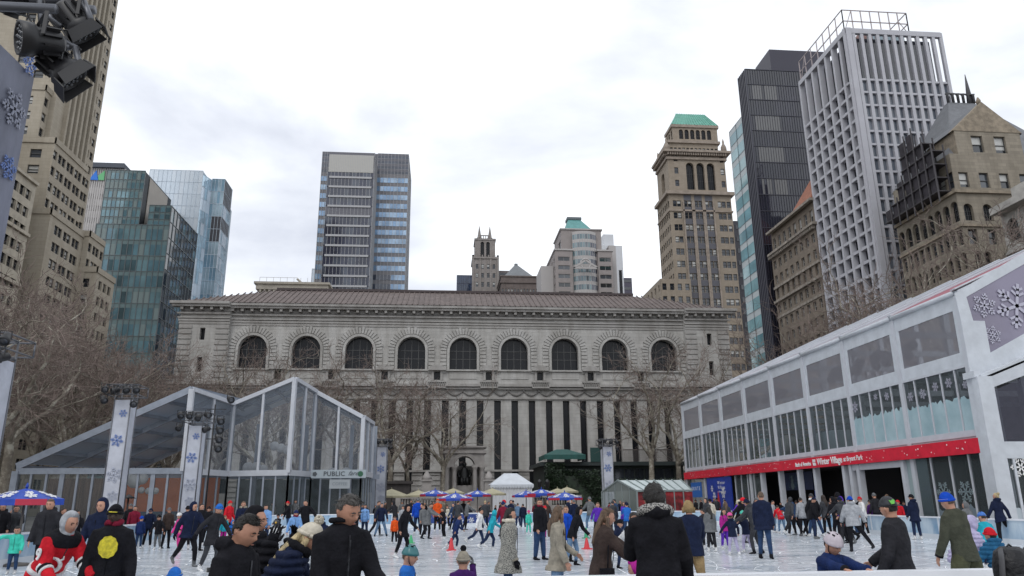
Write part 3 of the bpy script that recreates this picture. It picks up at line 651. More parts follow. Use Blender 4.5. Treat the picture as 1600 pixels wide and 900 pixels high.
# E: small beige block peeping over the roof
yE_ = 168.; e0, e1 = aY(407, 445, yE_), aY(508, 445, yE_)
v = Bld('stone_building', (e0.x, yE_, 0), 'low beige stone building with bracketed cornice peeping over the library roof', mat('beige_stone', (.36, .33, .28), .85, var=.12, scale=.6))
v.block(e0.x, e1.x, yE_, yE_+20, 0, e0.z-.3); v.band(e0.x, e1.x, yE_, yE_+20, e0.z-1.2, e0.z, .8); v.band(e0.x, e1.x, yE_, yE_+20, e0.z, e0.z+.5, 1.2)
x = e0.x
while x < e1.x: v.T.box(x, x+.4, yE_-.7, yE_-.01, e0.z-1.8, e0.z-1.21); x += 1
x = e0.x
while x < e1.x: v.T.bar((x, yE_-1, e0.z+.5), (x, yE_-1, e0.z+1.5), .06, .06); x += 1.5
v.T.bar((e0.x, yE_-1, e0.z+1.5), (e1.x-6, yE_-1, e0.z+1.5), .06, .06)
v.T.tube([(e0.x+8.5, yE_+4, e0.z+.5), (e0.x+8.2, yE_+4, e0.z+1.8), (e0.x+7.2, yE_+4, e0.z+2.7)], .25, 6)
v.done()
# F: bank tower
yF = 300.
f = lambda px_, py=400, Y=yF: aY(px_, py, Y)
o = empty('office_tower', (f(550).x, yF, 0), 'tall office tower with dark banded centre bay between blue glass wings', 'building')
zT = f(570, 238).z; bl, br = f(510, 300).x, f(583, 300).x
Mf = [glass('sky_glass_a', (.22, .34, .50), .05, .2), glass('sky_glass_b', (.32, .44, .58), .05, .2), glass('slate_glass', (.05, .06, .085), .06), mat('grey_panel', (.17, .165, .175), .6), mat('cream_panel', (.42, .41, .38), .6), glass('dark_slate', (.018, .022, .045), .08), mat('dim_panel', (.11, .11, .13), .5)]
gl, mu = MB(), MB()
nf = 28; fz = zT/nf*1.0
for j in range(nf):
    z = zT-7.5-(j+1)*4.35
    if z < 20: break
    curtain(gl, mu, (bl, yF), 0, br-bl, z, z+4.35, 13, 1, 0, .004, (5, 5, 2), None, .12, j, .12, (lambda u, v: 6) if j == 4 else None)
    mu.box(bl+.8, br-.8, yF-.35, yF-.1, z-.5, z+.35)
gl.box(bl+.3, br-.3, yF-.1, yF+.3, zT-9.5, zT-1.5, 4)
for i in range(26): x = bl+.6+(br-bl-1.2)*i/25; mu.bar((x, yF-.12, zT-9.3), (x, yF-.12, zT-1.6), .12, .12)
wl, wr_ = f(500, 300, yF+14).x, f(637, 300, yF+14).x; yw_ = yF+14; zW = f(570, 239, yw_).z
def wing(O, a, Wd, seed, nu, dark=None, zW=zW):
    z = zW-10; j = 0
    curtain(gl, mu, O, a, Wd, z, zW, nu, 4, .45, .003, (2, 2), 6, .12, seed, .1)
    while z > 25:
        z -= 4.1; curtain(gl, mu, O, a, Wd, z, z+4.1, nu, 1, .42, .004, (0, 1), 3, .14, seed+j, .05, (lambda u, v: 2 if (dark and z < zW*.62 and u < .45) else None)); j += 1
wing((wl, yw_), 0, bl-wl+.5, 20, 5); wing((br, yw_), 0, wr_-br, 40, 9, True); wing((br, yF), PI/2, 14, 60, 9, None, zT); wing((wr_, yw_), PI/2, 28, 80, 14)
gl.box(bl+.1, br-.1, yF+.5, yF+13, 0, zT, 6); gl.box(wl+.1, wr_-.1, yw_+.5, yw_+28, 0, zW, 6)
gl.build('glass_facade', Mf, o); mu.build('mullions_and_spandrels', mat('spandrel_grey', (.36, .36, .37), .5, var=.05), o)
v = MB(); c0 = aY(487, 430, 330.); c1 = aY(505, 400, 330.)
P = [(0, 0), (1.2, .35), (2.2, .6), (2.9, .8), (3.6, 1)]
curtain(v, mu2 := MB(), (c0.x, 330.), 0, c1.x-c0.x+3, 0, c0.z+3, 6, 16, .2, .01, (0, 1), 1, .1, 3); curtain(v, mu2, (c0.x+2.5, 331.), 0, c1.x-c0.x, c0.z+3, c1.z, 4, 3, .2, .01, (0, 1), 1, .1, 3)
v.v += []; o2 = empty('glass_building', (c0.x, 330, 0), 'small pale glass building stepping up beside the banded office tower', 'building'); v.build('glass_facade', Mp[:2]+Mp[2:3], o2); mu2.build('mullions', M_mul, o2)
# G group
yG = 340.; g_ = lambda px_, py, Y=yG: aY(px_, py, Y)
v = MB(); mu = MB(); a0, a1 = g_(714, 430, 370), g_(742, 425, 370); o = empty('glass_slab', (a0.x, 370, 0), 'dark blue glass slab left of the twin spired gothic tower', 'building')
curtain(v, mu, (a0.x, 370.), 0, a1.x-a0.x, 0, a0.z, 8, 26, .3, .004, (0, 1), 0, .2, 1, .2); v.box(a0.x+.1, a1.x, 371, 395, 0, a0.z-.3); v.build('glass_facade', [glass('ink_glass', (.02, .04, .085), .06), glass('ink_glass_b', (.03, .055, .11), .06)], o); mu.build('mullions', mat('ink_mullion', (.05, .06, .10), .5), o)
M_goth = stone('gothic_stone', (.27, .245, .23), 3, 1, .85, .08, .2)
bG = Bld('gothic_tower', (g_(757, 450).x, yG, 0), 'slim gothic stone tower crowned by two pointed spires', M_goth, zvis=30)
x0, x1 = g_(739, 440).x, g_(778, 440).x; z1 = g_(757, 403).z; z2 = g_(757, 373).z; fhg = 4.4
rg = lambda a, b: [(b-(i+1)*fhg+1, b-(i+1)*fhg+3.3) for i in range(int((b-a)/fhg))]
bG.block(x0, x1, yG, yG+14, 0, z1, front=grid(cols(x1-x0, 4, 1.2, 1.3), rg(0, z1-2)), right=grid(cols(14, 4, 1.2), rg(0, z1-2)), left=grid(cols(14, 4, 1.2), rg(0, z1-2)))
u0, u1 = g_(742.5, 390).x, g_(774, 390).x
bG.block(u0, u1, yG+1, yG+12, z1, z2, front=[(a, b, z1+1, z2-1.2, 'arch') for a, b in cols(u1-u0, 2, 1.7, 2.6)], left=[(a, b, z1+1, z2-1.2, 'arch') for a, b in cols(11, 2, 1.5, 2.6)], depth=.8)
for x in (x0, x1): bG.T.box(x-.5, x+.5, yG-.4, yG+.6, 0, z1+1.3)
for x in (x0+3.4, x1-3.4): bG.T.box(x-.4, x+.4, yG-.3, yG, 0, z1)
bG.band(x0, x1, yG, yG+14, z1-.4, z1+.5, .5); bG.band(u0, u1, yG+1, yG+12, z2-.4, z2+.4, .35)
for k in range(9): xx = x0+(x1-x0)*k/8; bG.T.box(xx-.3, xx+.3, yG-.4, yG+.3, z1+.5, z1+1.4)
zs_ = g_(750, 352).z
for pxx in (749.5, 766):
    xs = g_(pxx, 365).x; bG.T.lathe([(1.3, z2), (1.3, z2+1.0), (1.5, z2+1.1), (.95, z2+1.7), (.10, zs_+.6)], (xs, yG+3, 0), 8, sm=False); bG.T.lathe([(1.1, z2), (1.1, z2+1), (.1, zs_-2)], (xs, yG+9, 0), 6, sm=False)
for k in range(4): xx = g_(752+k*3.6, 365).x; bG.T.box(xx-.18, xx+.18, yG+1.2, yG+1.6, z2, z2+2)
bG.T.box(g_(750, 365).x, g_(766, 365).x, yG+1.2, yG+1.6, z2+1.9, z2+2.3); bG.done()
o = Bld('office_building', (g_(812, 450, 320).x, 320, 0), 'brown ornate building with grey pyramid roof behind the library ridge', stone('brown_stone_far', (.17, .14, .13), 3, 1, .8, .1), zvis=30)
x0, x1 = g_(783, 450, 320).x, g_(841, 450, 320).x; z1 = g_(812, 431, 320).z; zp_ = g_(812, 405, 320).z; zlow = g_(812, 449, 320).z
o.block(x0, x1, 320, 340, 0, z1, front=grid(cols(x1-x0, 12, .7), [(z1-9.5+0, z1-6)]+rg(0, z1-10)), left=grid(cols(20, 8, 1), rg(0, z1-4)))
o.band(x0, x1, 320, 340, z1-3.4, z1-2.8, .5); o.band(x0, x1, 320, 340, z1-.5, z1, .4)
v = MB(); xa, xb = g_(788, 431, 320).x, g_(834, 431, 320).x; xm0, xm1 = g_(807, 405, 320).x, g_(812, 405, 320).x
v.add(((xa, 321, z1), (xb, 321, z1), (xb, 339, z1), (xa, 339, z1), (xm0, 329, zp_), (xm1, 329, zp_), (xm1, 331, zp_), (xm0, 331, zp_)), ((0, 1, 5, 4), (1, 2, 6, 5), (2, 3, 7, 6), (3, 0, 4, 7), (4, 5, 6, 7))); v.box(xm0, xm1, 329, 331, zp_, zp_+.8)
v.build('pyramid_roof', mat('slate_roof', (.14, .15, .16), .5, var=.1, scale=.5), o.root); o.done()
v = MB(); a0, a1 = g_(776, 432, 350), g_(790, 432, 350); v.box(a0.x, a1.x+3, 350, 370, 0, a0.z+3); v2 = MB()
for i in range(16): v2.box(a0.x, a1.x+3, 349.8, 350, a0.z+3-i*4-2.6, a0.z+3-i*4-1.2)
o = empty('office_building', (a0.x, 350, 0), 'narrow brown office building between the gothic tower and pyramid roof', 'building'); v.build('wall', mat('brown_far', (.16, .14, .14), .8), o); v2.build('window_bands', G_dark, o)
# H: postmodern tower with green mansard
yH = 280.; h_ = lambda px_, py, Y=yH: aY(px_, py, Y)
M_pm = mat('mauve_granite', (.265, .235, .225), .7, var=.06, scale=.6); M_pmt = mat('pale_granite', (.40, .38, .37), .7)
bH = Bld('postmodern_tower', (h_(915, 450).x, yH, 0), 'grey postmodern tower with curved window bay, gable emblem and teal mansard roof', M_pm, M_pmt, zvis=30, fm=FRAMEW)
x0, x1 = h_(868, 430).x, h_(958, 430).x; z1 = h_(900, 391).z; c0, c1 = h_(895, 420).x, h_(935, 420).x
fhh = (h_(900, 392).z-h_(900, 418).z)/2*1.03
rh = [(z1-2-(i+1)*fhh+fhh*.3, z1-2-(i+1)*fhh+fhh*.78) for i in range(12)]
bH.block(x0, c0, yH, yH+22, 0, z1, front=grid(cols(c0-x0, 1, 4.6), rh, 'twin'), left=grid(cols(22, 4, 2.2), rh, 'twin'))
bH.block(c1, x1, yH, yH+22, 0, z1, front=grid(cols(x1-c1, 1, 4.6), rh, 'twin'))
u0, u1 = h_(878, 370).x, h_(941, 370).x; z2 = h_(905, 356).z
bH.block(u0, u1, yH+2, yH+20, z1-1, z2, front=[], left=grid(cols(18, 2, 5), [(z1+2, z1+5.5)], 'plain'))
bH.block(c0-.1, c1+.1, yH+1.2, yH+3, 0, z1-.5)
bH.band(x0, c0, yH, yH+22, z1-.2, z1+.4, .4); bH.band(c1, x1, yH, yH+22, z1-.2, z1+.4, .4); bH.band(u0, u1, yH+2, yH+20, z2-.2, z2+.3, .5)
bH.T.box(x0-5, x0-.1, yH+5, yH+20, 0, h_(868, 410).z); bH.T.box(x1+.1, x1+3, yH+6, yH+20, 0, h_(950, 372).z-1)
rt = bH.root; bH.done()
mu = MB(); R_ = (c1-c0)/2*1.25; cx = (c0+c1)/2; zb_ = h_(905, 366).z
BG = [glass('bay_glass_a', (.13, .19, .21), .06), glass('bay_glass_b', (.17, .23, .25), .06), glass('bay_glass_c', (.12, .15, .17), .06), glass('bay_glass_d', (.05, .06, .09), .06)]
for i in range(11):
    zt_ = zb_-i*fhh*.98+.0; gl = MB()
    for k in range(10):
        t0, t1 = -.9+1.8*k/10, -.9+1.8*(k+1)/10
        p = lambda t, z: (cx+R_*math.sin(t*.93), yH+1.4-(R_*math.cos(t*.93)-R_*.62)*.9, z)
        gl.quad(p(t0, zt_-fhh*.58), p(t1, zt_-fhh*.58), p(t1, zt_), p(t0, zt_), k % 3 if k < 7 else 3)
        mu.quad(p(t0, zt_-fhh*.98), p(t1, zt_-fhh*.98), p(t1, zt_-fhh*.585), p(t0, zt_-fhh*.585)); mu.bar(p(t0, zt_-fhh), p(t0, zt_), .12, .12)
    gl.build('bay_window', BG, rt)
P0 = [(cx+R_*math.sin(t*.93), yH+1.4-(R_*math.cos(t*.93)-R_*.62)*.9, zb_+.02) for t in [-.9+1.8*k/10 for k in range(11)]]
mu.prism(P0, (0, 0, 1.2)); mu.build('bay_spandrels', M_pmt, rt)
zg = h_(905, 423).z; zgt = h_(905, 411).z; v = MB(); yy = yH-3.6
g0, g1 = h_(896, 423, yy).x, h_(935, 423, yy).x; gm = (g0+g1)/2
v.bar((g0, yy, zg), (gm, yy, zgt), .5, .7); v.bar((gm, yy, zgt), (g1, yy, zg), .5, .7); v.bar((g0, yy, zg), (g1, yy, zg), .5, .7)
v.tube([(gm+2.0*math.cos(PI*k/8), yy, (zg+zgt)/2+.2+2.0*math.sin(PI*k/8)) for k in range(17)], .3, 6); v.build('gable_emblem', M_pmt, rt)
v = MB(); a0, a1 = h_(886, 356).x, h_(930, 356).x; t0, t1 = h_(893, 331).x, h_(913, 331).x; zt_ = h_(903, 331).z
v.add(((a0, yH+4, z2+.3), (a1, yH+4, z2+.3), (a1, yH+18, z2+.3), (a0, yH+18, z2+.3), (t0, yH+9, zt_), (t1, yH+9, zt_), (t1, yH+13, zt_), (t0, yH+13, zt_)), ((0, 1, 5, 4), (1, 2, 6, 5), (2, 3, 7, 6), (3, 0, 4, 7), (4, 5, 6, 7)))
M_cop = mat('verdigris_copper', (.10, .26, .25), .6, var=.12, scale=.6)
v.build('mansard_roof', M_cop, rt); v = MB(); v.box(t0-.4, t1+.4, yH+8.6, yH+13.4, zt_, zt_+1.1); v.build('roof_cap', mat('slate_cap', (.10, .12, .13), .6), rt)
yy = 330.; a0, a1 = aY(950, 400, yy), aY(972, 384, yy)
v = Bld('white_tower', (a0.x, yy, 0), 'narrow white tower with dark vertical slots beside the postmodern tower', mat('white_far', (.52, .53, .55), .6), zvis=30)
v.block(a0.x-6, a1.x, yy, yy+20, 0, a1.z, front=[(x-.8, x+.8, a1.z-70, a1.z-8-k*6, 'plain') for k, x in enumerate((a1.x-a0.x-1+1.5, a1.x-a0.x+4-.7))] and [(7.2, 9.0, a1.z-48, a1.z-12, 'plain'), (10.8, 12.3, a1.z-48, a1.z-12, 'plain')] , depth=.5)
v.T.box(a0.x-1, a0.x+4, yy+4, yy+10, a1.z, a1.z+7); v.done()
v = MB(); a0, a1 = aY(970, 434, 380.), aY(987, 434, 380.); v.box(a0.x, a1.x, 380, 400, 0, a0.z); v2 = MB()
for i in range(14): v2.box(a0.x+.5, a1.x-.5, 379.85, 380, a0.z-2.5-i*4.2, a0.z-1-i*4.2)
o = empty('slab_tower', (a0.x, 380, 0), 'dark purplish slab just right of the white slotted tower', 'building'); v.build('wall', mat('dark_mauve', (.07, .065, .09), .7), o); v2.build('window_bands', G_dark, o)
# ------------------------------------------------------------ city: right side
# I: brown deco tower with copper roof
SX = 65.
M_deco = stone('buff_brick', (.285, .24, .19), 1.2, .4, .9, .06, .18); M_decot = mat('buff_terracotta', (.27, .225, .185), .8, var=.2, scale=.8, bump=.4)
ci = aX(1040, 236, SX); yI = ci.y; zI = ci.z
xr = aY(1141, 300, yI).x; yIe = aX(1022, 250, SX).y
bI = Bld('deco_tower', (SX, yI, 0), 'tall brown art deco tower with three arched bays and green copper roof', M_deco, [M_decot, mat('spandrel_slate', (.085, .085, .10), .6)], zvis=38, maxp=98)
W_ = xr-SX; fi = 3.7; Dp = yIe-yI
zi1 = aX(1045, 298, SX).z    # main cornice level
rI = [(zi1-2-(i+1)*fi+1, zi1-2-(i+1)*fi+2.9) for i in range(int((zi1-4)/fi))]
cI = [(W_*a, W_*a+(1.15 if a < .2 or a > .75 else W_*.058)) for a in (.06, .125, .235, .298, .405, .468, .575, .638, .78, .845, .925)]
bI.block(SX, xr, yI, yIe, 0, zi1, front=grid([(round(a, 2), round(b, 2)) for a, b in cI], rI), left=grid(cols(Dp, 7, 1.2), rI), depth=.3)
# dark spandrel stripes in the three centre groups
v = bI.T
for g0 in (.235, .405, .575):
    for (a, b) in rI:
        v.box(SX+W_*g0, SX+W_*(g0+.121), yI-.04, yI-.004, b+.05, b+fi-1.95, 1)
    for k in range(2): xx = SX+W_*(g0-.012+.145*k); bI.T.box(xx-.22, xx+.22, yI-.30, yI-.005, 0, zi1-3)
bI.band(SX, xr, yI, yIe, zi1-1.0, zi1, .9); bI.band(SX, xr, yI, yIe, zi1-6.2, zi1-5.7, .3)
z3 = zI     # top of arcade stage
hA = [(W_*(.30+.155*k), W_*(.30+.155*k)+3.2, zi1+1.2, z3-5.2, 'arch') for k in range(3)]
hS = [(W_*.12, W_*.12+1.2, zi1+2+4*k, zi1+4+4*k) for k in range(4)]+[(W_*.86, W_*.86+1.2, zi1+2+4*k, zi1+4+4*k) for k in range(4)]
bI.face((SX+.6, yI+.6), 0, W_-1.2, zi1, z3, [], .3)
bI.W.v = bI.W.v[:-4]; bI.W.f.pop(); bI.W.m.pop(); bI.W.sm.pop()
u0 = W_*.26; u1 = W_*.80
bI.face((SX+.6, yI+.6), 0, u0, zi1, z3, [(W_*.10, W_*.10+1.2, zi1+2+4*k, zi1+4+4*k) for k in range(4)], .3)
bI.face((SX+.6+u0, yI+.6), 0, u1-u0, zi1, z3, [(.6+k*(u1-u0-.6)/3, .6+k*(u1-u0-.6)/3+(u1-u0)/3-1.0, zi1+1.0, z3-3.2, 'arch') for k in range(3)], .9)
bI.face((SX+.6+u1, yI+.6), 0, W_-1.2-u1, zi1, z3, [((W_-1.2-u1)*.4, (W_-1.2-u1)*.4+1.2, zi1+2+4*k, zi1+4+4*k) for k in range(4)], .3)
bI.face((SX+.6, yIe), -PI/2, Dp-.6, zi1, z3, [(Dp*.35, Dp*.35+3, zi1+1.2, z3-4.6, 'arch')], .9)
bI.W.quad((SX+.6, yI+.6, z3), (xr-.6, yI+.6, z3), (xr-.6, yIe, z3), (SX+.6, yIe, z3)); bI.W.quad((xr-.6, yI+.6, zi1), (xr-.6, yIe, zi1), (xr-.6, yIe, z3), (xr-.6, yI+.6, z3))
bI.band(SX+.6, xr-.6, yI+.6, yIe, z3-2.4, z3-1.6, .5); bI.band(SX+.6, xr-.6, yI+.6, yIe, z3-.4, z3+.3, 1.6)
for k in range(26): xx = SX+.6+(W_-1.2)*k/25; bI.T.box(xx-.22, xx+.22, yI-.6, yI+.55, z3-1.2, z3-.42)
for k in range(14): yy = yI+.6+Dp*k/14; bI.T.box(SX-.6, SX+.55, yy-.22, yy+.22, z3-1.2, z3-.42)
c0 = aY(1050, 196, yI+3); c1 = aY(1120, 200, yI+3); z4 = c0.z; z34 = aY(1085, 222, yI+1.6).z
bI.block(SX+1.8, xr-1.8, yI+1.8, yIe-1, z3+.3, z34, front=grid(cols(W_-3.6, 12, .8), [(z3+1, z3+2.2)]))
bI.band(SX+1.8, xr-1.8, yI+1.8, yIe-1, z34-.5, z34+.3, .6)
bI.block(c0.x, c1.x, yI+3, yIe-2, z34+.3, z4, front=grid(cols(c1.x-c0.x, 6, 1.3, 2.0), [(z34+.3+.22*(z4-z34), z34+.80*(z4-z34))], 'arch'), left=grid(cols(Dp-5, 3, 1.4), [(z34+.3+.22*(z4-z34), z34+.80*(z4-z34))], 'arch'))
bI.band(c0.x, c1.x, yI+3, yIe-2, z4-.6, z4+.3, .4)
for x, y in ((SX+.5, yI+.5), (xr-.6, yI+.5), (SX+1, yIe-1)): bI.T.lathe([(1, z3), (.9, z3+2), (.3, z3+3.2), (.35, z3+3.8), (.1, z3+4.8)], (x, y, 0), 6)
rt = bI.root
# lower wing at left foot
wl = aY(1022, 470, yI-3); bI.block(aY(1024, 470, yI+4).x, SX+4, yI+4-6, yI+20, 0, aX(1040, 442, SX-2).z, front=grid(cols(SX+4-aY(1024, 470, yI+4).x, 4, 1.2), rI[3:26] if False else [r for r in rI if r[1] < aX(1040, 442, SX-2).z-1]), left=grid(cols(22, 6, 1.2), [r for r in rI if r[1] < aX(1040, 442, SX-2).z-1]))
bI.done()
v = MB(); ta, tb = aY(1055, 181, yI+8).x, aY(1098, 181, yI+8).x; zt_ = aY(1075, 181, yI+8).z; a0, a1 = aY(1043, 196, yI+3).x, aY(1111, 198, yI+3).x
v.add(((c0.x-.3, yI+2.6, z4+.3), (c1.x+.3, yI+2.6, z4+.3), (c1.x+.3, yIe-2, z4+.3), (c0.x-.3, yIe-2, z4+.3), (ta, yI+7, zt_), (tb, yI+7, zt_), (tb, yIe-5, zt_), (ta, yIe-5, zt_)), ((0, 1, 5, 4), (1, 2, 6, 5), (2, 3, 7, 6), (3, 0, 4, 7), (4, 5, 6, 7)))
for k in range(17):
    t = k/16; v.bar((c0.x+(c1.x-c0.x)*t, yI+2.6, z4+.35), (ta+(tb-ta)*t, yI+7, zt_), .18, .25)
v.build('copper_roof', mat('bright_verdigris', (.12, .33, .26), .6, var=.12, scale=.6), rt)
# J0 dark slab behind
v = MB(); a0, a1 = aY(1146, 345, 230.), aY(1175, 345, 230.); v.box(a0.x, a1.x+10, 230, 250, 0, a0.z); v2 = MB()
for i in range(18): v2.box(a0.x+.5, a1.x+9, 229.85, 230, a0.z-3-i*4.2, a0.z-1.4-i*4.2)
o = empty('slab_tower', (a0.x, 230, 0), 'plain dark grey slab wedged between the brown deco tower and black glass tower', 'building'); v.build('wall', mat('charcoal_wall', (.045, .045, .055), .7), o); v2.build('window_bands', G_dark, o)
# J: black glass tower with teal striped flank
cj = aX(1164, 108, SX); yJ = cj.y; xjr = aY(1262, 110, yJ).x
o = empty('glass_tower', (SX, yJ, 0), 'black glass tower with narrow teal and white striped left flank', 'building')
gl, mu, so_ = MB(), MB(), MB()
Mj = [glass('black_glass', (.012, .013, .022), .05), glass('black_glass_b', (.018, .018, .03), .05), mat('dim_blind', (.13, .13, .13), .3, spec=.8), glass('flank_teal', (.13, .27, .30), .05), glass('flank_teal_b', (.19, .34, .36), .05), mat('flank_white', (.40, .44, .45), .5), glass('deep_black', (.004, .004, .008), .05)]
nfj = int(cj.z/3.6)
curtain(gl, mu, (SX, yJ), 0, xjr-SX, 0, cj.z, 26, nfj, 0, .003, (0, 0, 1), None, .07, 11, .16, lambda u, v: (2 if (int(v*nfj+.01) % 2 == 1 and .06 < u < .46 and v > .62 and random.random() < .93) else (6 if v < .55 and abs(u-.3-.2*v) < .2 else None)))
je = aX(1158, 120, SX).y
curtain(gl, mu, (SX, je+1.5), -PI/2, je+1.5-yJ, 0, cj.z, 5, nfj, 0, .003, (0, 1), None, .3, 12, .1)
jf = aX(1150, 200, SX-.02); z5 = jf.z+1.0
curtain(gl, mu, (SX-.02, jf.y+4), -PI/2, jf.y+4-je-1.5, 0, z5, 2, int(z5/3.9), .34, .003, (3, 4), 5, .06, 13, .05)
so_.box(SX+.2, xjr, yJ+.3, je+2, 0, cj.z-.1); so_.box(SX+.2, xjr, je+2, jf.y+4, 0, z5-.1)
t0, t1 = aY(1202, 80, yJ+8), aY(1262, 78, yJ+8); so_.box(t0.x, t1.x+4, yJ+8, yJ+16, cj.z-.1, t0.z+.5)
gl.build('glass_facade', Mj, o); mu.build('mullions', mat('black_mullion', (.03, .03, .045), .4), o); so_.build('core', mat('black_panel', (.035, .033, .05), .5), o)
# K: brown block with orange roof
ck = aX(1268, 312, SX); yK = ck.y; zK = ck.z; yKe = aX(1200, 350, SX).y
M_kb = stone('brown_brick', (.20, .165, .13), 1.2, .4, .85, .1, .2); M_kt = mat('worn_cream_trim', (.25, .22, .185), .8, var=.35, scale=1.5, bump=.4)
bK = Bld('brick_building', (SX, yK, 0), 'brown brick building with bracketed cornices and a small orange tiled roof', M_kb, M_kt, zvis=24, fm=FRAMEW)
fk_ = 2.95; rK = [(zK-5.5-(i+1)*fk_+.7, zK-5.5-(i+1)*fk_+2.35) for i in range(int((zK-7)/fk_))]
hl = grid(cols(yKe-yK, 8, 1.15), [r for j, r in enumerate(rK) if j not in (2,)])+[(a, b, rK[2][0], rK[2][1]+.3, 'arch') for a, b in cols(yKe-yK, 8, 1.15)]
bK.block(SX, SX+16, yK, yKe, 0, zK-4.5, left=hl, front=grid(cols(16, 3, 1.8), rK), depth=.4)
bK.block(SX+.4, SX+16, yK+.4, yKe, zK-4.5, zK, left=grid(cols(yKe-yK-.4, 8, 1.1), [(zK-3.6, zK-1.4)]), front=grid(cols(15.6, 3, 1.6), [(zK-3.6, zK-1.4)]), depth=.3)
for z_, o_ in ((zK-4.9, .9), (zK-.3, .7), (rK[1][0]-1.0, .25), (rK[2][0]-.9, .5), (rK[3][0]-1, .15)): bK.band(SX, SX+16, yK, yKe, z_, z_+.45, o_)
for k in range(30): yy = yK+(yKe-yK)*k/29; bK.T.box(SX-.7, SX-.01, yy-.15, yy+.15, zK-5.5, zK-4.92)
bK.done()
v = MB(); zt_ = aX(1262, 268, SX+4).z
v.add(((SX-.4, yK-.4, zK+.2), (SX+16, yK-.4, zK+.2), (SX+16, yK+7, zK+.2), (SX-.4, yK+7, zK+.2), (SX+7, yK+3, zt_+4), (SX+8, yK+3, zt_+4)), ((0, 1, 5, 4), (1, 2, 5), (2, 3, 4, 5), (3, 0, 4)))
v.build('tiled_roof', mat('orange_tile', (.27, .10, .055), .7, var=.25, scale=1.5, bump=.4), bK.root)
# L: white grid tower
cl = aX(1320, 44, SX); yL = cl.y; zL = cl.z; yLe = aX(1246, 112, SX).y; xlr = aY(1470, 56, yL).x
M_wg = mat('white_precast', (.40, .40, .43), .6, var=.06, scale=.4)
o = empty('white_tower', (SX, yL, 0), 'tall white precast grid tower with open frame on its roof', 'building')
v = MB(); gl = MB(); Wl = xlr-SX; nu = 12; nfl = 29; ft = 9.3; fz = (zL-ft)/nfl
def gridface(O, a, Wd, nu, wr_, deep, side):
    for i in range(nu+1):
        u = Wd*i/nu; A = pt(O, a, u, 0, deep/2); v.bar((A[0], A[1], 0), (A[0], A[1], zL), *((wr_, deep) if a == 0 else (wr_, deep)), up=(0, 1, 0) if a == 0 else (1, 0, 0))
    for j in range(nfl+1):
        z = j*fz; hh = fz*.15 if not side else fz*.20
        v.bar(pt(O, a, 0, z, deep/2+.05), pt(O, a, Wd, z, deep/2+.05), deep*.8, hh)
    v.bar(pt(O, a, 0, zL-.4, deep/2), pt(O, a, Wd, zL-.4, deep/2), deep+.1, .9)
gridface((SX, yL), 0, Wl, nu, Wl/nu*.38, .5, False)
nl = 7; gridface((SX, yLe), -PI/2, yLe-yL, nl, .5, .9, True)
for i in range(nl):           # inner thin fins on the park side
    u = (yLe-yL)*(i+.5)/nl; A = pt((SX, yLe), -PI/2, u, 0, .9)
    v.bar((A[0], A[1], 0), (A[0], A[1], zL-ft), .25, .35)
v.build('precast_grid', M_wg, o)
r_ = random.Random(9)
for i in range(nu):
    for j in range(nfl): z = j*fz; gl.quad((SX+Wl*i/nu, yL+.5, z), (SX+Wl*(i+1)/nu, yL+.5, z), (SX+Wl*(i+1)/nu, yL+.5, z+fz), (SX+Wl*i/nu, yL+.5, z+fz), r_.choice((0, 0, 1)) if j > 6 else r_.choice((0, 2)))
    if i < nu-1: gl.quad((SX+Wl*i/nu, yL+1.2, zL-ft), (SX+Wl*(i+1)/nu, yL+1.2, zL-ft), (SX+Wl*(i+1)/nu, yL+1.2, zL-1), (SX+Wl*i/nu, yL+1.2, zL-1), 2)
for i in range(nl*2):
    a_, b_ = yL+(yLe-yL)*i/(nl*2), yL+(yLe-yL)*(i+1)/(nl*2)
    for j in range(nfl): z = j*fz; gl.quad((SX+1.0, b_, z), (SX+1.0, a_, z), (SX+1.0, a_, z+fz), (SX+1.0, b_, z+fz), r_.choice((0, 2, 2, 2, 1)))
    gl.quad((SX+1.6, b_, zL-ft), (SX+1.6, a_, zL-ft), (SX+1.6, a_, zL-1), (SX+1.6, b_, zL-1), 2)
gl.box(SX+1.7, xlr-.3, yL+1.3, yLe, 0, zL-ft, 2); gl.box(SX+1.7, xlr-3.4, yL+1.3, yLe, zL-ft, zL-1, 2)
gl.build('glazing', [glass('tower_glass_a', (.085, .10, .125), .08), glass('tower_glass_b', (.12, .135, .16), .08), glass('tower_glass_c', (.03, .033, .045), .08)], o)
v = MB(); xa, xb = SX+.5, aY(1420, 48, yL+1).x; zf = aY(1322, 16, yL+1).z
ya, yb_ = yL+1, yLe
P = [(xa, yb_), (xa, ya), (xb, ya), (xb, yb_)]
for (p, q) in zip(P, P[1:]):
    for z in (zf, zL+(zf-zL)*.5): v.bar((p[0], p[1], z), (q[0], q[1], z), .13, .13)
    n = 7
    for i in range(n+1): t = i/n; x, y = p[0]+(q[0]-p[0])*t, p[1]+(q[1]-p[1])*t; v.bar((x, y, zL), (x, y, zf), .13, .13)
    v.bar((p[0], p[1], zL), (p[0]+(q[0]-p[0])/n, p[1]+(q[1]-p[1])/n, zf), .1, .1)
v.build('roof_frame', mat('rusty_white_steel', (.35, .30, .30), .6), o)
v = MB(); v.box(xa+8, xa+14, ya+5, ya+9, zL, zL+3.4); v.box(xa+4, xb-4, ya+4, ya+4.5, zL, zL+1.5, 1); v.lathe([(1.5, zL), (1.5, zL+2.4), (.8, zL+3.4)], (xb-5, ya+5, 0), 8, 1); v.build('rooftop_plant', [mat('plant_blue', (.25, .32, .36), .5), mat('plant_brown', (.20, .12, .11), .7)], o)
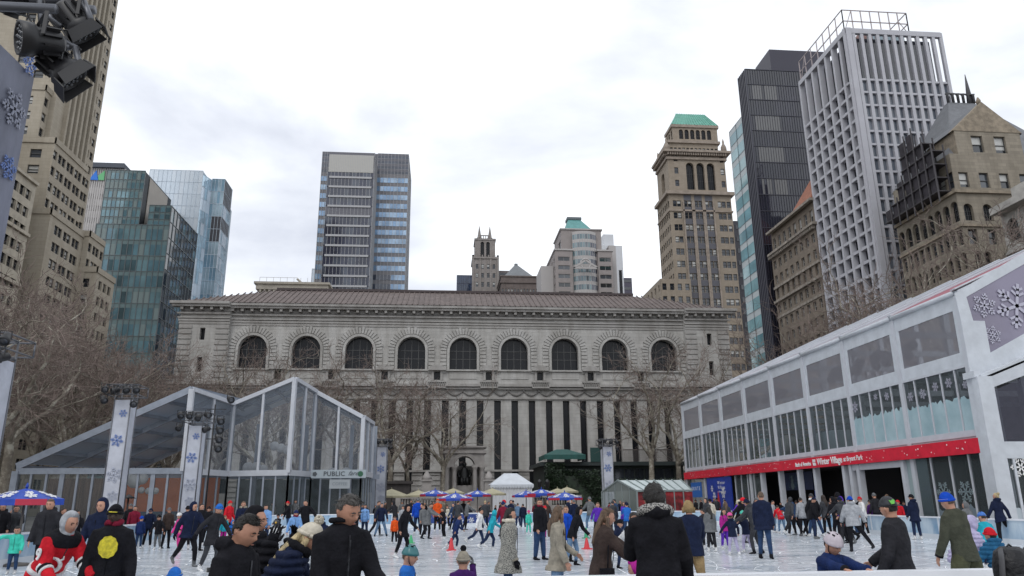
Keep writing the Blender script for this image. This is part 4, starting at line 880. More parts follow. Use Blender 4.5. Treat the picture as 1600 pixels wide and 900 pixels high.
# M: brown romanesque
cm = aX(1482, 238, SX); yM = cm.y; zM = cm.z; yMe = aX(1400, 350, SX).y
M_ro = stone('sandstone_brown', (.25, .22, .175), 1.1, .45, .85, .12, .3); M_rot = mat('sandstone_trim', (.24, .20, .15), .85, var=.25, scale=1.4, bump=.5)
bM = Bld('romanesque_building', (SX, yM, 0), 'brown sandstone building with arched windows, gable and scaffolded slate roof', M_ro, M_rot, zvis=20)
zA = aX(1482, 306, SX).z; fm_ = 3.15; x2 = SX+34
Ll = yMe-yM
def arow(Wd, n, w_, z0_, hh, m=None): return [(a, b, z0_, z0_+hh, 'arch') for a, b in cols(Wd, n, w_, m)]
hl = arow(Ll, 8, 1.35, zA-3.9, 2.8); hf = arow(34, 13, 1.25, zA-3.9, 2.3)
for j in range(1, 10):
    z0_ = zA-3.9-j*fm_
    if z0_ < 1: break
    if j % 2: hl += grid(pairs(Ll, 5, .95, .35), [(z0_, z0_+2.0)]); hf += grid(cols(34, 13, 1.2), [(z0_, z0_+2.0)])
    else: hl += [(a, b, z0_, z0_+2.2, 'arch') for a, b in pairs(Ll, 5, .95, .35)]; hf += [(a, b, z0_, z0_+2.2, 'arch') for a, b in pairs(34, 8, .9, .4)]
bM.block(SX, x2, yM, yMe, 0, zA, left=hl, front=hf, depth=.45)
bM.block(SX+.3, x2, yM+.3, yMe, zA, zM, front=grid(cols(33.7, 12, 1.3), [(zA+.8, zA+2.9)]), left=grid(cols(Ll-.3, 8, 1.3), [(zA+.8, zA+3.0)]))
bM.band(SX, x2, yM, yMe, zA-.2, zA+.2, .35); bM.band(SX, x2, yM, yMe, zA-fm_-1.6, zA-fm_-1.3, .25); bM.band(SX, x2, yM, yMe, zA-3*fm_-1.6, zA-3*fm_-1.3, .25)
gx = aY(1543, 200, yM).x; gz = aY(1543, 158, yM).z; gw = 4.6; gzb = zM
bM.face((gx-gw, yM+.28), 0, 2*gw, zM-.01, zM+3.3, grid(cols(2*gw, 2, 1.6, 2.2), [(zM-.01+.3, zM+2.7)]), .4)
bM.T.prism([(gx-gw-.3, yM+.2, zM+3.3), (gx+gw+.3, yM+.2, zM+3.3), (gx, yM+.2, gz)], (0, 1, 0)); bM.T.lathe([(.2, gz-.2), (.35, gz+.3), (.1, gz+.9)], (gx, yM+.7, 0), 6)
bM.T.box(gx-gw, gx-gw+.01, yM+.3, yM+6, zM, zM+3.3)
bM.done()
M_sl = mat('blue_grey_slate', (.13, .135, .145), .55, var=.15, scale=1.5, bump=.3)
v = MB(); rz = aX(1490, 160, SX+5).z; rx = aX(1490, 160, SX+5)
def hip(mb, x0, x1, y0, y1, z0, xa, xb, ya, yb, z1, mi=0): mb.add(((x0, y0, z0), (x1, y0, z0), (x1, y1, z0), (x0, y1, z0), (xa, ya, z1), (xb, ya, z1), (xb, yb, z1), (xa, yb, z1)), ((0, 1, 5, 4), (1, 2, 6, 5), (2, 3, 7, 6), (3, 0, 4, 7), (4, 5, 6, 7)), mi)
tz = aY(1490, 160, yM+8); hip(v, SX+.6, SX+19, yM+.8, yM+14, zM, tz.x-.8, tz.x+3.2, yM+8, yM+9, tz.z)
hip(v, SX+12, x2, yM+1.2, yMe, zM, SX+16, x2-3, yM+9, yM+10, zM+6.5)
v.add(((gx-gw-.4, yM+.3, zM+3.2), (gx, yM+.3, gz), (gx, yM+8, gz), (gx-gw-.4, yM+8, zM+3.2)), ((0, 1, 2, 3),)); v.add(((gx+gw+.4, yM+.3, zM+3.2), (gx, yM+.3, gz), (gx, yM+8, gz), (gx+gw+.4, yM+8, zM+3.2)), ((0, 1, 2, 3),))
v.box(gx-gw+.05, gx+gw-.05, yM+.8, yM+8, zM, zM+3.2)
v.build('slate_roof', M_sl, bM.root)
v = MB()
for k in range(6): v.lathe([(.2, tz.z), (.2, tz.z+1.2), (.3, tz.z+1.4)], (tz.x-.8+k*.8, yM+8, 0), 6)
v.bar((tz.x-1, yM+8, tz.z+1.4), (tz.x+3.4, yM+8, tz.z+1.4), .2, .15); v.tube([(tz.x+3, yM+8.5, tz.z), (tz.x+3, yM+8.5, tz.z+2.4), (tz.x+3, yM+8.5, tz.z+5)], [.5, .3, .05], 6); v.build('roof_cresting', mat('dark_iron', (.05, .05, .055), .6), bM.root)
# scaffold on the park side of the roof
sc = MB(); ne = MB(); ys = yM+.8
M_net = mat('scaffold_net', (.028, .024, .03), .9, var=.5, scale=1.2, bump=.5)
for k in range(7):
    y0 = yM+1+k*(Ll-1)/7; y1 = y0+(Ll-1)/7; top = zM+(-1.2 if k > 4 else (3.2 if 1 <= k <= 3 else 1.0))+(2.6 if k in (2, 3) else 0)-k*.35
    for lv in range(5):
        z = zA+.5+lv*1.9
        if z < top: sc.bar((SX-1.6, y0, z), (SX-1.6, y1, z), .08, .08); sc.bar((SX-1.6, y0, z), (SX+.3, y0, z), .1, .1); sc.box(SX-1.5, SX+.2, y0, y1, z-.08, z)
    sc.bar((SX-1.6, y0, zA-1), (SX-1.6, y0, top+.6), .14, .14); sc.bar((SX+.1, y0, zA+.3), (SX+.1, y0, top+.6), .14, .14)
    ne.box(SX-1.35, SX-1.3, y0+.1, y1-.1, zA+.6, top)
so2 = empty('scaffold', (SX-1.6, yM, zA), 'dark netted scaffold climbing the corner of the brown arched building', 'scaffold'); sc.build('tubes', mat('scaffold_steel', (.05, .045, .05), .6), so2); ne.build('netting', M_net, so2)
# N: pale block at the right edge
pn = aX(1560, 320, SX-2); n2_ = aX(1597, 215, SX-2)
bN = Bld('classical_building', (SX, 50, 0), 'pale stone building with heavy cornice cut off by the right edge', mat('pale_far_stone', (.36, .345, .32), .8, var=.2, scale=.8, bump=.4), zvis=15)
zN = pn.z-1
bN.block(SX-2, SX+20, 50, pn.y, 0, zN, left=grid(cols(pn.y-50, 9, 1.7), [(zN-3.8-(i)*4.4, zN-1.2-(i)*4.4) for i in range(8)], 'arch'), front=[])
bN.band(SX-2, SX+20, 50, pn.y, zN-.4, zN+.4, 1.3); bN.band(SX-2, SX+20, 50, pn.y, zN-5.2, zN-4.8, .5); bN.block(SX-1, SX+20, 50, pn.y-1, zN+.4, zN+2.6); bN.done()
# filler blocks far right behind the trees
# ------------------------------------------------------------ right pavilion
M_alu = mat('white_frame', (.50, .52, .56), .45, var=.05, scale=2); M_pvc = mat('white_vinyl', (.52, .55, .59), .5, var=.08, scale=1.5, bump=.35, bscale=2.5)
M_clr = clear('clear_vinyl', (.33, .325, .36), .42, .15); M_gls = clear('shop_glass', (.20, .24, .25), .15, .05); M_frost = mat('frosted_film', (.28, .41, .45), .3, col2=(.40, .53, .57), scale=.7, spec=.6)
M_tint = clear('tinted_vinyl', (.25, .23, .31), .6, .2); M_gal = mat('galvanised_steel', (.32, .34, .36), .45, metal=.5, var=.15, scale=3)
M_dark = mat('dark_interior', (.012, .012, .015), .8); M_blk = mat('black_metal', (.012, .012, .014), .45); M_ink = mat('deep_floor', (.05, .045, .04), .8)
PX = 25.; PY0, PY1 = 33.5, 77.3; PW = 16.
zz = lambda px_, py_: aX(px_, py_, PX).z
ze, zp1, zp0, zg1, zg0, zb1_, zb0_ = zz(1490, 461), zz(1488, 487), zz(1500, 552), zz(1488, 580), zz(1488, 676), zz(1535, 684), zz(1535, 708)
pav = empty('pavilion', (PX, PY0, 0), 'big white two storey glazed pavilion with red banner along the right side of the rink', 'pavilion')
fr, pv = MB(), MB(); nb_ = 8; bl_ = (PY1-PY0)/nb_
zr_ = ze+7.2; PXm = PX+PW
roof = MB(); rs = MB()
for i in range(nb_+1):
    y = PY0+bl_*i
    fr.box(PX-.12, PX+.22, y-.16, y+.16, 0, ze-.1); fr.bar((PX, y, ze), (PXm, y, zr_), .3, .3)
    fr.box(PX+PW-.2, PX+PW+.2, y-.16, y+.16, 0, zr_)
    if i < nb_:
        ya, yb = y+.16, y+bl_-.16
        # vinyl surround of the upper clear panels
        pv.box(PX-.06, PX-.02, ya-.16, yb+.16, zp1, ze); pv.box(PX-.06, PX-.02, ya-.16, yb+.16, zg1+.12, zp0); pv.box(PX-.055, PX-.02, ya-.16, ya+.28, zp0, zp1); pv.box(PX-.055, PX-.02, yb-.28, yb+.16, zp0, zp1)
        pv.tube([(PX-.12, ya-.05, ze+.05), (PX-.12, yb+.05, ze+.05)], .13, 8)
        c = MB(); c.quad((PX-.03, yb-.28, zp0), (PX-.03, ya+.28, zp0), (PX-.03, ya+.28, zp1), (PX-.03, yb-.28, zp1)); c.build('clear_panel', M_clr, pav)
        m5 = 5
        for k in range(m5+1):
            yy = y+bl_*k/m5; fr.box(PX-.06, PX+.06, yy-.035, yy+.035, zg0-.25, zg1+.1)
        c = MB(); c.quad((PX, yb+.16, zg0), (PX, ya-.16, zg0), (PX, ya-.16, zg1+.1), (PX, yb+.16, zg1+.1)); c.build('glazing', M_gls, pav)
        roof.quad((PX-.2, y+.15, ze+.15), (PXm, y+.15, zr_+.1), (PXm, y+bl_-.15, zr_+.1), (PX-.2, y+bl_-.15, ze+.15), 1 if i == 0 else 0)
        rs.bar((PX-.2, y, ze+.2), (PXm, y, zr_+.16), .35, .06)
fr.box(PX-.08, PX+.08, PY0, PY1, zg1+.02, zg1+.14); fr.box(PX-.1, PX+.08, PY0, PY1, zg0-.3, zg0); fr.box(PX-.04, PX+.1, PY0, PY1, zb1_+.02, zg0-.3)
fr.build('frame', M_alu, pav); pv.build('white_panels', M_pvc, pav); roof.build('roof', [clear('roof_vinyl', (.42, .40, .45), .6, .3), mat('roof_red', (.30, .07, .10), .5)], pav); rs.build('roof_seams', M_pvc, pav)
# frosted film with snowy edge on the nearer bays
rr = random.Random(4)
for i in range(2):
    for k in range(5):
        y0 = PY0+bl_*i+bl_*k/5+.05; y1 = y0+bl_/5-.1; P = [(PX-.012, y1, zg0), (PX-.012, y0, zg0)]; n = 9
        for q in range(n+1): P.append((PX-.012, y0+(y1-y0)*q/n, zg0+(zg1-zg0)*(.52+.03*i)+rr.uniform(-.10, .14)))
        c = MB(); c.prism(P, (.006, 0, 0)); c.build('frosted_film', M_frost, pav)
        if rr.random() < .75:
            c = MB(); flake(c, (PX-.02, (y0+y1)/2+rr.uniform(-.1, .1), zg0+(zg1-zg0)*rr.uniform(.70, .88)), (0, 1, 0), (0, 0, 1), rr.uniform(.18, .34), (-1, 0, 0), seed=rr.random()); c.build('snowflake_decal', mat('pale_decal', (.42, .42, .50), .5), pav)
# inside: upper floor, back wall, ducts, posts, planting, cabinets
ins = MB(); ins.box(PX+.3, PX+PW, PY0+.3, PY1-.2, zb0_+.1, zb1_-.05); ins.build('upper_floor', M_ink, pav)
ins = MB(); ins.box(PX+PW-.4, PX+PW-.1, PY0, PY1, 0, ze+1); ins.build('back_wall', mat('dim_back_wall', (.20, .20, .21), .8, var=.3, scale=.4), pav)
ins = MB()
for i in range(nb_+1):
    y = PY0+bl_*i; ins.box(PX+6.8, PX+7.2, y-.2, y+.2, 0, ze+3); ins.bar((PX+.2, y, zp1-.1), (PX+PW, y, zp1-.1), .2, .35); ins.bar((PX+.2, y, zg1+.25), (PX+PW, y, zg1+.25), .2, .35)
ins.build('inner_posts_and_beams', M_gal, pav)
rr = random.Random(12)
for i in (1, 2, 4, 5, 6):
    d = MB(); P = [(PX+1.4+rr.uniform(-.2, .2), PY0+bl_*i+.6+k*.8, zp1-.7+.25*math.sin(k*1.7+i)) for k in range(6)]; d.tube(P, .28, 8)
    for k in range(4): d.sphere((PX+1.2, PY0+bl_*i+.9+k*1.1, zp1-1.1), .28, 8, 6)
    d.build('hanging_duct', mat('duct_grey', (.05, .05, .06), .5), pav)
for px_, py_ in ((1114, 696), (1232, 695)):
    p = aX(px_, py_, PX+1.8); d = MB(); d.sphere(p, .75, 18, 12); d.build('round_lamp', mat('white_globe', (.62, .60, .55), .5), pav)
for px_, py_ in ((1120, 715), (1175, 711), (1262, 700)):
    p = aX(px_, py_, PX+1.0); d = MB(); rr = random.Random(int(px_))
    for k in range(120):
        a, r = rr.uniform(0, 6.28), rr.uniform(.1, .7); z = rr.uniform(-.3, .7); c = Vector((p.x+r*math.cos(a), p.y+r*math.sin(a), p.z+z)); q = Vector((rr.uniform(-1, 1), rr.uniform(-1, 1), rr.uniform(-.3, 1)))*.18
        s_ = q.orthogonal().normalized()*.07; d.quad(c-s_, c+s_, c+q+s_, c+q-s_)
    d.box(p.x-.3, p.x+.3, p.y-.3, p.y+.3, zb1_, p.z-.2); d.thing('potted_plant', mat('fresh_leaf', (.09, .14, .03), .6, var=.3, scale=8), (p.x, p.y, zb1_), {1120: 'small green potted shrub in the far end of the pavilion upper window', 1175: 'yellow green potted shrub behind the pavilion upper glazing', 1262: 'green potted shrub near the middle of the pavilion upper glazing'}[px_], 'plant')
d = MB()
a, b = aX(1277, 700, PX+.8), aX(1309, 700, PX+.8); d.box(PX+.8, PX+1.8, b.y, a.y, zb1_, zb1_+1.7); d.build('white_cabinet', mat('cabinet_pale', (.55, .63, .65), .4), pav)
# red banner
bn = MB(); bn.box(PX-.3, PX-.22, PY0-.1, PY1+.1, zb0_, zb1_); bn.box(PX-.22, PX-.1, PY0-.1, PY1+.1, zb1_-.06, zb1_-.01); bo = bn.build('banner', M_red, pav)
bs = MB(); rr = random.Random(8)
for i in range(95):
    u = rr.random(); y = PY0+.5+u*(PY1-PY0-1); pxx = proj((PX-.31, y, (zb0_+zb1_)/2))[0]
    if 1238 < pxx < 1352: continue
    bs.lathe([(.035*rr.uniform(.5, 1.3), 0), (.02, .006)], (PX-.3, y, rr.uniform(zb0_+.1, zb1_-.1)), 6, axis=(-1, 0, 0), sm=False)
tag(bs.build('snow_dots', M_white, bo), kind='stuff')
zc_ = (zb0_+zb1_)/2; rot = (PI/2, 0, -PI/2)
def yat(px_, z=zc_): 
    lo, hi = PY0, PY1
    for _ in range(40):
        m = (lo+hi)/2
        if proj((PX-.3, m, z))[0] > px_: lo = m
        else: hi = m
    return lo
def fit(name, s, px0, px1, size, z, bold=0.):
    y0, y1 = yat(px0), yat(px1)    # y0 far, y1 near; reading direction runs toward the camera
    return text(name, s, size, M_white, bo, (PX-.315, (y0+y1)/2, z), rot, .008, bold=bold, width=y0-y1)
fit('lettering', 'Winter Village', 1277, 1316, .58, zc_, .012); fit('lettering', 'at Bryant Park', 1318, 1348, .42, zc_, .004); fit('lettering', 'Bank of America', 1243, 1267, .36, zc_-.05, .012)
lg = MB(); y0 = yat(1272)
for k in range(3):
    for q in (-1, 1): lg.prism([(PX-.31, y0+(-.2+.14*k), zc_+.015*q), (PX-.31, y0+(-.2+.14*k)+.11, zc_+.015*q), (PX-.31, y0+(-.2+.14*k)+.07+.03*q, zc_+.2*q), (PX-.31, y0+(-.2+.14*k)-.04+.03*q, zc_+.2*q)], (-.008, 0, 0))
lg.build('flag_emblem', M_white, bo)
# lower storey: glazed bays, posters, dark openings
lf = MB(); gz = MB()
def low(px_): return yat(px_, 2.0)
ys = [PY1, low(1106), low(1145), low(1188), low(1246), low(1316), low(1328), low(1408), low(1423), PY0]
for y in (PY1, low(1104), low(1146), low(1186)): d_ = MB(); d_.box(PX-.06, PX+.1, y-.06, y+.06, 0, zb0_); d_.build('post', M_alu, pav)
for k in range(1, 4): y = low(1146)+(low(1186)-low(1146))*k/4; d_ = MB(); d_.box(PX-.05, PX+.06, y-.05, y+.05, 0, zb0_); d_.build('mullion', M_alu, pav)
for y in (low(1189), low(1247), low(1318), low(1329), low(1411)): d_ = MB(); d_.box(PX-.16, PX+.16, y-.15, y+.15, 0, zb0_); d_.build('door_post', M_alu, pav)
for px_ in (1425, 1453, 1483, 1513): y = low(px_); d_ = MB(); d_.box(PX-.05, PX+.06, y-.05, y+.05, 0, zb0_); d_.build('mullion', M_alu, pav)
lf.box(PX-.08, PX+.1, low(1408), low(1329), zb0_-.35, zb0_)
lf.build('door_head', M_alu, pav)
for a, b in ((PY1, low(1104)), (low(1146), low(1186)), (low(1425), PY0)):
    c = MB(); c.quad((PX, a, 0), (PX, b, 0), (PX, b, zb0_), (PX, a, zb0_)); c.build('glazing', M_gls, pav)
c = MB(); c.box(PX+.02, PX+.06, low(1445), low(1412), 0, zb0_); c.build('frosted_panel', mat('milky_panel', (.30, .38, .39), .3), pav)
c = MB()
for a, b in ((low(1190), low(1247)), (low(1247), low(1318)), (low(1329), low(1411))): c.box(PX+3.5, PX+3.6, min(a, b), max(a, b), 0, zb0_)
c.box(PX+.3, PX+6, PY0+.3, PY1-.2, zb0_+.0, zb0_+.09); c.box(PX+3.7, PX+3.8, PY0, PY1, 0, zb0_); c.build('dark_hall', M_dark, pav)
sg = MB(); y0, y1 = low(1196), low(1244); sg.box(PX+1.0, PX+1.06, y1, y0, zb0_-1.35, zb0_-.1); so_ = sg.build('sign', mat('navy_sign', (.008, .02, .07), .5), pav)
M_dimt = mat('dim_blue_letter', (.05, .11, .16), .5); ym = (y0+y1)/2
text('lettering', 'POLAR', .55, M_dimt, so_, (PX+.98, ym-.1, zb0_-.5), rot, .006, spacing=1.4); text('lettering', 'LOUNGE', .55, M_dimt, so_, (PX+.98, ym-.1, zb0_-1.0), rot, .006, spacing=1.3)
sn = MB()
for z_, r_ in ((-1.05, .26), (-.7, .19), (-.42, .13)): sn.lathe([(r_, 0), (r_*.9, .01)], (PX+.975, ym+.55, zb0_+z_), 14, axis=(-1, 0, 0), sm=False)
sn.build('snowman_emblem', mat('dim_pale', (.12, .17, .19), .5), so_)
c = MB(); c.box(PX+.9, PX+1.05, low(1252), low(1247), 0, 2.2); c.build('blue_post_wrap', mat('royal_blue', (.01, .05, .35), .4), pav)
# blue poster with red mark
y0, y1 = low(1104), low(1142)
po = MB(); po.box(PX-.2, PX-.12, y1, y0, 0.2, zb0_-.05); po = po.build('poster', mat('poster_blue', (.008, .035, .30), .45, var=.2, scale=2), pav)
pr = MB(); yc = (y0+y1)/2+.2; P = [(PX-.21, yc+.9*s_*w_, z_) for s_, w_, z_ in ((1, .35, .2), (1, .42, 1.0), (1, .2, 1.9), (0, 0, 2.4), (-1, .22, 1.9), (-1, .45, 1.0), (-1, .35, .2))]
pr.prism(P, (-.01, 0, 0)); pr.build('red_shape', mat('poster_red', (.55, .02, .03), .4), po)
for dy, z_, r_ in ((1.6, 2.2, .5), (1.7, 1.3, .4), (-1.3, 1.9, .42), (-1.9, 2.6, .3), (1.9, .7, .25), (-1.7, 1.1, .3)):
    c = MB(); flake(c, (PX-.21, yc-dy*.8, z_), (0, 1, 0), (0, 0, 1), r_, (-1, 0, 0)); c.build('snowflake_decal', M_white, po)
text('lettering', 'Winter', .42, M_white, po, (PX-.215, yc-.9, zb0_-.55), rot, .005, spacing=1.5); text('lettering', 'Village', .42, M_white, po, (PX-.215, yc-.9, zb0_-.95), rot, .005, spacing=1.5); text('lettering', 'at Bryant Park', .22, M_white, po, (PX-.215, yc-.9, zb0_-1.3), rot, .005, spacing=1.5)
y0, y1 = low(1078), low(1094); c = MB(); c.box(PX-.14, PX-.08, y1, y0, zb0_-1.75, zb0_-.35); po = c.build('small_sign', mat('sky_sign', (.02, .12, .42), .45), pav)
text('lettering', 'SKATE', .5, M_white, po, (PX-.15, (y0+y1)/2, zb0_-.95), rot, .005, spacing=2.)
# gable end facing the camera and the lower annexe
gy = PY0-.2
def q3(px_, py_, Y=gy): p = aY(px_, py_, Y); return (p.x, Y, p.z)
ge = MB()
P = [q3(1490, 461), q3(1600, 396), q3(1720, 330)]; top = P
def strip(mb, outer, inner, Y, t=.06):
    n = len(outer)
    for i in range(n):
        j = (i+1) % n; mb.prism([outer[i], outer[j], inner[j], inner[i]], (0, t, 0))
O_ = [q3(1492, 458), q3(1760, 300), q3(1760, 500), q3(1525, 600)]; I_ = [q3(1510, 464), q3(1745, 330), q3(1745, 440), q3(1537, 557)]
strip(ge, O_, I_, gy)
ge.box(PX-.2, PX+1.0, gy-.05, gy+.03, 0, zg1+2.2); ge.build('gable_surround', M_pvc, pav)
c = MB(); c.poly([(x, gy+.03, z) for x, _, z in I_]); c.build('gable_panel', M_tint, pav)
M_decal = mat('mauve_decal', (.44, .43, .52), .5)
for px_, py_, r_ in ((1538, 477, .62), (1589, 478, 1.15), (1551, 523, .45), (1640, 420, .9)):
    p = aY(px_, py_, gy-.02); c = MB(); flake(c, p, (1, 0, 0), (0, 0, 1), r_, (0, -1, 0), .01, seed=.3); c.build('snowflake_decal', M_decal, pav)
ay = PY0-.8
an = MB(); ax0 = aY(1530, 620, ay).x
def q4(px_, py_): p = aY(px_, py_, ay); return (p.x, ay, p.z)
zl = q4(1543, 690)[2]; zl2 = q4(1543, 612)[2]; zt4 = q4(1534, 588)[2]
an.box(ax0, ax0+.75, ay-.1, ay+.3, 0, zt4); an.prism([q4(1530, 592), q4(1800, 480), q4(1800, 510), q4(1534, 612)], (0, .3, 0)); an.prism([q4(1528, 588), q4(1800, 476), q4(1800, 482), q4(1530, 596)], (0, PY0-ay, 0))
an.box(ax0+.6, ax0+14, ay-.05, ay+.1, zl-.75, zl); an.bar((ax0+.1, ay, zt4+.1), (ax0+.1, PY0, zt4+.1), .3, .3)
for k in range(7): x = ax0+1.1+k*1.55; an.box(x-.06, x+.06, ay-.04, ay+.08, 0, zl-.7)
an.box(ax0+8, ax0+8.4, ay-.05, ay+.2, 0, zl2+3)
an.build('annexe_frame', M_pvc, pav)
c = MB(); c.quad((ax0+.75, ay+.02, 0), (ax0+14, ay+.02, 0), (ax0+14, ay+.02, zl-.7), (ax0+.75, ay+.02, zl-.7)); c.build('glazing', M_gls, pav)
c = MB(); c.poly([(ax0+.75, ay+.02, zl), (ax0+14, ay+.02, zl), (ax0+14, ay+.02, zl2+5.2), (ax0+.75, ay+.02, zl2+.05)]); c.build('clear_panel', clear('dark_vinyl', (.05, .05, .08), .5, .15), pav)
c = MB(); c.quad((ax0+.1, ay+.3, 0), (ax0+.1, PY0, 0), (ax0+.1, PY0, zt4), (ax0+.1, ay+.3, zt4)); c.build('side_panel', M_pvc, pav)
rr = random.Random(2)
for px_, py_, r_ in ((1595, 730, .5), (1575, 775, .28)):
    p = aY(px_, py_, ay-.02); c = MB(); flake(c, p, (1, 0, 0), (0, 0, 1), r_, (0, -1, 0), .01); c.build('snowflake_decal', M_white, pav)
P = [(ax0+.8, ay-.012, .2)]+[(ax0+.8+i*.2, ay-.012, .75+rr.uniform(-.1, .45)) for i in range(16)]+[(ax0+3.8, ay-.012, .2)]; c = MB(); c.prism(P[::-1], (0, .006, 0)); c.build('frosted_film', mat('white_frost', (.42, .48, .52), .4), pav)
for px_ in (1466, 1500): 
    y = low(px_); c = MB(); flake(c, (PX-.02, y, 1.9), (0, 1, 0), (0, 0, 1), .55, (-1, 0, 0)); c.build('snowflake_decal', mat('dim_decal', (.22, .28, .30), .5), pav)
    P = [(PX-.012, low(px_-12), .3), (PX-.012, low(px_+12), .3)]+[(PX-.012, low(px_+12)+(low(px_-12)-low(px_+12))*k/6, 1.0+rr.uniform(0, .4)) for k in range(7)]; c = MB(); c.prism(P, (.005, 0, 0)); c.build('frosted_film', mat('dim_frost', (.16, .20, .23), .4), pav)
# ------------------------------------------------------------ left glass pavilion
DY = 9.
lp = empty('pavilion', (-15, 60, 0), 'angular clear roofed glass pavilion with white frames behind the far left rink corner', 'pavilion')
M_grs = mat('grey_steel', (.27, .30, .35), .5, metal=.3, var=.1, scale=2); M_lrf = clear('roof_film', (.50, .56, .64), .32, .3)
ZB = aY(400, 741, 54+DY).z
def qq(px_, py_, Y): return Vector(aY(px_, py_, Y+DY))
wf = MB(); gf = MB(); cl = []
corn = [(300, 608, 47.), (366, 631, 52.5), (461, 592, 51.), (494, 612, 55.), (568, 652, 54.), (583, 662, 58.)]
T_ = [qq(*c) for c in corn]
B_ = [Vector((t.x, t.y, ZB)) for t in T_]
for i in range(len(T_)-1):
    a, b, c, d = B_[i], B_[i+1], T_[i+1], T_[i]
    nn = (b-a).cross(Vector((0, 0, 1))).normalized()
    wf.bar(d, c, .3, .34, up=nn); wf.bar(a, b, .3, .42); wf.bar(a, d, .3, .3, up=nn)
    k = 2 if i in (1, 3) else 1
    for m in range(1, k+1 if i in (1, 3) else 2):
        t = m/(k if i not in (1, 3) else 2) if i in (1, 3) else .5
        if t < 1: wf.bar(a.lerp(b, t), d.lerp(c, t), .18, .22, up=nn)
    g_l = MB(); g_l.quad(a, b, c, d); g_l.build('clear_panel', clear('clear_wall', (.46, .51, .58), .13, .10), lp)
    # lower storey
    n = 5 if i in (1, 3) else 4
    for m in range(n+1): p = a.lerp(b, m/n); gf.bar((p.x, p.y, 0), (p.x, p.y, ZB-.2), .13, .13)
    g_l = MB(); g_l.quad((a.x, a.y, 0), (b.x, b.y, 0), b, a); g_l.build('glazing', M_gls, lp)
wf.bar(B_[-1], T_[-1], .3, .3)
# left low section: long sloping verge, rafters, film roof
V0, V1 = qq(27, 729, 46.), T_[0]; L0 = Vector((V0.x, V0.y, ZB)); L1 = Vector((V1.x, V1.y, ZB))
back = 12.
gf.bar(V0, V1, .3, .45); gf.bar(L0, L1, .25, .4); wf.bar(L1, V1, .35, .35)
for k in range(0, 4):
    off = Vector((1.0*k, 3.7*k, .0)); gf.bar(V0+off, V1+off, .22, .35)
for k in range(7):
    t = k/6; gf.bar(V0.lerp(V1, t), V0.lerp(V1, t)+Vector((3, 11.1, 0)), .18, .22)
rf = MB(); rf.quad(V0+Vector((0, 0, .2)), V1+Vector((0, 0, .2)), V1+Vector((3, 11.1, .2)), V0+Vector((3, 11.1, .2))); rf.build('roof', M_lrf, lp)
for k in range(12): p = L0.lerp(L1, k/11); gf.bar((p.x, p.y, 0), (p.x, p.y, ZB), .14 if k % 3 else .3, .14)
g_l = MB(); g_l.quad((L0.x, L0.y, 0), (L1.x, L1.y, 0), L1, L0); g_l.build('glazing', M_gls, lp)
gf.bar((L0.x, L0.y, 0), L0, .4, .4)
# roof planes behind each wall piece
bk = Vector((-.6, 9, 0))
for i in (1, 3):
    a, b = T_[i], T_[i+1]; r_ = MB(); r_.quad(a+Vector((0, .1, .12)), b+Vector((0, .1, .12)), b+bk, a+bk); r_.build('roof', M_lrf, lp)
    for t in (0, .33, .66, 1): p = a.lerp(b, t); gf.bar(p, p+bk, .16, .24)
    for t in (.33, .66): gf.bar(a+bk*t, b+bk*t, .16, .24)
for i in (0, 2): gf.bar(T_[i], T_[i+1]+Vector((0, 8, 0)), .16, .24)
for x, y in ((-16, 69), (-12, 70), (-8, 70), (-20, 67), (-25, 66), (-6, 71)): gf.bar((x, y, 0), (x, y, ZB+4.5), .3, .3)
gf.bar((-27, 67, ZB), (-5.5, 71, ZB), .25, .4)
wf.build('white_frame', M_alu, lp); gf.build('steel_frame', M_grs, lp)
c = MB(); a, b = qq(195, 760, 56), qq(345, 760, 56); c.box(a.x, b.x, 55.5+DY, 55.7+DY, 1.1, ZB-.2); c.build('orange_wall', mat('orange_wall', (.68, .17, .05), .7, var=.1, scale=1), lp)
c = MB(); c.box(a.x, b.x, 55.3+DY, 55.49+DY, 0, 1.1); c.build('blue_counter', mat('slate_blue', (.07, .10, .15), .6), lp)
c = MB(); c.box(qq(350, 760, 58).x, qq(575, 760, 62).x, 62+DY, 62.2+DY, 0, ZB-.2); c.build('back_wall', mat('back_grey', (.07, .08, .085), .7, var=.5, scale=.9), lp)
c = MB(); c.box(qq(60, 760, 54).x, qq(192, 760, 56).x, 55.4+DY, 55.5+DY, 0, ZB-.2); c.build('curtain_wall', mat('rust_curtain', (.10, .065, .05), .9, var=.5, scale=1.5, stretch=(6, 1, .3)), lp)
W_L = mat('balloon_white', (.62, .60, .58), .5)
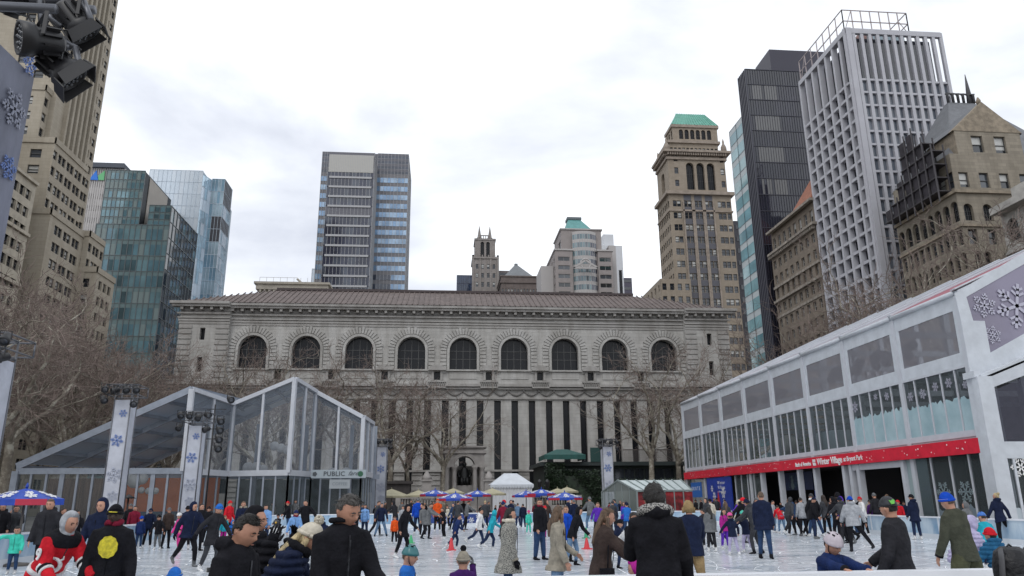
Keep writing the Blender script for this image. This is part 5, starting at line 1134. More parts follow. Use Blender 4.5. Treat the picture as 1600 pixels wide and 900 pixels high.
for i, (px_, py_, r_, Y) in enumerate(((429, 697, 6.5, 53), (439, 700, 6.5, 53), (449, 703, 6.5, 53), (388, 731, 8, 53.5), (400, 731, 8, 53.5), (412, 733, 6, 53.5), (518, 738, 6.5, 56), (541, 738, 7, 56), (560, 739, 5.5, 56), (199, 747, 8, 52), (210, 752, 9.5, 52), (222, 748, 8, 52), (221, 766, 4.5, 52), (232, 767, 4.5, 52), (243, 767, 4.5, 52), (190, 755, 8, 52))):
    p = qq(px_, py_, Y); c = MB(); c.sphere((0, 0, 0), r_/1180*(Y+DY)*1.04, 16, 12); o = link('paper_lantern', c.mesh('paper_lantern', W_L), None, p)
    tag(o, ['round white paper lantern, left of the three in a row under the tall gable', 'round white paper lantern in the middle of the three under the tall gable', 'round white paper lantern, right of the three under the tall gable', 'white paper lantern left of the group resting on the beam of the pavilion', 'white paper lantern in the middle of the group just above the pavilion beam', 'smaller white paper lantern right end of the group above the pavilion beam', 'white paper lantern above the left end of the cafe name board', 'white paper lantern above the middle of the cafe name board', 'white paper lantern above the right end of the cafe name board', 'white paper lantern upper left in the cluster on the orange wall', 'largest white paper lantern of the cluster on the orange wall', 'white paper lantern upper right in the cluster on the orange wall', 'small white paper lantern, left of three low on the orange wall', 'small white paper lantern, middle of three low on the orange wall', 'small white paper lantern, right of three low on the orange wall', 'white paper lantern beside the light tower on the orange wall'][i], 'lantern', 'white round lanterns in the glass pavilion')
# name board
p0_, p1_ = T_[3], T_[4]; s0 = qq(486, 748, 53.3); s1 = qq(572, 748, 53.3); c = MB(); c.box(s0.x, s1.x, 53.2+DY, 53.35+DY, ZB-.35, ZB+.28); sb = c.build('name_board', mat('pale_board', (.34, .39, .42), .5), lp)
M_txt = mat('board_text', (.06, .07, .08), .5); xm = (s0.x+s1.x)/2
text('lettering', 'PUBLIC', .50, M_txt, sb, (xm-.35, 53.18+DY, ZB-.04), (PI/2, 0, 0), .006, bold=.008, spacing=1.05); text('lettering', 'fare', .5, M_txt, sb, (xm+1.1, 53.18+DY, ZB), (PI/2, 0, 0), .004, shear=.5)
c = MB(); c.lathe([(.2, 0), (.19, .01)], (xm-1.85, 53.19+DY, ZB-.04), 5, axis=(0, -1, 0), sm=False); c.build('emblem', M_txt, sb); c = MB(); c.lathe([(.22, 0), (.2, .01)], (s1.x-.45, 53.19+DY, ZB-.04), 12, axis=(0, -1, 0), sm=False); c.build('emblem', mat('dark_green', (.02, .10, .05), .5), sb)
c = MB(); c.box(xm-.7, xm+.9, 53.3+DY, 53.36+DY, ZB-1.15, ZB-.45); s2 = c.build('hanging_sign', mat('pale_sign', (.32, .35, .37), .5), lp); text('lettering', 'COFFEE', .34, mat('faint_text', (.20, .23, .25), .5), s2, (xm+.1, 53.28+DY, ZB-.8), (PI/2, 0, 0), .004)
# heater poles
for px_, lab in ((143+11, 'slim patio heater with dark hood beside the orange wall'),):
    p = aY(201, 776, 50.); c = MB(); c.tube([(p.x, p.y, 0), (p.x, p.y, 2.05)], .05, 8); c.lathe([(.45, 2.0), (.1, 2.2), (.03, 2.25)], (p.x, p.y, 0), 14); c.thing('patio_heater', M_blk, (p.x, p.y, 0), lab, 'heater')
# ------------------------------------------------------------ light towers
M_wrap = mat('tower_wrap', (.46, .48, .54), .55, var=.14, scale=1.2, bump=.4, bscale=2.2); M_flk = mat('flake_blue', (.15, .23, .50), .5); M_flk2 = mat('flake_faint', (.42, .45, .54), .55); M_len = mat('lens_grey', (.05, .055, .065), .2, spec=.8); M_trs = mat('truss_alu', (.13, .135, .15), .4, metal=.6)
def spot(parent, c, d, s_=1., detail=False):
    """par can: body, flared front, lens cluster, yoke"""
    c = Vector(c); d = Vector(d).normalized(); off = rootloc(parent)
    b = MB(); b.lathe([(.10*s_, -.26*s_), (.15*s_, -.22*s_), (.16*s_, .02*s_), (.20*s_, .06*s_), (.20*s_, .20*s_), (.17*s_, .20*s_), (.165*s_, .15*s_)], c, 14, axis=d)
    if detail:
        for k in range(10):
            a = 2*PI*k/10; q = d.orthogonal().normalized(); w_ = d.cross(q); e = c+(q*math.cos(a)+w_*math.sin(a))*.17*s_; b.bar(e-d*.2*s_, e-d*.02*s_, .02*s_, .05*s_, up=(q*math.cos(a)+w_*math.sin(a)))
    h = b.build('spotlight', M_blk, parent)
    l_ = MB(); l_.lathe([(.16*s_, .15*s_), (.15*s_, .165*s_)], c, 12, axis=d)
    if detail:
        q = d.orthogonal().normalized(); w_ = d.cross(q)
        for rr_, n in ((0, 1), (.07, 6), (.13, 10)):
            for k in range(n): a = 2*PI*k/n; l_.sphere(c+d*.17*s_+(q*math.cos(a)+w_*math.sin(a))*rr_*s_, .026*s_, 8, 5)
    me = l_.mesh('lens', M_len, rootloc(h)); link('lens', me, h)
    y = MB(); q = d.cross(Vector((0, 0, 1))); q = q.normalized() if q.length > .1 else Vector((1, 0, 0)); up_ = q.cross(d).normalized()
    y.bar(c+q*.19*s_, c+q*.19*s_+Vector((0, 0, .30*s_)), .04*s_, .02*s_); y.bar(c-q*.19*s_, c-q*.19*s_+Vector((0, 0, .30*s_)), .04*s_, .02*s_); y.bar(c+q*.19*s_+Vector((0, 0, .3*s_)), c-q*.19*s_+Vector((0, 0, .3*s_)), .04*s_, .02*s_)
    link('yoke', y.mesh('yoke', M_blk, rootloc(h)), h)
def tower(pxb, Y, ptop, w_, label, seed, rot=0., spots=None, s_=1., flakes=None, h=None, detail=False):
    top = aY(pxb, ptop, Y); x = top.x; zt_ = top.z; r = random.Random(seed)
    o = empty('light_tower', (x, Y, 0), label, 'light tower', 'wrapped light towers round the rink')
    w2 = w_/2; c = MB(); ca, sa = math.cos(rot), math.sin(rot)
    R2 = lambda u, v: (x+u*ca-v*sa, Y+u*sa+v*ca)
    P = [R2(*q) for q in ((-w2, -w2), (w2, -w2), (w2, w2), (-w2, w2))]; n = 8; zw = zt_-.75*s_
    V = []
    for k in range(n+1):
        z = .1+(zw-.1)*k/n; bw = 1-.03*math.sin(PI*k/n)
        V += [(x+(p[0]-x)*bw, Y+(p[1]-Y)*bw, z) for p in P]
    c.add(V, [(k*4+j, k*4+(j+1) % 4, k*4+4+(j+1) % 4, k*4+4+j) for k in range(n) for j in range(4)]+[(0, 1, 2, 3)]); c.add([(p[0], p[1], zw) for p in P], ((0, 1, 2, 3),)); c.build('wrap', M_wrap, o)
    t = MB()
    for p in P: t.tube([(p[0], p[1], 0), (p[0], p[1], zt_)], .035*s_, 8)
    for z in (zw+.1, zt_-.02):
        for a, b in zip(P, P[1:]+P[:1]): t.tube([(a[0], a[1], z), (b[0], b[1], z)], .03*s_, 8)
    for a, b in zip(P, P[1:]+P[:1]): t.tube([(a[0], a[1], zw+.1), (b[0], b[1], zt_)], .02*s_, 6)
    e = w2+.36*s_
    for z in (zt_, zt_-.5*s_):
        Q = [R2(*q) for q in ((-e, -e), (e, -e), (e, e), (-e, e))]
        for a, b in zip(Q, Q[1:]+Q[:1]): t.tube([(a[0], a[1], z), (b[0], b[1], z)], .03*s_, 8)
    for q in Q: t.tube([(q[0], q[1], zt_-.5*s_), (q[0], q[1], zt_)], .03*s_, 6)
    t.build('truss', M_trs, o)
    fl = flakes or [(.12, .90, .26, 0), (-.05, .70, .40, 0), (.05, .45, .50, 1), (0, .12, .42, 0), (.1, .3, .35, 1)]
    u_ = Vector((ca, sa, 0)); nrm = Vector((sa, -ca, 0))
    for (fx, fz_, fr_, kind) in fl:
        q = R2(fx*w_, -w2-.012); c = MB(); flake(c, (q[0], q[1], zw*fz_), u_, (0, 0, 1), fr_*w_, nrm, .012, seed=r.random()); c.build('snowflake_decal', M_flk2 if kind else M_flk, o)
    if spots:
        for (dx, dy, dz, d) in spots: q = R2(dx, dy); spot(o, (q[0], q[1], zt_+dz), d, s_, detail)
    else:
        for k in range(6):
            u = (-e, -e*.35, e*.35, e, -e, e)[k]; v_ = -e; z = (zt_-.1 if k < 4 else zt_-.75*s_)+r.uniform(-.14, .1)
            q = R2(u, v_-.1); spot(o, (q[0], q[1], z-.12), (r.uniform(-1.2, 1.2), -1, r.uniform(-1., -.3)), s_*.88)
        cb = MB()
        for k in range(5):
            a = R2(r.uniform(-e, e), -e); b = R2(r.uniform(-e, e), -e); cb.tube([(a[0], a[1], zt_), ((a[0]+b[0])/2, a[1], zt_-.4), (b[0], b[1], zt_-.5)], .015, 5)
        cb.build('cables', M_blk, o)
    return o, x, Y, zt_
tower(200, 41., 604, .80, 'white wrapped light tower with blue snowflakes before the sloping glass roof', 1)
tower(311, 46., 646, .78, 'leaning looking wrapped light tower between the two glass gables', 2)
tower(598, 75., 687, .95, 'slim light tower with white wrap just right of the glass pavilion', 3)
tower(947, 76., 687, 1.0, 'slim light tower with white wrap before the dark ivy covered restaurant', 4)
tower(-8, 26., 528, 1.0, 'light tower cut off by the left edge halfway up the photo', 5)
# hanging string of lamps on a pole beside the second tower
o = empty('lamp_truss', (aY(340, 650, 50).x, 50, 0), 'vertical bar carrying a column of black spotlights by the glass gable', 'lamp truss'); p = o.location
c = MB(); zt_, zb_ = aY(340, 632, 50).z, aY(340, 694, 50).z; c.tube([(p.x-.2, 50, 0), (p.x-.2, 50, zt_)], .05, 8)
for k in range(4): z = zt_-.3-k*(zt_-zb_)/4; c.bar((p.x-.7, 50, z), (p.x+.5, 50, z), .05, .05)
c.build('bar', M_blk, o)
for k in range(5): spot(o, (p.x+.25+(.5 if k == 0 else 0), 49.8, zt_-.5-k*(zt_-zb_)/4.4+(.8 if k == 0 else 0)), (.7, -1, -.5), 1.1)
# near tower at the upper left
Yn = 4.6; nx = aY(-25, 20, Yn).x; 
def near(px_, py_, Y): p = aY(px_, py_, Y); return p
o = empty('light_tower', (near(-20, 20, Yn).x, Yn, 0), 'close light tower at the top left with pale wrap and large black spotlights', 'light tower', 'wrapped light towers round the rink')
ez = near(45, 60, Yn).z; ex = near(60, 85, Yn+.5).x
c = MB(); V = []; n = 16
for k in range(n+1):
    z = ez*k/n; wv = .010*math.sin(k*1.9)
    for (x_, y_) in ((ex-.5, Yn), (ex-.25+wv, Yn-.01), (ex-.01+wv*.5, Yn), (ex+wv*.6, Yn+.25), (ex, Yn+.5), (ex-.5, Yn+.5)): V.append((x_, y_, z))
c.add(V, [(k*6+j, k*6+(j+1) % 6, k*6+6+(j+1) % 6, k*6+6+j) for k in range(n) for j in range(6)], 0, False); c.build('wrap', mat('near_wrap', (.20, .215, .28), .6, var=.35, scale=1.6, bump=.6, bscale=2.5, stretch=(1, 1, .4)), o)
for px_, py_, r_, k_ in ((46, 100, .085, 0), (13, 262, .09, 0), (22, 170, .14, 1)):
    d_ = ray(px_, py_); p = CAM+d_*((ex+.012-CAM.x)/d_.x) if d_.x < 0 else near(px_, py_, Yn); c = MB(); flake(c, p, (0, 1, 0), (0, 0, 1), r_, (1, 0, 0), .006, seed=.2); c.build('snowflake_decal', mat('near_flake_faint', (.31, .33, .41), .6) if k_ else M_flk, o)
t = MB(); zp_ = near(40, 12, Yn-.15).z; xe = near(88, 14, Yn-.15).x
t.tube([(ex-1.3, Yn-.15, zp_+.0), (xe, Yn-.15, zp_)], .032, 12); t.tube([(ex-1.3, Yn+.3, zp_+.32), (near(150, 5, Yn+.3).x, Yn+.3, zp_+.32)], .032, 12)
t.tube([(ex-1.3, Yn+.1, zp_+.15), (near(130, 3, Yn+.3).x, Yn+.1, zp_+.25)], .04, 10)
for a, b in (((62, 0), (66, 45)), ((68, 45), (118, 75)), ((118, 75), (127, 115)), ((60, 10), (95, 42)), ((130, 0), (145, 40)), ((70, 72), (110, 74))):
    pa, pb = near(*a, Yn+.05), near(*b, Yn+.05); t.tube([pa, pb], .022, 8)
t.build('truss', M_trs, o)
for px_, py_, Y, d, s_ in ((60, 64, Yn-.25, (-.75, -.62, -.22), .54), (95, 105, Yn-.1, (.72, .30, -.62), .54), (118, 34, Yn+.1, (.60, .35, -.72), .54), (6, -6, Yn, (-.3, -.9, -.3), .6)): spot(o, near(px_, py_, Y), d, s_, True)
# barn doors
for px_, py_, Y, d, s_ in ((95, 105, Yn-.1, (.72, .30, -.62), .54), (118, 34, Yn+.1, (.60, .35, -.72), .54)):
    c = MB(); p = near(px_, py_, Y); d = Vector(d).normalized(); q = d.orthogonal().normalized(); w_ = d.cross(q)
    for a in range(4):
        e = q*math.cos(a*PI/2+.5)+w_*math.sin(a*PI/2+.5); f_ = d.cross(e); b0_ = p+d*.12*s_+e*.20*s_; b1_ = b0_+d*.16*s_+e*.02*s_
        c.prism([b0_-f_*.16*s_, b0_+f_*.16*s_, b1_+f_*.20*s_, b1_-f_*.20*s_], e*.008)
    c.build('barn_door', M_blk, o)
cb = MB(); rr = random.Random(6)
for k in range(11):
    a = near(rr.uniform(20, 90), rr.uniform(0, 40), Yn+.05); b = near(rr.uniform(60, 130), rr.uniform(45, 100), Yn+.05); m = a.lerp(b, .5)+Vector((rr.uniform(-.1, .1), 0, -rr.uniform(.05, .18)))
    P = [a*(1-u)**2+m*2*u*(1-u)+b*u*u for u in [i/8 for i in range(9)]]; cb.tube(P, .007, 6)
cb.build('cables', M_blk, o)
# ------------------------------------------------------------ umbrellas
M_ub = mat('umbrella_blue', (.012, .055, .36), .55, var=.15, scale=3, bump=.2); M_ur = mat('umbrella_red', (.42, .02, .05), .55); M_tan = mat('umbrella_tan', (.36, .33, .22), .7, var=.1, scale=2); M_pole = mat('umbrella_pole', (.10, .09, .08), .5)
def umbrella(px_, ptop, phw, Y, label, blue=True, seed=0, pb=None):
    p = aY(px_, ptop, Y); R_ = phw/1180*Y/math.cos(CP)*1.0; zt_ = p.z; dz = R_*(.30 if blue else .36); x = p.x; r = random.Random(seed)
    o = empty('umbrella', (x, Y, 0), label, 'umbrella', 'blue winter umbrellas round the rink' if blue else 'tan market umbrellas on the terrace')
    c = MB(); n = 8; rot = r.random(); rings = [(.02, 0), (.3, .26), (.62, .60), (1., 1.)]
    V = []
    for rf_, f_ in rings:
        for k in range(n*2):
            a = rot+2*PI*k/(n*2); sag = 1. if k % 2 == 0 else .955; V.append((x+R_*rf_*sag*math.cos(a), Y+R_*rf_*sag*math.sin(a), zt_-dz*f_+(0 if k % 2 == 0 else .0)+.0))
    m = n*2
    c.add(V, [(i*m+j, i*m+(j+1) % m, (i+1)*m+(j+1) % m, (i+1)*m+j) for i in range(3) for j in range(m)], 0)
    c.lathe([(.03, zt_), (.05, zt_+.06), (.01, zt_+.16)], (x, Y, 0), 6)
    c.build('canopy', [M_ub if blue else M_tan, M_ur], o)
    v = MB(); base = [V[3*m+j] for j in range(m)]
    for j in range(m):
        a, b = base[j], base[(j+1) % m]; mi = 1 if (blue and (j//2) % 2 == int(rot*2) % 2) else 0
        v.quad((a[0], a[1], a[2]-.17), (b[0], b[1], b[2]-.17), b, a, mi)
    v.build('valance', [M_ub if blue else M_tan, M_ur], o)
    v = MB(); v.tube([(x, Y, 0), (x, Y, zt_-.05)], .035, 8)
    for k in range(n): a = rot+2*PI*k/n; v.bar((x, Y, zt_-dz*.75), (x+R_*.6*math.cos(a), Y+R_*.6*math.sin(a), zt_-dz*.62), .03, .03)
    v.lathe([(.4, 0), (.38, .06), (.06, .1)], (x, Y, 0), 12); v.build('pole', M_pole, o)
    if blue:
        for k in range(n):
            a = rot+2*PI*(k+.5)/n
            if math.sin(a) > .35: continue
            tn = Vector((math.cos(a), math.sin(a), -.38*1.0)).normalized(); sd_ = Vector((-math.sin(a), math.cos(a), 0)); nn = sd_.cross(tn)*-1
            if nn.z < 0: nn = -nn
            for f_, s_ in ((.78, .17), (.5, .11)):
                rr_ = R_*f_*.975; zc2 = zt_-dz*(f_*1.02)+.03; cc = Vector((x+rr_*math.cos(a), Y+rr_*math.sin(a), zc2)); c = MB(); flake(c, cc, tn, sd_, R_*s_, nn, .012, seed=r.random()); c.build('snowflake_decal', M_white, o)
    return o
umbrella(42, 763, 48, 24, 'large blue snowflake umbrella with red valance at the left edge', True, 3)
for i, (px_, pt_, hw_, Y, lb) in enumerate(((680, 765, 22, 66, 'blue umbrella at the left end of the rink side row'), (712, 770, 27, 60, 'nearest and lowest blue umbrella left of the monument axis'), (746, 766, 21, 66, 'blue umbrella right below the seated statue'), (822, 767, 21, 68, 'blue umbrella left of the pair below the white tent'), (846, 764, 22, 64, 'blue umbrella right of the pair below the white tent'), (882, 769, 27, 60, 'low blue umbrella in front of two tan ones by the dark restaurant'))): umbrella(px_, pt_, hw_, Y, lb, True, i*3+1)
for i, (px_, pt_, hw_, Y, lb) in enumerate(((612, 764, 27, 78, 'tan market umbrella just right of the slim light tower'), (654, 766, 20, 80, 'tan market umbrella left of the blue umbrella row'), (708, 763, 17, 84, 'tan market umbrella half hidden behind blue ones below the statue'), (769, 763, 21, 80, 'tan market umbrella by the right stone pier'), (871, 763, 17, 82, 'tan market umbrella left of the pair before the ivy'), (886, 761, 17, 84, 'tan market umbrella right of the pair before the ivy'))): umbrella(px_, pt_, hw_, Y, lb, False, i+20)
# ------------------------------------------------------------ tents, kiosk, restaurant, greenhouse
wtY = 90.; q = lambda a, b, Y=wtY: aY(a, b, Y)
o = empty('tent', (q(800, 775).x, wtY, 0), 'white party tent with scalloped valance right of the monument', 'tent')
x0, x1 = q(766, 757).x, q(834, 757).x; ze_, zr2 = q(800, 757).z, q(800, 742).z; ra, rb = q(790, 742).x, q(811, 742).x
c = MB(); hip(c, x0, x1, wtY, wtY+5, ze_, ra, rb, wtY+2.4, wtY+2.6, zr2+.25); c.build('roof', M_pvc, o)
c = MB(); n = 16
for k in range(n):
    a, b = x0+(x1-x0)*k/n, x0+(x1-x0)*(k+1)/n; m = (a+b)/2; c.poly([(a, wtY-.03, ze_), (a, wtY-.03, ze_-.2), (a+(b-a)*.2, wtY-.03, ze_-.38), (m, wtY-.03, ze_-.45), (b-(b-a)*.2, wtY-.03, ze_-.38), (b, wtY-.03, ze_-.2), (b, wtY-.03, ze_)])
c.build('valance', M_pvc, o)
c = MB(); P = []
for k in range(25): P.append((x0+.2+(x1-x0-.4)*k/24, wtY+.1+(.06 if k % 2 else 0)))
for a, b in zip(P, P[1:]): c.quad((a[0], a[1], 0), (b[0], b[1], 0), (b[0], b[1], ze_), (a[0], a[1], ze_))
c.build('wall', mat('tent_wall', (.55, .56, .58), .6, bump=.3, scale=1, var=.05), o)
RYr = 104.; q = lambda a, b, Y=RYr: aY(a, b, Y)
o = empty('restaurant', (q(950, 760).x, RYr, 0), 'dark green restaurant pavilion with a flat roof and terrace, half buried in ivy', 'restaurant')
x0, x1 = q(850, 740).x, q(1068, 740).x; zr3 = q(950, 722).z
c = MB(); c.box(x0, x1, RYr, RYr+12, 0, zr3-.5); c.build('wall', mat('dark_green_wall', (.012, .02, .016), .7, var=.5, scale=.8), o); c = MB(); c.box(x0-.6, x1+.6, RYr-1, RYr+12.5, zr3-.5, zr3); c.build('roof', mat('dark_fascia', (.025, .035, .035), .6), o)
c = MB(); zr4 = q(1010, 703).z
for k in range(56): x = q(972, 710).x+(q(1062, 710).x-q(972, 710).x)*k/55; c.bar((x, RYr-.5, zr3), (x, RYr-.5, zr4), .05, .05)
c.bar((q(972, 710).x, RYr-.5, zr4), (q(1062, 710).x, RYr-.5, zr4), .12, .12); c.build('roof_railing', mat('railing_brown', (.10, .085, .08), .6), o)
for k in range(12):
    x = x0+2+k*(x1-x0-4)/11; c = MB(); c.box(x-.6, x+.6, RYr-.06, RYr-.01, zr3-2.6, zr3-.9); c.build('window', G_dark, o)
c = MB(); a, b = q(917, 751), q(930, 757)
for dx in (0, .5, 1.1): c.sphere((a.x+dx, RYr-.5, a.z-.1*dx), .16, 8, 6)
lm = bpy.data.materials.new('warm_lamp'); lm.use_nodes = True; bs_ = lm.node_tree.nodes['Principled BSDF']; bs_.inputs['Base Color'].default_value = (.9, .6, .25, 1); bs_.inputs['Emission Color'].default_value = (1, .62, .2, 1); bs_.inputs['Emission Strength'].default_value = 1.2
c.build('warm_lamps', lm, o)
c = MB(); p = q(1062, 700); 
o = empty('awning', (q(878, 715).x, RYr-2, 0), 'dark green canvas awning on the roof of the restaurant', 'awning')
a, b = q(849, 720, RYr-2).x, q(913, 720, RYr-2).x; zt_, zm_, zb_ = q(880, 701, RYr-2).z, q(880, 711, RYr-2).z, q(880, 723, RYr-2).z; c = MB()
hip(c, a, b, RYr-3, RYr+3, zm_, a+2, b-2, RYr-.5, RYr+.5, zt_); c.box(a, b, RYr-3.02, RYr-2.98, zb_+.4, zm_); c.box(a, a+.04, RYr-3, RYr+3, zb_+.4, zm_); c.box(b-.04, b, RYr-3, RYr+3, zb_+.4, zm_)
c.build('canopy', mat('awning_green', (.008, .07, .06), .6, var=.2, scale=2), o); c = MB()
for x in (a+.1, (a+b)/2, b-.1): c.bar((x, RYr-2.9, zr3), (x, RYr-2.9, zb_+.5), .1, .1)
c.build('posts', M_blk, o)
c = MB(); a, b = q(922, 700, RYr-1), q(938, 700, RYr-1); c.box(a.x, b.x, RYr-1.1, RYr-1, zr3, q(930, 700).z); c.bar((b.x, RYr-1.5, zr3), (b.x+1.4, RYr-1.5, zr3+2.6), .06, .1); c.thing('screen_panel', mat('panel_green', (.01, .05, .045), .6), (a.x, RYr-1, zr3), 'small dark green panel on the restaurant roof by the light tower', 'screen')
# greenhouse kiosk
GY = 62.; q = lambda a, b, Y=GY: aY(a, b, Y)
o = empty('greenhouse', (q(1020, 770).x, GY, 0), 'small glass roofed market booth with red walls beside the pavilion', 'market booth')
x0, xg, x1, x2_ = q(964, 766).x, q(978, 749).x, q(995, 768).x, q(1082, 768).x; zg_, zw_ = q(978, 749).z, q(995, 767).z; gd = 6.
c = MB(); c.quad((x1, GY, zw_), (x2_, GY, zw_), (x2_, GY+gd/2, zg_), (xg, GY+gd/2, zg_)); c.quad((x0, GY+gd, zw_), (x2_, GY+gd, zw_), (x2_, GY+gd/2, zg_), (xg, GY+gd/2, zg_)); c.build('roof', mat('white_polycarbonate', (.42, .48, .48), .35, var=.1, scale=2, spec=.7), o)
c = MB()
for k in range(8): t = k/7; c.bar((x1+(x2_-x1)*t, GY-.02, zw_), (xg+(x2_-xg)*t, GY+gd/2-.02, zg_+.03), .08, .1)
c.bar((x1, GY, zw_), (x2_, GY, zw_), .1, .14); c.bar((x0, GY+gd, zw_), (xg, GY+gd/2, zg_), .1, .1); c.bar((x1, GY, zw_), (xg, GY+gd/2, zg_), .1, .1); c.bar((x0, GY+gd, 0), (x0, GY+gd, zw_), .1, .1); c.bar((x1, GY, 0), (x1, GY, zw_), .12, .12)
for k in range(1, 6): c.bar((x1+(x2_-x1)*k/6, GY, 0), (x1+(x2_-x1)*k/6, GY, zw_), .08, .08)
for k in range(1, 5): t = k/5; c.bar((x0+(x1-x0)*t, GY+gd*(1-t), 0), (x0+(x1-x0)*t, GY+gd*(1-t), zw_+(zg_-zw_)*(1-abs(t-.5)*2)), .06, .06)
c.build('frame', mat('frame_grey_green', (.22, .26, .26), .5), o)
c = MB(); c.box(x1, x2_, GY+.05, GY+.1, 0, zw_-.1); c.build('red_wall', mat('booth_red', (.22, .015, .02), .6, var=.6, scale=1.2, pos=(.4, .6)), o)
c = MB(); c.quad((x0, GY+gd, 0), (x1, GY, 0), (x1, GY, zw_), (x0, GY+gd, zw_)); c.poly([(x0, GY+gd, zw_), (x1, GY, zw_), (xg, GY+gd/2, zg_)]); c.build('end_glazing', clear('pale_glaze', (.25, .29, .28), .5, .1), o)
# lamp posts near the tent, small box hut on the left terrace
for px_, lab in ((843, 'black twin lamp post left of two beside the white tent'), (855, 'black lamp post right of two beside the white tent')):
    p = aY(px_, 751, 80); c = MB(); c.tube([(p.x, 80, 0), (p.x, 80, p.z-.7)], [.09, .05], 8); c.lathe([(.1, p.z-.75), (.2, p.z-.65), (.26, p.z-.2), (.3, p.z-.15), (.05, p.z+.15)], (p.x, 80, 0), 8); c.thing('lamp_post', M_blk, (p.x, 80, 0), lab, 'lamp post')
p0_, p1_ = aY(588, 762, 100), aY(640, 762, 100); c = MB(); c.box(p0_.x, p1_.x, 100, 103, 0, aY(600, 756, 100).z); c.box(p0_.x-.3, p1_.x+.3, 99.6, 103, aY(600, 756, 100).z, aY(600, 752, 100).z); c.thing('kiosk', mat('kiosk_brown', (.045, .038, .036), .7, var=.3, scale=1), (p0_.x, 100, 0), 'low dark flat roofed kiosk behind the tan umbrella', 'kiosk')
# cones and penguin
for px_, pt_, pb_, cl_, lab in ((705, 840, 860, (.50, .02, .03), 'red cone beside the boy in blue'), (642, 836, 849, (.03, .32, .12), 'green cone behind the skater in black'), (917, 840, 858, (.50, .02, .03), 'red cone right of the bent skater in jeans'), (916, 824, 841, (.02, .25, .12), 'green cone upright behind the bent skater in jeans')):
    b = aZ(px_, pb_, 0); t = aY(px_, pt_, b.y); h_ = t.z; c = MB(); c.lathe([(.14, 0), (.13, .03), (.105, .04), (.035, h_-.02), (.02, h_)], b, 14); c.box(b.x-.17, b.x+.17, b.y-.17, b.y+.17, .001, .03)
    c.thing('traffic_cone', mat('cone_%.2f' % cl_[1], cl_, .45), b, lab, 'cone', 'coloured cones on the ice')
b = aZ(430, 845, 0); o = empty('penguin_aid', b, 'knee high plastic penguin skating aid on the ice', 'skating aid'); h_ = aY(430, 812, b.y).z
c = MB(); c.lathe([(.16, .02), (.25, .15), (.27, .42*h_), (.2, .66*h_), (.12, .74*h_), (.15, .82*h_), (.14, .94*h_), (.04, h_)], b, 16, 0, True, None, 1, .8); c.build('body', mat('penguin_black', (.02, .02, .025), .3), o)
c = MB(); c.sphere((b.x, b.y-.1, h_*.36), .19, 14, 10, 0, (1, .75, 1.5)); c.build('belly', M_white, o); c = MB(); c.lathe([(.05, 0), (.01, .14)], (b.x, b.y-.13, h_*.86), 8, axis=(0, -1, -.1)); c.build('beak', mat('penguin_yellow', (.55, .32, .03), .4), o)
c = MB(); c.sphere((b.x-.1, b.y-.15, .03), .09, 8, 6, 0, (1, 1.3, .4)); c.sphere((b.x+.1, b.y-.15, .03), .09, 8, 6, 0, (1, 1.3, .4)); c.build('feet', MC['penguin_yellow'], o)
for sg in (-1, 1): c = MB(); c.tube([(b.x+sg*.22, b.y, h_*.6), (b.x+sg*.36, b.y-.05, h_*.62), (b.x+sg*.44, b.y-.1, h_*.66)], [.06, .045, .03], 8); c.build('handle', MC['penguin_black'], o)
# ------------------------------------------------------------ bare plane trees
def bark_mat():
    m = bpy.data.materials.new('plane_bark'); m.use_nodes = True; t = m.node_tree; b = t.nodes['Principled BSDF']; b.inputs['Roughness'].default_value = .85
    co = t.nodes.new('ShaderNodeTexCoord'); n = t.nodes.new('ShaderNodeTexNoise'); n.inputs['Scale'].default_value = 1.6; n.inputs['Detail'].default_value = 6; n.inputs['Roughness'].default_value = .7; t.links.new(co.outputs['Object'], n.inputs['Vector'])
    r = t.nodes.new('ShaderNodeValToRGB'); e = r.color_ramp.elements; e[0].position = .4; e[0].color = (.14, .12, .095, 1); e[1].position = .62; e[1].color = (.38, .36, .30, 1); k = e.new(.5); k.color = (.20, .175, .14, 1)
    t.links.new(n.outputs['Fac'], r.inputs[0]); t.links.new(r.outputs[0], b.inputs['Base Color']); return m
M_bark = bark_mat(); M_twig = mat('twig_brown', (.20, .155, .135), .9, var=.3, scale=.6)
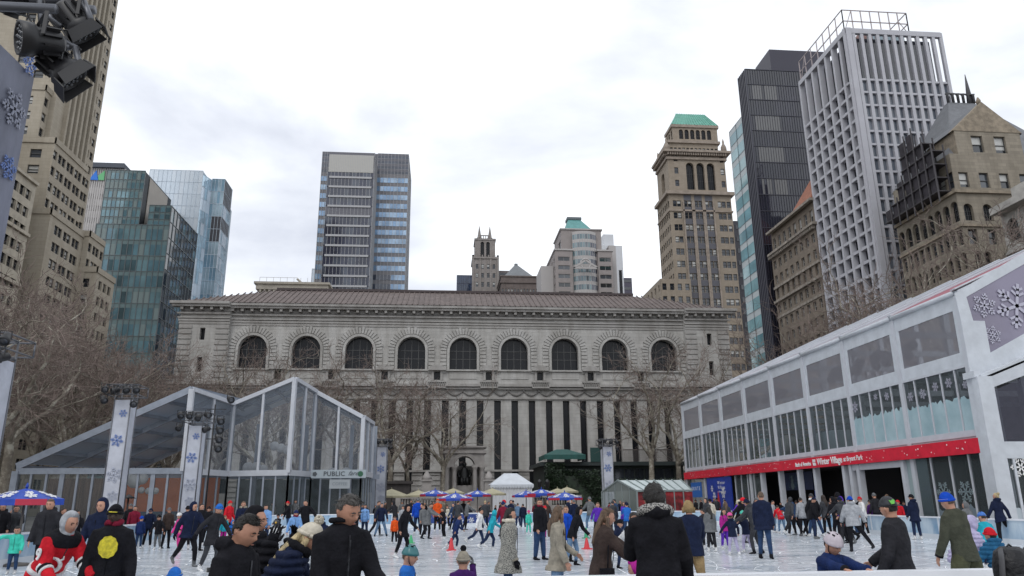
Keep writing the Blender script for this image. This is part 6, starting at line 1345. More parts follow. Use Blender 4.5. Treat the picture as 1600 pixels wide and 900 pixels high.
def tree_mesh(seed, H, spread, fork, dense=1., upr=.35):
    r = random.Random(seed); T = MB(); C = MB()
    def limb(mb, p, d, ln, r0, r1, n, k, wig, up, mi):
        P = [p]; d = d.normalized()
        for i in range(n):
            d = (d+Vector((r.gauss(0, wig), r.gauss(0, wig), r.gauss(0, wig)+up/n))).normalized(); P.append(P[-1]+d*(ln/n))
        mb.tube(P, [r0+(r1-r0)*i/n for i in range(n+1)], k, mi, sm=True, cap=False); return P, d
    tr = H*.017
    P, d = limb(T, Vector((0, 0, -.1)), Vector((r.gauss(0, .05), r.gauss(0, .05), 1)), H*fork, tr, tr*.72, 6, 10, .035, 0, 0)
    lv1 = []; nl = r.choice((3, 4, 4, 5)); a0 = r.uniform(0, 6.28)
    for i in range(nl):
        a = a0+2*PI*i/nl+r.gauss(0, .25); tilt = r.uniform(.35, .9)*spread
        dd = Vector((math.cos(a)*tilt, math.sin(a)*tilt, 1))
        Q, e = limb(C, P[-1]-Vector((0, 0, .15*i)), dd, H*r.uniform(.33, .45), tr*.5, tr*.25, 9, 7, .21, .22, 0); lv1.append(Q)
    lv1.append(limb(C, P[-1], Vector((r.gauss(0, .1), r.gauss(0, .1), 1)), H*.42, tr*.55, tr*.22, 9, 7, .15, .15, 0)[0])
    def kids(Qs, n, lf, r0, r1, seg, k, wig, up, mi, t0=.2, ang=.9):
        o = []
        for Q in Qs:
            base = (Q[-1]-Q[0]).length
            for j in range(n):
                t = t0+(1-t0)*(j+r.random()*.8)/n; t = min(t, .999); f = t*(len(Q)-1); i = int(f); p = Q[i].lerp(Q[i+1], f-i); d = (Q[i+1]-Q[i]).normalized()
                x = d.orthogonal().normalized(); y = d.cross(x); a = r.uniform(0, 6.28); s_ = ang*r.uniform(.6, 1.2)
                dd = d+(x*math.cos(a)+y*math.sin(a))*s_
                ln = H*lf*r.uniform(.65, 1.25)*(1.1-.35*t); o.append(limb(C, p, dd, ln, r0, r1, seg, k, wig, up, mi)[0])
            # carry on past the end
            o.append(limb(C, Q[-1], Q[-1]-Q[-2], H*lf, r0, r1, seg, k, wig, up, mi)[0])
        return o
    l2 = kids(lv1, int(5*dense), .22, tr*.17, tr*.07, 6, 5, .27, .12, 0)
    l3 = kids(l2, int(5*dense), .12, tr*.075, tr*.038, 5, 4, .3, .1, 0 if seed % 2 else 1, .15)
    l4 = kids(l3, int(5*dense), .065, tr*.056, tr*.036, 3, 3, .28, .12, 1, .1, 1.1)
    kids([q for q in l4 if r.random() < .7], 3, .04, tr*.042, tr*.026, 2, 3, .25, .1, 1, .2, .9)
    return T.mesh('trunk', M_bark), C.mesh('branches', [M_bark, M_twig])
TV = [tree_mesh(11, 20, 1.0, .24), tree_mesh(23, 20, .8, .30), tree_mesh(37, 20, 1.15, .2), tree_mesh(52, 20, .7, .34, 1.), tree_mesh(61, 20, 1.0, .25, .82), tree_mesh(75, 20, .8, .3, .82), tree_mesh(88, 20, .95, .28, .62), tree_mesh(93, 20, .8, .3, .62)]
TH = [max(v.co.z for v in b.vertices) for t, b in TV]
def tree(px_, Y, ptop, v, rz, label, group, wide=1.):
    p = aY(px_, ptop, Y); x = p.x; s_ = p.z/TH[v]
    o = empty('plane_tree', (x, Y, 0), label, 'tree', group, rz)
    for n, me in (('trunk', TV[v][0]), ('branches', TV[v][1])): c = link(n, me, o); c.scale = (s_*wide, s_*wide, s_)
    return o
r_ = random.Random(77)
GL = 'bare plane trees crowded in the left grove'; LL = 'tall bare plane tree in the dense grove left of the library'
for i, (px_, Y, pt_) in enumerate(((-70, 46, 330), (15, 54, 372), (-20, 66, 360), (70, 66, 395), (120, 78, 440), (165, 86, 470), (95, 98, 415), (200, 98, 508), (245, 92, 535), (225, 108, 520), (30, 110, 400), (150, 112, 470))):
    tree(px_, Y, pt_, (0, 4, 2, 5, 1, 6)[i % 6], r_.uniform(0, 6.28), LL, GL, 1.15)
GC = 'bare plane trees along the library front left of the monument'
for i, (px_, Y, pt_) in enumerate(((290, 96, 525), (350, 104, 518), (410, 94, 525), (480, 106, 530), (556, 104, 545), (618, 102, 545), (262, 106, 535), (445, 100, 535))):
    tree(px_, Y, pt_, (4, 6, 5)[i % 3], r_.uniform(0, 6.28), 'bare plane tree in the row before the library, rising behind the glass pavilion', GC, 1.2)
tree(694, 108, 560, 7, 2.0, 'single bare plane tree standing beside the arched monument before the library', None)
tree(645, 111, 575, 7, 4.4, 'slender bare tree left of the one by the arched monument', None)
tree(1004, 100, 520, 5, 1.2, 'large bare plane tree rising from behind the dark restaurant, left of its neighbour', None, 1.1)
tree(1046, 103, 528, 6, 3.6, 'bare plane tree with leaning trunk just left of the white pavilion end', None, 1.1)
GR = 'bare plane trees behind the white pavilion'
for i, (px_, Y, pt_) in enumerate(((1100, 108, 515), (1150, 98, 505), (1205, 106, 500), (1262, 94, 480), (1320, 86, 420), (1370, 82, 330), (1480, 70, 300), (1580, 62, 310), (1440, 90, 420), (1660, 60, 330))):
    tree(px_, Y, pt_, (5, 6, 4)[i % 3], r_.uniform(0, 6.28), 'bare plane tree rising behind the roof of the white pavilion', GR)
# ivy hedge over the restaurant front
M_ivy = mat('ivy_leaf', (.014, .028, .012), .5, var=.6, scale=2)
def leafmass(name, boxes, n, size, label, cat, m, seed=1):
    r = random.Random(seed); mb = MB()
    for (x0, x1, y0, y1, z0, z1), k in boxes:
        mb.box(x0+.4, x1-.4, y0+.3, y1, z0, z1-.5)
        for _ in range(int(n*k)):
            x, z = r.uniform(x0, x1), r.uniform(z0, z1+.3); y = y0+r.random()**2*.9+.4*math.sin(x*1.3+z); c = Vector((x, y, z)); q = Vector((r.gauss(0, 1), r.gauss(0, 1), r.gauss(0, 1))).normalized()*size*r.uniform(.6, 1.3); s_ = q.orthogonal().normalized()*size*.4
            mb.quad(c-s_, c+q*.5-s_*.2, c+q, c+q*.4+s_)
    b = boxes[0][0]; return mb.thing(name, m, (b[0], b[2], 0), label, cat)
q = lambda a, b, Y=102.5: aY(a, b, Y)
leafmass('ivy_hedge', [((q(852, 740).x, q(940, 740).x, 101.5, 103.5, .0, q(900, 738).z), 1), ((q(940, 740).x, q(1066, 740).x, 101.5, 103.5, .0, q(1000, 752).z), .8), ((q(850, 740).x, q(880, 740).x, 101, 102, 0, q(860, 728).z), .5)], 6500, .28, 'dark ivy hedge covering the front of the restaurant', 'hedge', M_ivy)
leafmass('shrub', [((-14.6, -13.1, 22.5, 27., 0, 1.25), 1)], 1800, .10, 'dim green shrub behind the board below the left blue umbrella', 'shrub', mat('shrub_leaf', (.02, .06, .02), .6, var=.5, scale=4), 3)
# ------------------------------------------------------------ people
CC = dict(bk=(.010, .010, .013), nv=(.010, .015, .038), nvb=(.012, .025, .09), dk=(.022, .022, .026), ch=(.04, .042, .048), gy=(.13, .135, .14), lg=(.30, .31, .33), wh=(.62, .62, .62), cr=(.50, .46, .38), be=(.26, .235, .19), lb=(.16, .30, .55), bl=(.01, .06, .40), rb=(.02, .12, .42), tq=(.02, .30, .38), mint=(.05, .48, .36), rd=(.50, .015, .025), cm=(.16, .012, .03), mg=(.36, .02, .22), pk=(.60, .05, .25), pu=(.10, .03, .36), dpu=(.05, .015, .10), li=(.38, .35, .50), ol=(.055, .058, .042), kh=(.26, .18, .09), dkh=(.065, .068, .04), br=(.045, .032, .028), or_=(.60, .08, .015), tl=(.02, .13, .14), jn=(.025, .05, .11), jl=(.11, .18, .28), jd=(.015, .025, .06), dy=(.02, .10, .20), pw=(.45, .40, .44), go=(.50, .42, .02), h1=(.008, .006, .005), h2=(.025, .014, .009), h3=(.10, .06, .035), h4=(.42, .33, .18), hg=(.07, .065, .06), s1=(.42, .22, .15), s2=(.30, .15, .095), s3=(.035, .018, .012), ad=(.012, .012, .014))
def cl(c, rough=.85):
    c = CC.get(c, c) if isinstance(c, str) else c
    return mat('cloth_%.3f_%.3f_%.3f' % tuple(c), c, rough, var=.22, scale=9, bump=.35, bscale=26, spec=.12)
def sk(c): return mat('skin_'+c, CC[c], .5, var=.1, scale=12, spec=.4)
def sstep(a, b, x): t = max(0., min(1., (x-a)/(b-a))); return t*t*(3-2*t)
BAKE = []
def vrot(v, ax, a): return Matrix.Rotation(a, 3, ax) @ v
X_, Y_, Z_ = Vector((1, 0, 0)), Vector((0, 1, 0)), Vector((0, 0, 1))
def headshell(mb, c, B, hh, fn, n, m, mi=0, seed=0, amp=0.):
    """closed head-like surface; fn(dir)->radius factor; B = (right, fwd, up)"""
    V = []; r_, f_, u_ = B
    for i in range(m+1):
        la = -PI/2+PI*i/m
        for j in range(n):
            lo = 2*PI*j/n; d = Vector((math.cos(la)*math.cos(lo), math.cos(la)*math.sin(lo), math.sin(la)))
            x, y, z = d.x*.335, d.y*.40, d.z*.5
            k = fn(d)
            if amp: k += amp*noise.noise(d*5+Vector((seed, 0, 0)))
            if isinstance(k, tuple): k, off = k
            x, y, z = x*k, y*k, z*k
            if z < 0: t = min(1, -z/.5); x *= 1-.30*t*t; y = y*(1-.12*t) if y > 0 else y*(1-.28*t)
            V.append(c+(r_*x+f_*y+u_*z)*hh)
    mb.add(V, [(i*n+j, i*n+(j+1) % n, (i+1)*n+(j+1) % n, (i+1)*n+j) for i in range(m) for j in range(n)], mi, True)
def facemesh(mb, c, B, hh, n, m):
    r_, f_, u_ = B; V = []
    g = lambda v, s: math.exp(-(v/s)**2)
    for i in range(m+1):
        la = -PI/2+PI*i/m
        for j in range(n):
            lo = 2*PI*j/n; dx, dy, dz = math.cos(la)*math.cos(lo), math.cos(la)*math.sin(lo), math.sin(la)
            x, y, z = dx*.335, dy*.40, dz*.5
            if z < 0: t = min(1, -z/.5); x *= 1-.34*t*t; y = y*(1-.10*t) if y > 0 else y*(1-.30*t)
            if dy > 0:
                y += .105*g(x, .055)*g(z+.09, .085)*(1 if z < .0 else .75)      # nose
                y += .025*g(x, .05)*g(z-.02, .1)
                y -= .045*(g(x-.13, .075)+g(x+.13, .075))*g(z-.015, .055)        # sockets
                y += .018*(g(x-.13, .10)+g(x+.13, .10))*g(z-.095, .04)           # brow
                y += .030*g(x, .095)*g(z+.235, .035)+.022*g(x, .08)*g(z+.29, .03)-.012*g(x, .10)*g(z+.262, .012)   # lips
                y += .035*g(x, .09)*g(z+.41, .06)                                # chin
                y += .012*(g(x-.19, .07)+g(x+.19, .07))*g(z+.10, .08)
            V.append(c+(r_*x+f_*y+u_*z)*hh)
    mb.add(V, [(i*n+j, i*n+(j+1) % n, (i+1)*n+(j+1) % n, (i+1)*n+j) for i in range(m) for j in range(n)], 0, True)
    for sg in (-1, 1):
        e = c+(r_*sg*.335+f_*-.02+u_*-.03)*hh; mb.tube([e+u_*.11*hh, e+(u_*.08+r_*sg*.03-f_*.03)*hh, e+(r_*sg*.045-f_*.045)*hh, e-u_*.07*hh, e-u_*.12*hh], [.015*hh, .03*hh, .034*hh, .026*hh, .012*hh], 8)
def hand(mb, w, d, side, palm, L_, grip=.35, n=6):
    """palm and five bent fingers from wrist w along d; side = toward the thumb, palm = palm normal"""
    d = d.normalized(); side = (side-d*side.dot(d)).normalized(); pn = d.cross(side)
    if pn.dot(palm) < 0: pn = -pn
    a = L_*.44
    mb.tube([w-d*.1*L_, w+d*.12*L_, w+d*.30*L_, w+d*a], [(L_*.15, L_*.11), (L_*.20, L_*.10), (L_*.235, L_*.10), (L_*.225, L_*.085)], max(8, n), ref=side)
    for k, (o, fl) in enumerate(((.165, .50), (.06, .56), (-.055, .52), (-.165, .40))):
        p = w+d*a*.93+side*o*L_; q = (d+side*o*.5).normalized(); P = [p]; g_ = grip*(1+.12*k)
        for j, s_ in enumerate((.45, .32, .23)):
            q = (q*math.cos(g_)+pn*math.sin(g_)).normalized(); P.append(P[-1]+q*fl*L_*s_)
        mb.tube(P, [L_*.056, L_*.053, L_*.047, L_*.034], n)
    p = w+d*.12*L_+side*.17*L_; q = (d*.7+side*.75+pn*.25).normalized(); P = [p, p+q*.20*L_]; q = (d+side*.25+pn*.35).normalized(); P += [P[-1]+q*.17*L_, P[-1]+q*.30*L_]
    mb.tube(P, [L_*.075, L_*.065, L_*.055, L_*.036], n)
POSE = dict(
 stand=dict(lean=2, arms=((6, 9, 14), (3, 9, 18)), legs=((2, 4, 4), (-2, 4, 3))),
 pockets=dict(lean=2, arms=((0, 16, 42), (0, 16, 42)), legs=((3, 4, 5), (-3, 4, 3))),
 glide=dict(lean=12, arms=((22, 16, 30), (-8, 18, 30)), legs=((16, 4, 24), (-8, 5, 14))),
 stride=dict(lean=18, arms=((35, 20, 30), (-30, 22, 20)), legs=((26, 5, 34), (-30, 8, 22))),
 lunge=dict(lean=26, arms=((15, 20, 20), (-15, 28, 12)), legs=((24, 3, 38), (-38, 14, 8))),
 wide=dict(lean=6, arms=((10, 22, 30), (5, 24, 35)), legs=((6, 16, 8), (2, 16, 6))),
 arms_out=dict(lean=8, arms=((14, 42, 22), (8, 34, 26)), legs=((8, 8, 16), (-4, 8, 10))),
 reach=dict(lean=12, arms=((62, 10, 12), (55, 8, 16)), legs=((8, 5, 14), (-12, 5, 10))),
 bend=dict(lean=38, arms=((50, 12, 24), (40, 12, 30)), legs=((16, 6, 26), (2, 6, 22))),
 phone=dict(lean=0, arms=((38, 14, 118), (42, 12, 122)), legs=((2, 5, 3), (-2, 5, 3))),
 walk=dict(lean=4, arms=((18, 8, 22), (-16, 8, 18)), legs=((18, 3, 10), (-16, 3, 18))))
def person(label, px_, top, face, coat, legs, head, pose='stand', feet=None, Y=None, ln=0., hair='h2', skin='s1', boot='wh', bulk=1., kid=0, glove=None, seed=None, hp=0, hy=0, group=None, over=None, z0=0., roll=0, scarf=None, fur=None, long=False, skate=True, female=False):
    if seed is None: seed = int(px_*7+top)
    r = random.Random(seed); P = dict(POSE[pose]); P.update(over or {})
    if feet is not None: Y = aZ(px_, feet, z0).y
    tp = aY(px_, top, Y); det = 3 if Y < 8.6 else 2 if Y < 17 else 1 if Y < 32 else 0
    hh = .139+.036*kid+(.004 if female else 0); hip = .515-.035*kid; sh = 1-hh-.026; nk = 1-hh-.006
    lean = rad(P['lean']); rl = rad(roll+r.uniform(-2, 2)*(pose not in ('stand', 'pockets', 'phone')))
    piv = Vector((0, 0, hip))
    def up_(p): return piv+vrot(vrot(p-piv, 'X', -lean), 'Y', rl)
    def upd(d): return vrot(vrot(d, 'X', -lean), 'Y', rl)
    sw = (.097 if not female else .088)*(1-.05*kid)
    K = bulk*(1.13 if det < 2 else 1.04)
    if hy == 0 and det < 2: hy = r.gauss(0, 22); hp += r.gauss(-3, 7)
    # legs first, so the lowest foot can be put on the ground
    LG = []
    for sg, (f, o, kb) in zip((-1, 1), P['legs']):
        f, o, kb = rad(f+r.uniform(-2, 2)), rad(o), rad(kb)
        h = Vector((sg*.048, 0, hip)); d = vrot(vrot(-Z_, 'X', f), 'Y', -sg*o); tl, sl = .245*hip/.515, .225*hip/.515
        k = h+d*tl; d2 = vrot(vrot(-Z_, 'X', f-kb), 'Y', -sg*o); a = k+d2*sl; LG.append((h, k, a, d2, f-kb))
    mz = min(a.z-.045 for _, _, a, _, _ in LG)
    # head
    lk = min(0, -P['lean']*.55)     # people look up from a lean
    B0 = upd(X_), upd(Y_), upd(Z_)
    hm = lambda v: upd(vrot(vrot(v, 'X', rad(-lk*1.0+hp*-1.)), 'Z', rad(hy)))
    hm = lambda v: upd(Matrix.Rotation(rad(-lk+hp), 3, 'X') @ (Matrix.Rotation(rad(hy), 3, 'Z') @ v))
    B = (hm(X_), hm(Y_), hm(Z_)); nb_ = up_(Vector((0, .0, nk))); hc = nb_+B[2]*hh*.50+B[1]*hh*.05
    topz = hc.z+.5*hh*(1.06)+(.04*hh if head[0] in ('beanie', 'hood', 'helmet', 'trapper') else 0)+(.30*hh if head[0] == 'pom' else 0)
    Ht = tp.z-z0; s = Ht/(topz-mz); rz = rad(face)+PI
    ht = Vector((hc.x, hc.y, 0))*s; ht.rotate(Matrix.Rotation(rz, 3, 'Z'))
    loc = Vector((tp.x-ht.x, tp.y-ht.y, z0))
    root = empty('person', loc, label, 'person', group, rz)
    M_ = Matrix.Diagonal((s, s, s, 1)) @ Matrix.Translation((0, 0, -mz))
    vox = {3: .0085, 2: .013, 1: .02}.get(det)
    def put(mb, name, mats, remesh=False, fold=0., parent=root):
        me = mb.mesh(name, mats); me.transform(M_); o = link(name, me, parent)
        if remesh and vox:
            md = o.modifiers.new('remesh', 'REMESH'); md.mode = 'VOXEL'; md.voxel_size = vox*(s/1.72 if kid else 1); md.use_smooth_shade = True
            sm = o.modifiers.new('smooth', 'SMOOTH'); sm.iterations = 3 if det < 3 else 4; sm.factor = .5; BAKE.append((o, (fold+(1 if name in ('coat', 'jacket') and 'puffer' in label else 0)) if det >= 2 else 0, seed))
        return o
    nseg = 16 if det == 3 else 12 if det == 2 else 8
    # arms
    AR = []
    for sg, (f, o, kb) in zip((-1, 1), P['arms']):
        f, o, kb = rad(f+r.uniform(-4, 4)), rad(o), rad(kb); S_ = up_(Vector((sg*sw, 0, sh-.030)))
        d = upd(vrot(vrot(-Z_, 'X', f+lean*.55), 'Y', -sg*o)); e = S_+d*.172
        d2 = upd(vrot(vrot(-Z_, 'X', f+kb+lean*.55), 'Y', -sg*o*.55)); w_ = e+d2*.148; AR.append((S_, e, w_, d2))
    # body: one continuous surface
    b = MB(); nh, mh = {3: (44, 36), 2: (28, 22), 1: (18, 14), 0: (12, 10)}[det]
    facemesh(b, hc, B, hh, nh, mh) if det else headshell(b, hc, B, hh, lambda d: 1., nh, mh)
    b.tube([hc-B[2]*.1*hh-B[1]*.06*hh, nb_-B[1]*.02*hh, up_(Vector((0, -.005, sh-.03)))], [.25*hh, .25*hh, .30*hh], nseg)
    b.tube([up_(Vector((0, 0, z))) for z in (sh, sh-.09, hip+.10, hip+.02)]+[Vector((0, 0, hip-.04))], [(.075, .04), (.085, .055), (.07, .048), (.08, .055), (.05, .045)], nseg, ref=B0[0])
    for (h, k, a, d2, _) in LG: b.tube([h, h.lerp(k, .5), k, k.lerp(a, .35), a], [.046, .042, .031, .030, .02], max(8, nseg-4))
    hm_ = b; HL = .104+.01*kid*0
    for sg, (S_, e, w_, d2) in zip((-1, 1), AR):
        b.tube([up_(Vector((sg*.03, 0, sh-.02))), S_, S_.lerp(e, .5), e, e.lerp(w_, .4), w_], [.03, .030, .026, .021, .021, .014], max(8, nseg-4))
        inw = B0[0]*-sg; sd = (B0[1]*.8+inw*.3); hm_ = MB() if glove else b; hand(hm_, w_, d2, sd, inw+B0[1]*-.2, HL*(1.12 if glove else 1), .30+.1*r.random(), 6 if det else 4)
        if glove: put(hm_, 'glove', cl(glove))
    put(b, 'body', sk(skin), True)
        # coat with sleeves
    c = MB(); cz = hip-.02-.23*ln
    mid = Vector((0, 0, 0))
    for (h, k, a, d2, _) in LG: mid += (k-h)*.5
    mid = mid*(1/.245)
    pts = [up_(Vector((0, 0, z))) for z in (sh+.034, sh+.020, sh+.0, sh-.035, sh-.10, hip+.11, hip+.03)]
    rs = [(.038*K, .036*K), (.056*K, .046*K), (.082*K, .056*K), (.096*K, .064*K), (.098*K, .070*K), (.086*K, .064*K), (.095*K, .070*K)]
    if female: rs[5] = (.078*K, .058*K)
    pts.append(Vector((0, 0, hip-.03))+mid*.03); rs.append(((.103+.004*ln)*K, (.080+.004*ln)*K))
    if ln > .12:
        q = Vector((0, 0, hip))+mid*(.03+.20*ln); pts.append(Vector((0, 0, hip))+mid*(.02+.11*ln)); rs.append((.109*max(K, 1.1)+.006*ln, .092*max(K, 1.1)+.014*ln)); pts.append(q); rs.append((.114*max(K, 1.1)+.014*ln, .098*max(K, 1.1)+.026*ln))
    c.tube(pts, rs, max(14, nseg+4), ref=B0[0])
    for S_, e, w_, d2 in AR: c.tube([S_.lerp(up_(Vector((0, 0, sh-.02))), .45), S_, S_.lerp(e, .5), e, e.lerp(w_, .45), w_+d2*.004], [.034*K, .037*K, .036*K, .033*K, .030*K, .026*K], nseg)
    c.tube([nb_+B0[2]*-.045, nb_-B0[2]*.015, nb_+B0[2]*.010+B0[1]*.002], [.056*K**.5, .046, .041], nseg)
    if head[0] != 'hood' and (head[-1] == 'hooddown' or (det >= 1 and not fur and not long and r.random() < .45)): c.tube([up_(Vector((-.06, .005, sh+.03))), up_(Vector((-.045, -.05, sh+.035))), up_(Vector((0, -.07, sh+.03))), up_(Vector((.045, -.05, sh+.035))), up_(Vector((.06, .005, sh+.03)))], [.022, .03, .036, .03, .022], nseg)
    co = put(c, 'coat' if ln > .3 else 'jacket', cl(coat), True, .0075)
    if det >= 1:
        f = MB(); f.tube([up_(Vector((.004, (.066 if z > hip+.2 else .068)*K+.002, z))) for z in (sh-.03, sh-.08, sh-.15, hip+.08, hip+.02)], .0035, 5); put(f, 'zip', cl('ch' if r.random() < .5 else 'bk', .4))
        for sg in (-1, 1): f = MB(); w_ = AR[(sg+1)//2]; f.tube([w_[2]-w_[3]*.014, w_[2]+w_[3]*.004], .0275*K, nseg); put(f, 'cuff', cl('bk' if r.random() < .5 else coat))
    if fur:
        f = MB(); n = 26 if det >= 2 else 14
        for i in range(n):
            a = -2.6+5.2*i/(n-1); p = up_(Vector((math.sin(a)*.058, .0-math.cos(a)*.05, sh+.035))); f.sphere(p, .023*(1+.2*r.random()), 6, 5)
        put(f, 'fur_trim', cl(fur, .95))
    if scarf:
        f = MB(); f.tube([up_(Vector((math.sin(a)*.043, math.cos(a)*.038, sh+.042+.008*math.sin(3*a)))) for a in [2*PI*i/14 for i in range(15)]], .022, 8); put(f, 'scarf', cl(scarf))
    # trousers
    t = MB(); t.tube([Vector((0, 0, hip+.07)), Vector((0, 0, hip+.01)), Vector((0, 0, hip-.05))], [(.075, .056), (.084, .064), (.07, .06)], nseg, ref=(1, 0, 0))
    lb = 1.0 if coat else 1; lw = P.get('lw', 1.)
    for (h, k, a, d2, _) in LG: t.tube([h+Vector((0, 0, .02)), h.lerp(k, .25), h.lerp(k, .6), k, k.lerp(a, .35), k.lerp(a, .7), a+d2*-.008], [.054, .055*lw, .048*lw, .040*lw, .038*lw, .033*lw, .029*lw], nseg)
    put(t, 'trousers', cl(legs), True, .005)
    # skates or shoes
    for (h, k, a, d2, an) in LG:
        f = MB(); pit = rad(0)+max(-.9, min(.9, an*.75 if an < -.15 else 0)); fw = vrot(Y_, 'X', pit); dn = vrot(-Z_, 'X', pit); ax = Vector((a.x, a.y, a.z))
        so_ = ax+dn*.022
        f.tube([ax-d2*.055, ax-d2*.02, ax+dn*.012-fw*.006, so_-fw*.004], [.030, .029, .030, .027], nseg)
        f.tube([so_-fw*.034, so_-fw*.015, so_+fw*.03+dn*.004, so_+fw*.075+dn*.008, so_+fw*.10+dn*.010], [(.020, .016), (.026, .024), (.026, .020), (.025, .015), (.014, .010)], nseg, ref=(1, 0, 0))
        bo = put(f, 'skate' if skate else 'shoe', cl(boot, .5))
        if skate:
            g_ = MB(); q = so_+dn*.028; g_.bar(q-fw*.04, q+fw*.10, .0035, .010, up=-dn); g_.bar(q-fw*.025+dn*-.016, q-fw*.015, .005, .02, up=-dn); g_.bar(so_-fw*.02+dn*.012, so_-fw*.02+dn*.03, .008, .014, up=fw); g_.bar(so_+fw*.06+dn*.012, so_+fw*.06+dn*.03, .008, .014, up=fw)
            me = g_.mesh('blade', M_gal); me.transform(M_); link('blade', me, bo)
    # hair and headwear
    kind = head[0]; hn, hm2 = {3: (40, 32), 2: (28, 22), 1: (18, 14), 0: (12, 10)}[det]
    def hairfn(d):
        fr_ = sstep(.05, .35, d.y)*sstep(.62, .46, d.z); lw_ = sstep(-.20, -.50, d.z) if not (long or kind == 'curly') else sstep(-.75, -.95, d.z)
        sd_ = sstep(.80, .93, abs(d.x))*sstep(.15, -.05, d.z) if not long else 0
        e_ = max(fr_, lw_, sd_); return 1.085+(.22 if kind == 'curly' else 0)-.36*e_
    if kind in ('hair', 'curly', 'bun', 'cap', 'helmet') or long or kind in ('beanie', 'pom'):
        hb = MB(); headshell(hb, hc, B, hh, hairfn, hn, hm2, 0, seed, .06 if kind != 'curly' else .16)
        if long:
            back = up_(Vector((0, -.062, sh-.02))); b2 = up_(Vector((0, -.066*K, sh-.12)))
            if kind != 'curly' or True:
                hb.tube([hc-B[1]*.25*hh+B[2]*.1*hh, hc-B[1]*.36*hh-B[2]*.3*hh, back, b2], [(.30*hh, .16*hh), (.36*hh, .16*hh), (.40*hh, .15*hh), (.22*hh, .07*hh)], nseg, ref=B[0])
                for sg in (-1, 1): hb.tube([hc+B[0]*sg*.32*hh, hc+B[0]*sg*.36*hh-B[2]*.35*hh, up_(Vector((sg*.055, .03, sh-.0))), up_(Vector((sg*.062, .062*K, sh-.10)))], [(.10*hh), (.12*hh), (.12*hh), (.05*hh)], 8)
        if kind == 'bun': hb.sphere(hc-B[1]*.30*hh+B[2]*.48*hh, .2*hh, 10, 8)
        if det >= 2 and (kind in ('hair', 'curly', 'bun')):
            for _ in range(500 if det == 3 else 160):
                d = Vector((r.gauss(0, 1), r.gauss(0, 1), r.gauss(0, 1)+.4)).normalized()
                if hairfn(d) < 1.03: continue
                x, y, z = d.x*.335, d.y*.40, d.z*.5; p = hc+(B[0]*x+B[1]*y+B[2]*z)*hh*1.06; nn = (B[0]*d.x+B[1]*d.y+B[2]*d.z); tn = (B[1]*r.gauss(.3, .6)+B[0]*r.gauss(0, .6)-nn*.2).normalized()
                hb.tube([p, p+(nn*(.05 if kind == 'curly' else .028)+tn*.07)*hh, p+(nn*(.07 if kind == 'curly' else .02)+tn*.17)*hh], [.013*hh, .010*hh, .001*hh], 4)
        put(hb, 'hair', mat('hair_'+hair, CC[hair], .55, var=.4, scale=30, bump=.6, bscale=90, stretch=(1, 1, .25)))
    hcol = head[1] if len(head) > 1 else None
    if kind in ('beanie', 'pom'):
        hb = MB(); headshell(hb, hc+B[2]*.02*hh, B, hh, lambda d: (1.16 if d.z > 0 else 1.1)-.45*sstep(.30-.28*(-d.y), .12-.28*(-d.y), d.z), hn, hm2)
        ring = []
        for i in range(19): a = 2*PI*i/18; ring.append(hc+(B[0]*.36*math.cos(a)+B[1]*.43*math.sin(a)+B[2]*(.12+.06*math.sin(a)))*hh)
        hb.tube(ring, (.075*hh), 8); ht_ = put(hb, 'beanie', cl(hcol, .95))
        if kind == 'pom':
            f = MB(); pc_ = hc+B[2]*.70*hh-B[1]*.05*hh
            for _ in range(90 if det >= 2 else 25): f.sphere(pc_+Vector((r.gauss(0, 1), r.gauss(0, 1), r.gauss(0, 1))).normalized()*.13*hh, .06*hh, 5, 4)
            me = f.mesh('pompom', cl(head[2] if len(head) > 2 and head[2] in CC else hcol, .95)); me.transform(M_); link('pompom', me, ht_)
        if len(head) > 3:
            f = MB(); f.tube([p+B[2]*.05*hh for p in ring], .03*hh, 6); me = f.mesh('stripe', cl(head[3])); me.transform(M_); link('stripe', me, ht_)
    if kind == 'hood':
        hb = MB(); headshell(hb, hc-B[1]*.05*hh, B, hh, lambda d: 1.27-.52*sstep(.35, .62, d.y)*sstep(.72, .5, d.z)*sstep(-.98, -.8, d.z), hn, hm2, 0, seed, .03)
        hb.tube([hc-B[2]*.35*hh-B[1]*.12*hh, nb_-B0[1]*.01-B0[2]*.01, up_(Vector((0, -.01, sh)))], [(.36*hh, .38*hh), (.46*hh, .42*hh), (.60*hh, .45*hh)], nseg, ref=B[0])
        put(hb, 'hood', cl(hcol or coat), det >= 2, .004)
        if len(head) > 2 and head[2] in CC:
            f = MB()
            for i in range(24): a = 2*PI*i/24; f.sphere(hc+(B[0]*.36*math.cos(a)+B[1]*.34+B[2]*.48*math.sin(a))*hh, .085*hh, 6, 5)
            put(f, 'fur_trim', cl(head[2], .95))
    if kind == 'helmet':
        hb = MB(); headshell(hb, hc+B[2]*.03*hh, B, hh, lambda d: (1.27-.06*abs(math.sin(math.atan2(d.x, d.y)*4))*(d.z > .3))-.6*sstep(.12-.05*d.y, .0-.05*d.y, d.z), hn, hm2); ho = put(hb, 'helmet', mat('shell_'+str(hcol), CC[hcol], .3, spec=.6))
        f = MB()
        for x in (-.2, 0, .2):
            for y in (-.18, .12): q = hc+(B[0]*x+B[1]*y+B[2]*(.62-.9*x*x-.7*y*y))*hh; f.tube([q-B[1]*.07*hh, q+B[1]*.07*hh], (.035*hh), 6)
        me = f.mesh('vents', cl('bk')); me.transform(M_); link('vents', me, ho); f = MB()
        for sg in (-1, 1): f.tube([hc+(B[0]*sg*.37+B[1]*.05+B[2]*.05)*hh, hc+(B[0]*sg*.32+B[1]*.08-B[2]*.25)*hh, hc+(B[0]*sg*.05+B[1]*.2-B[2]*.53)*hh], .02*hh, 6)
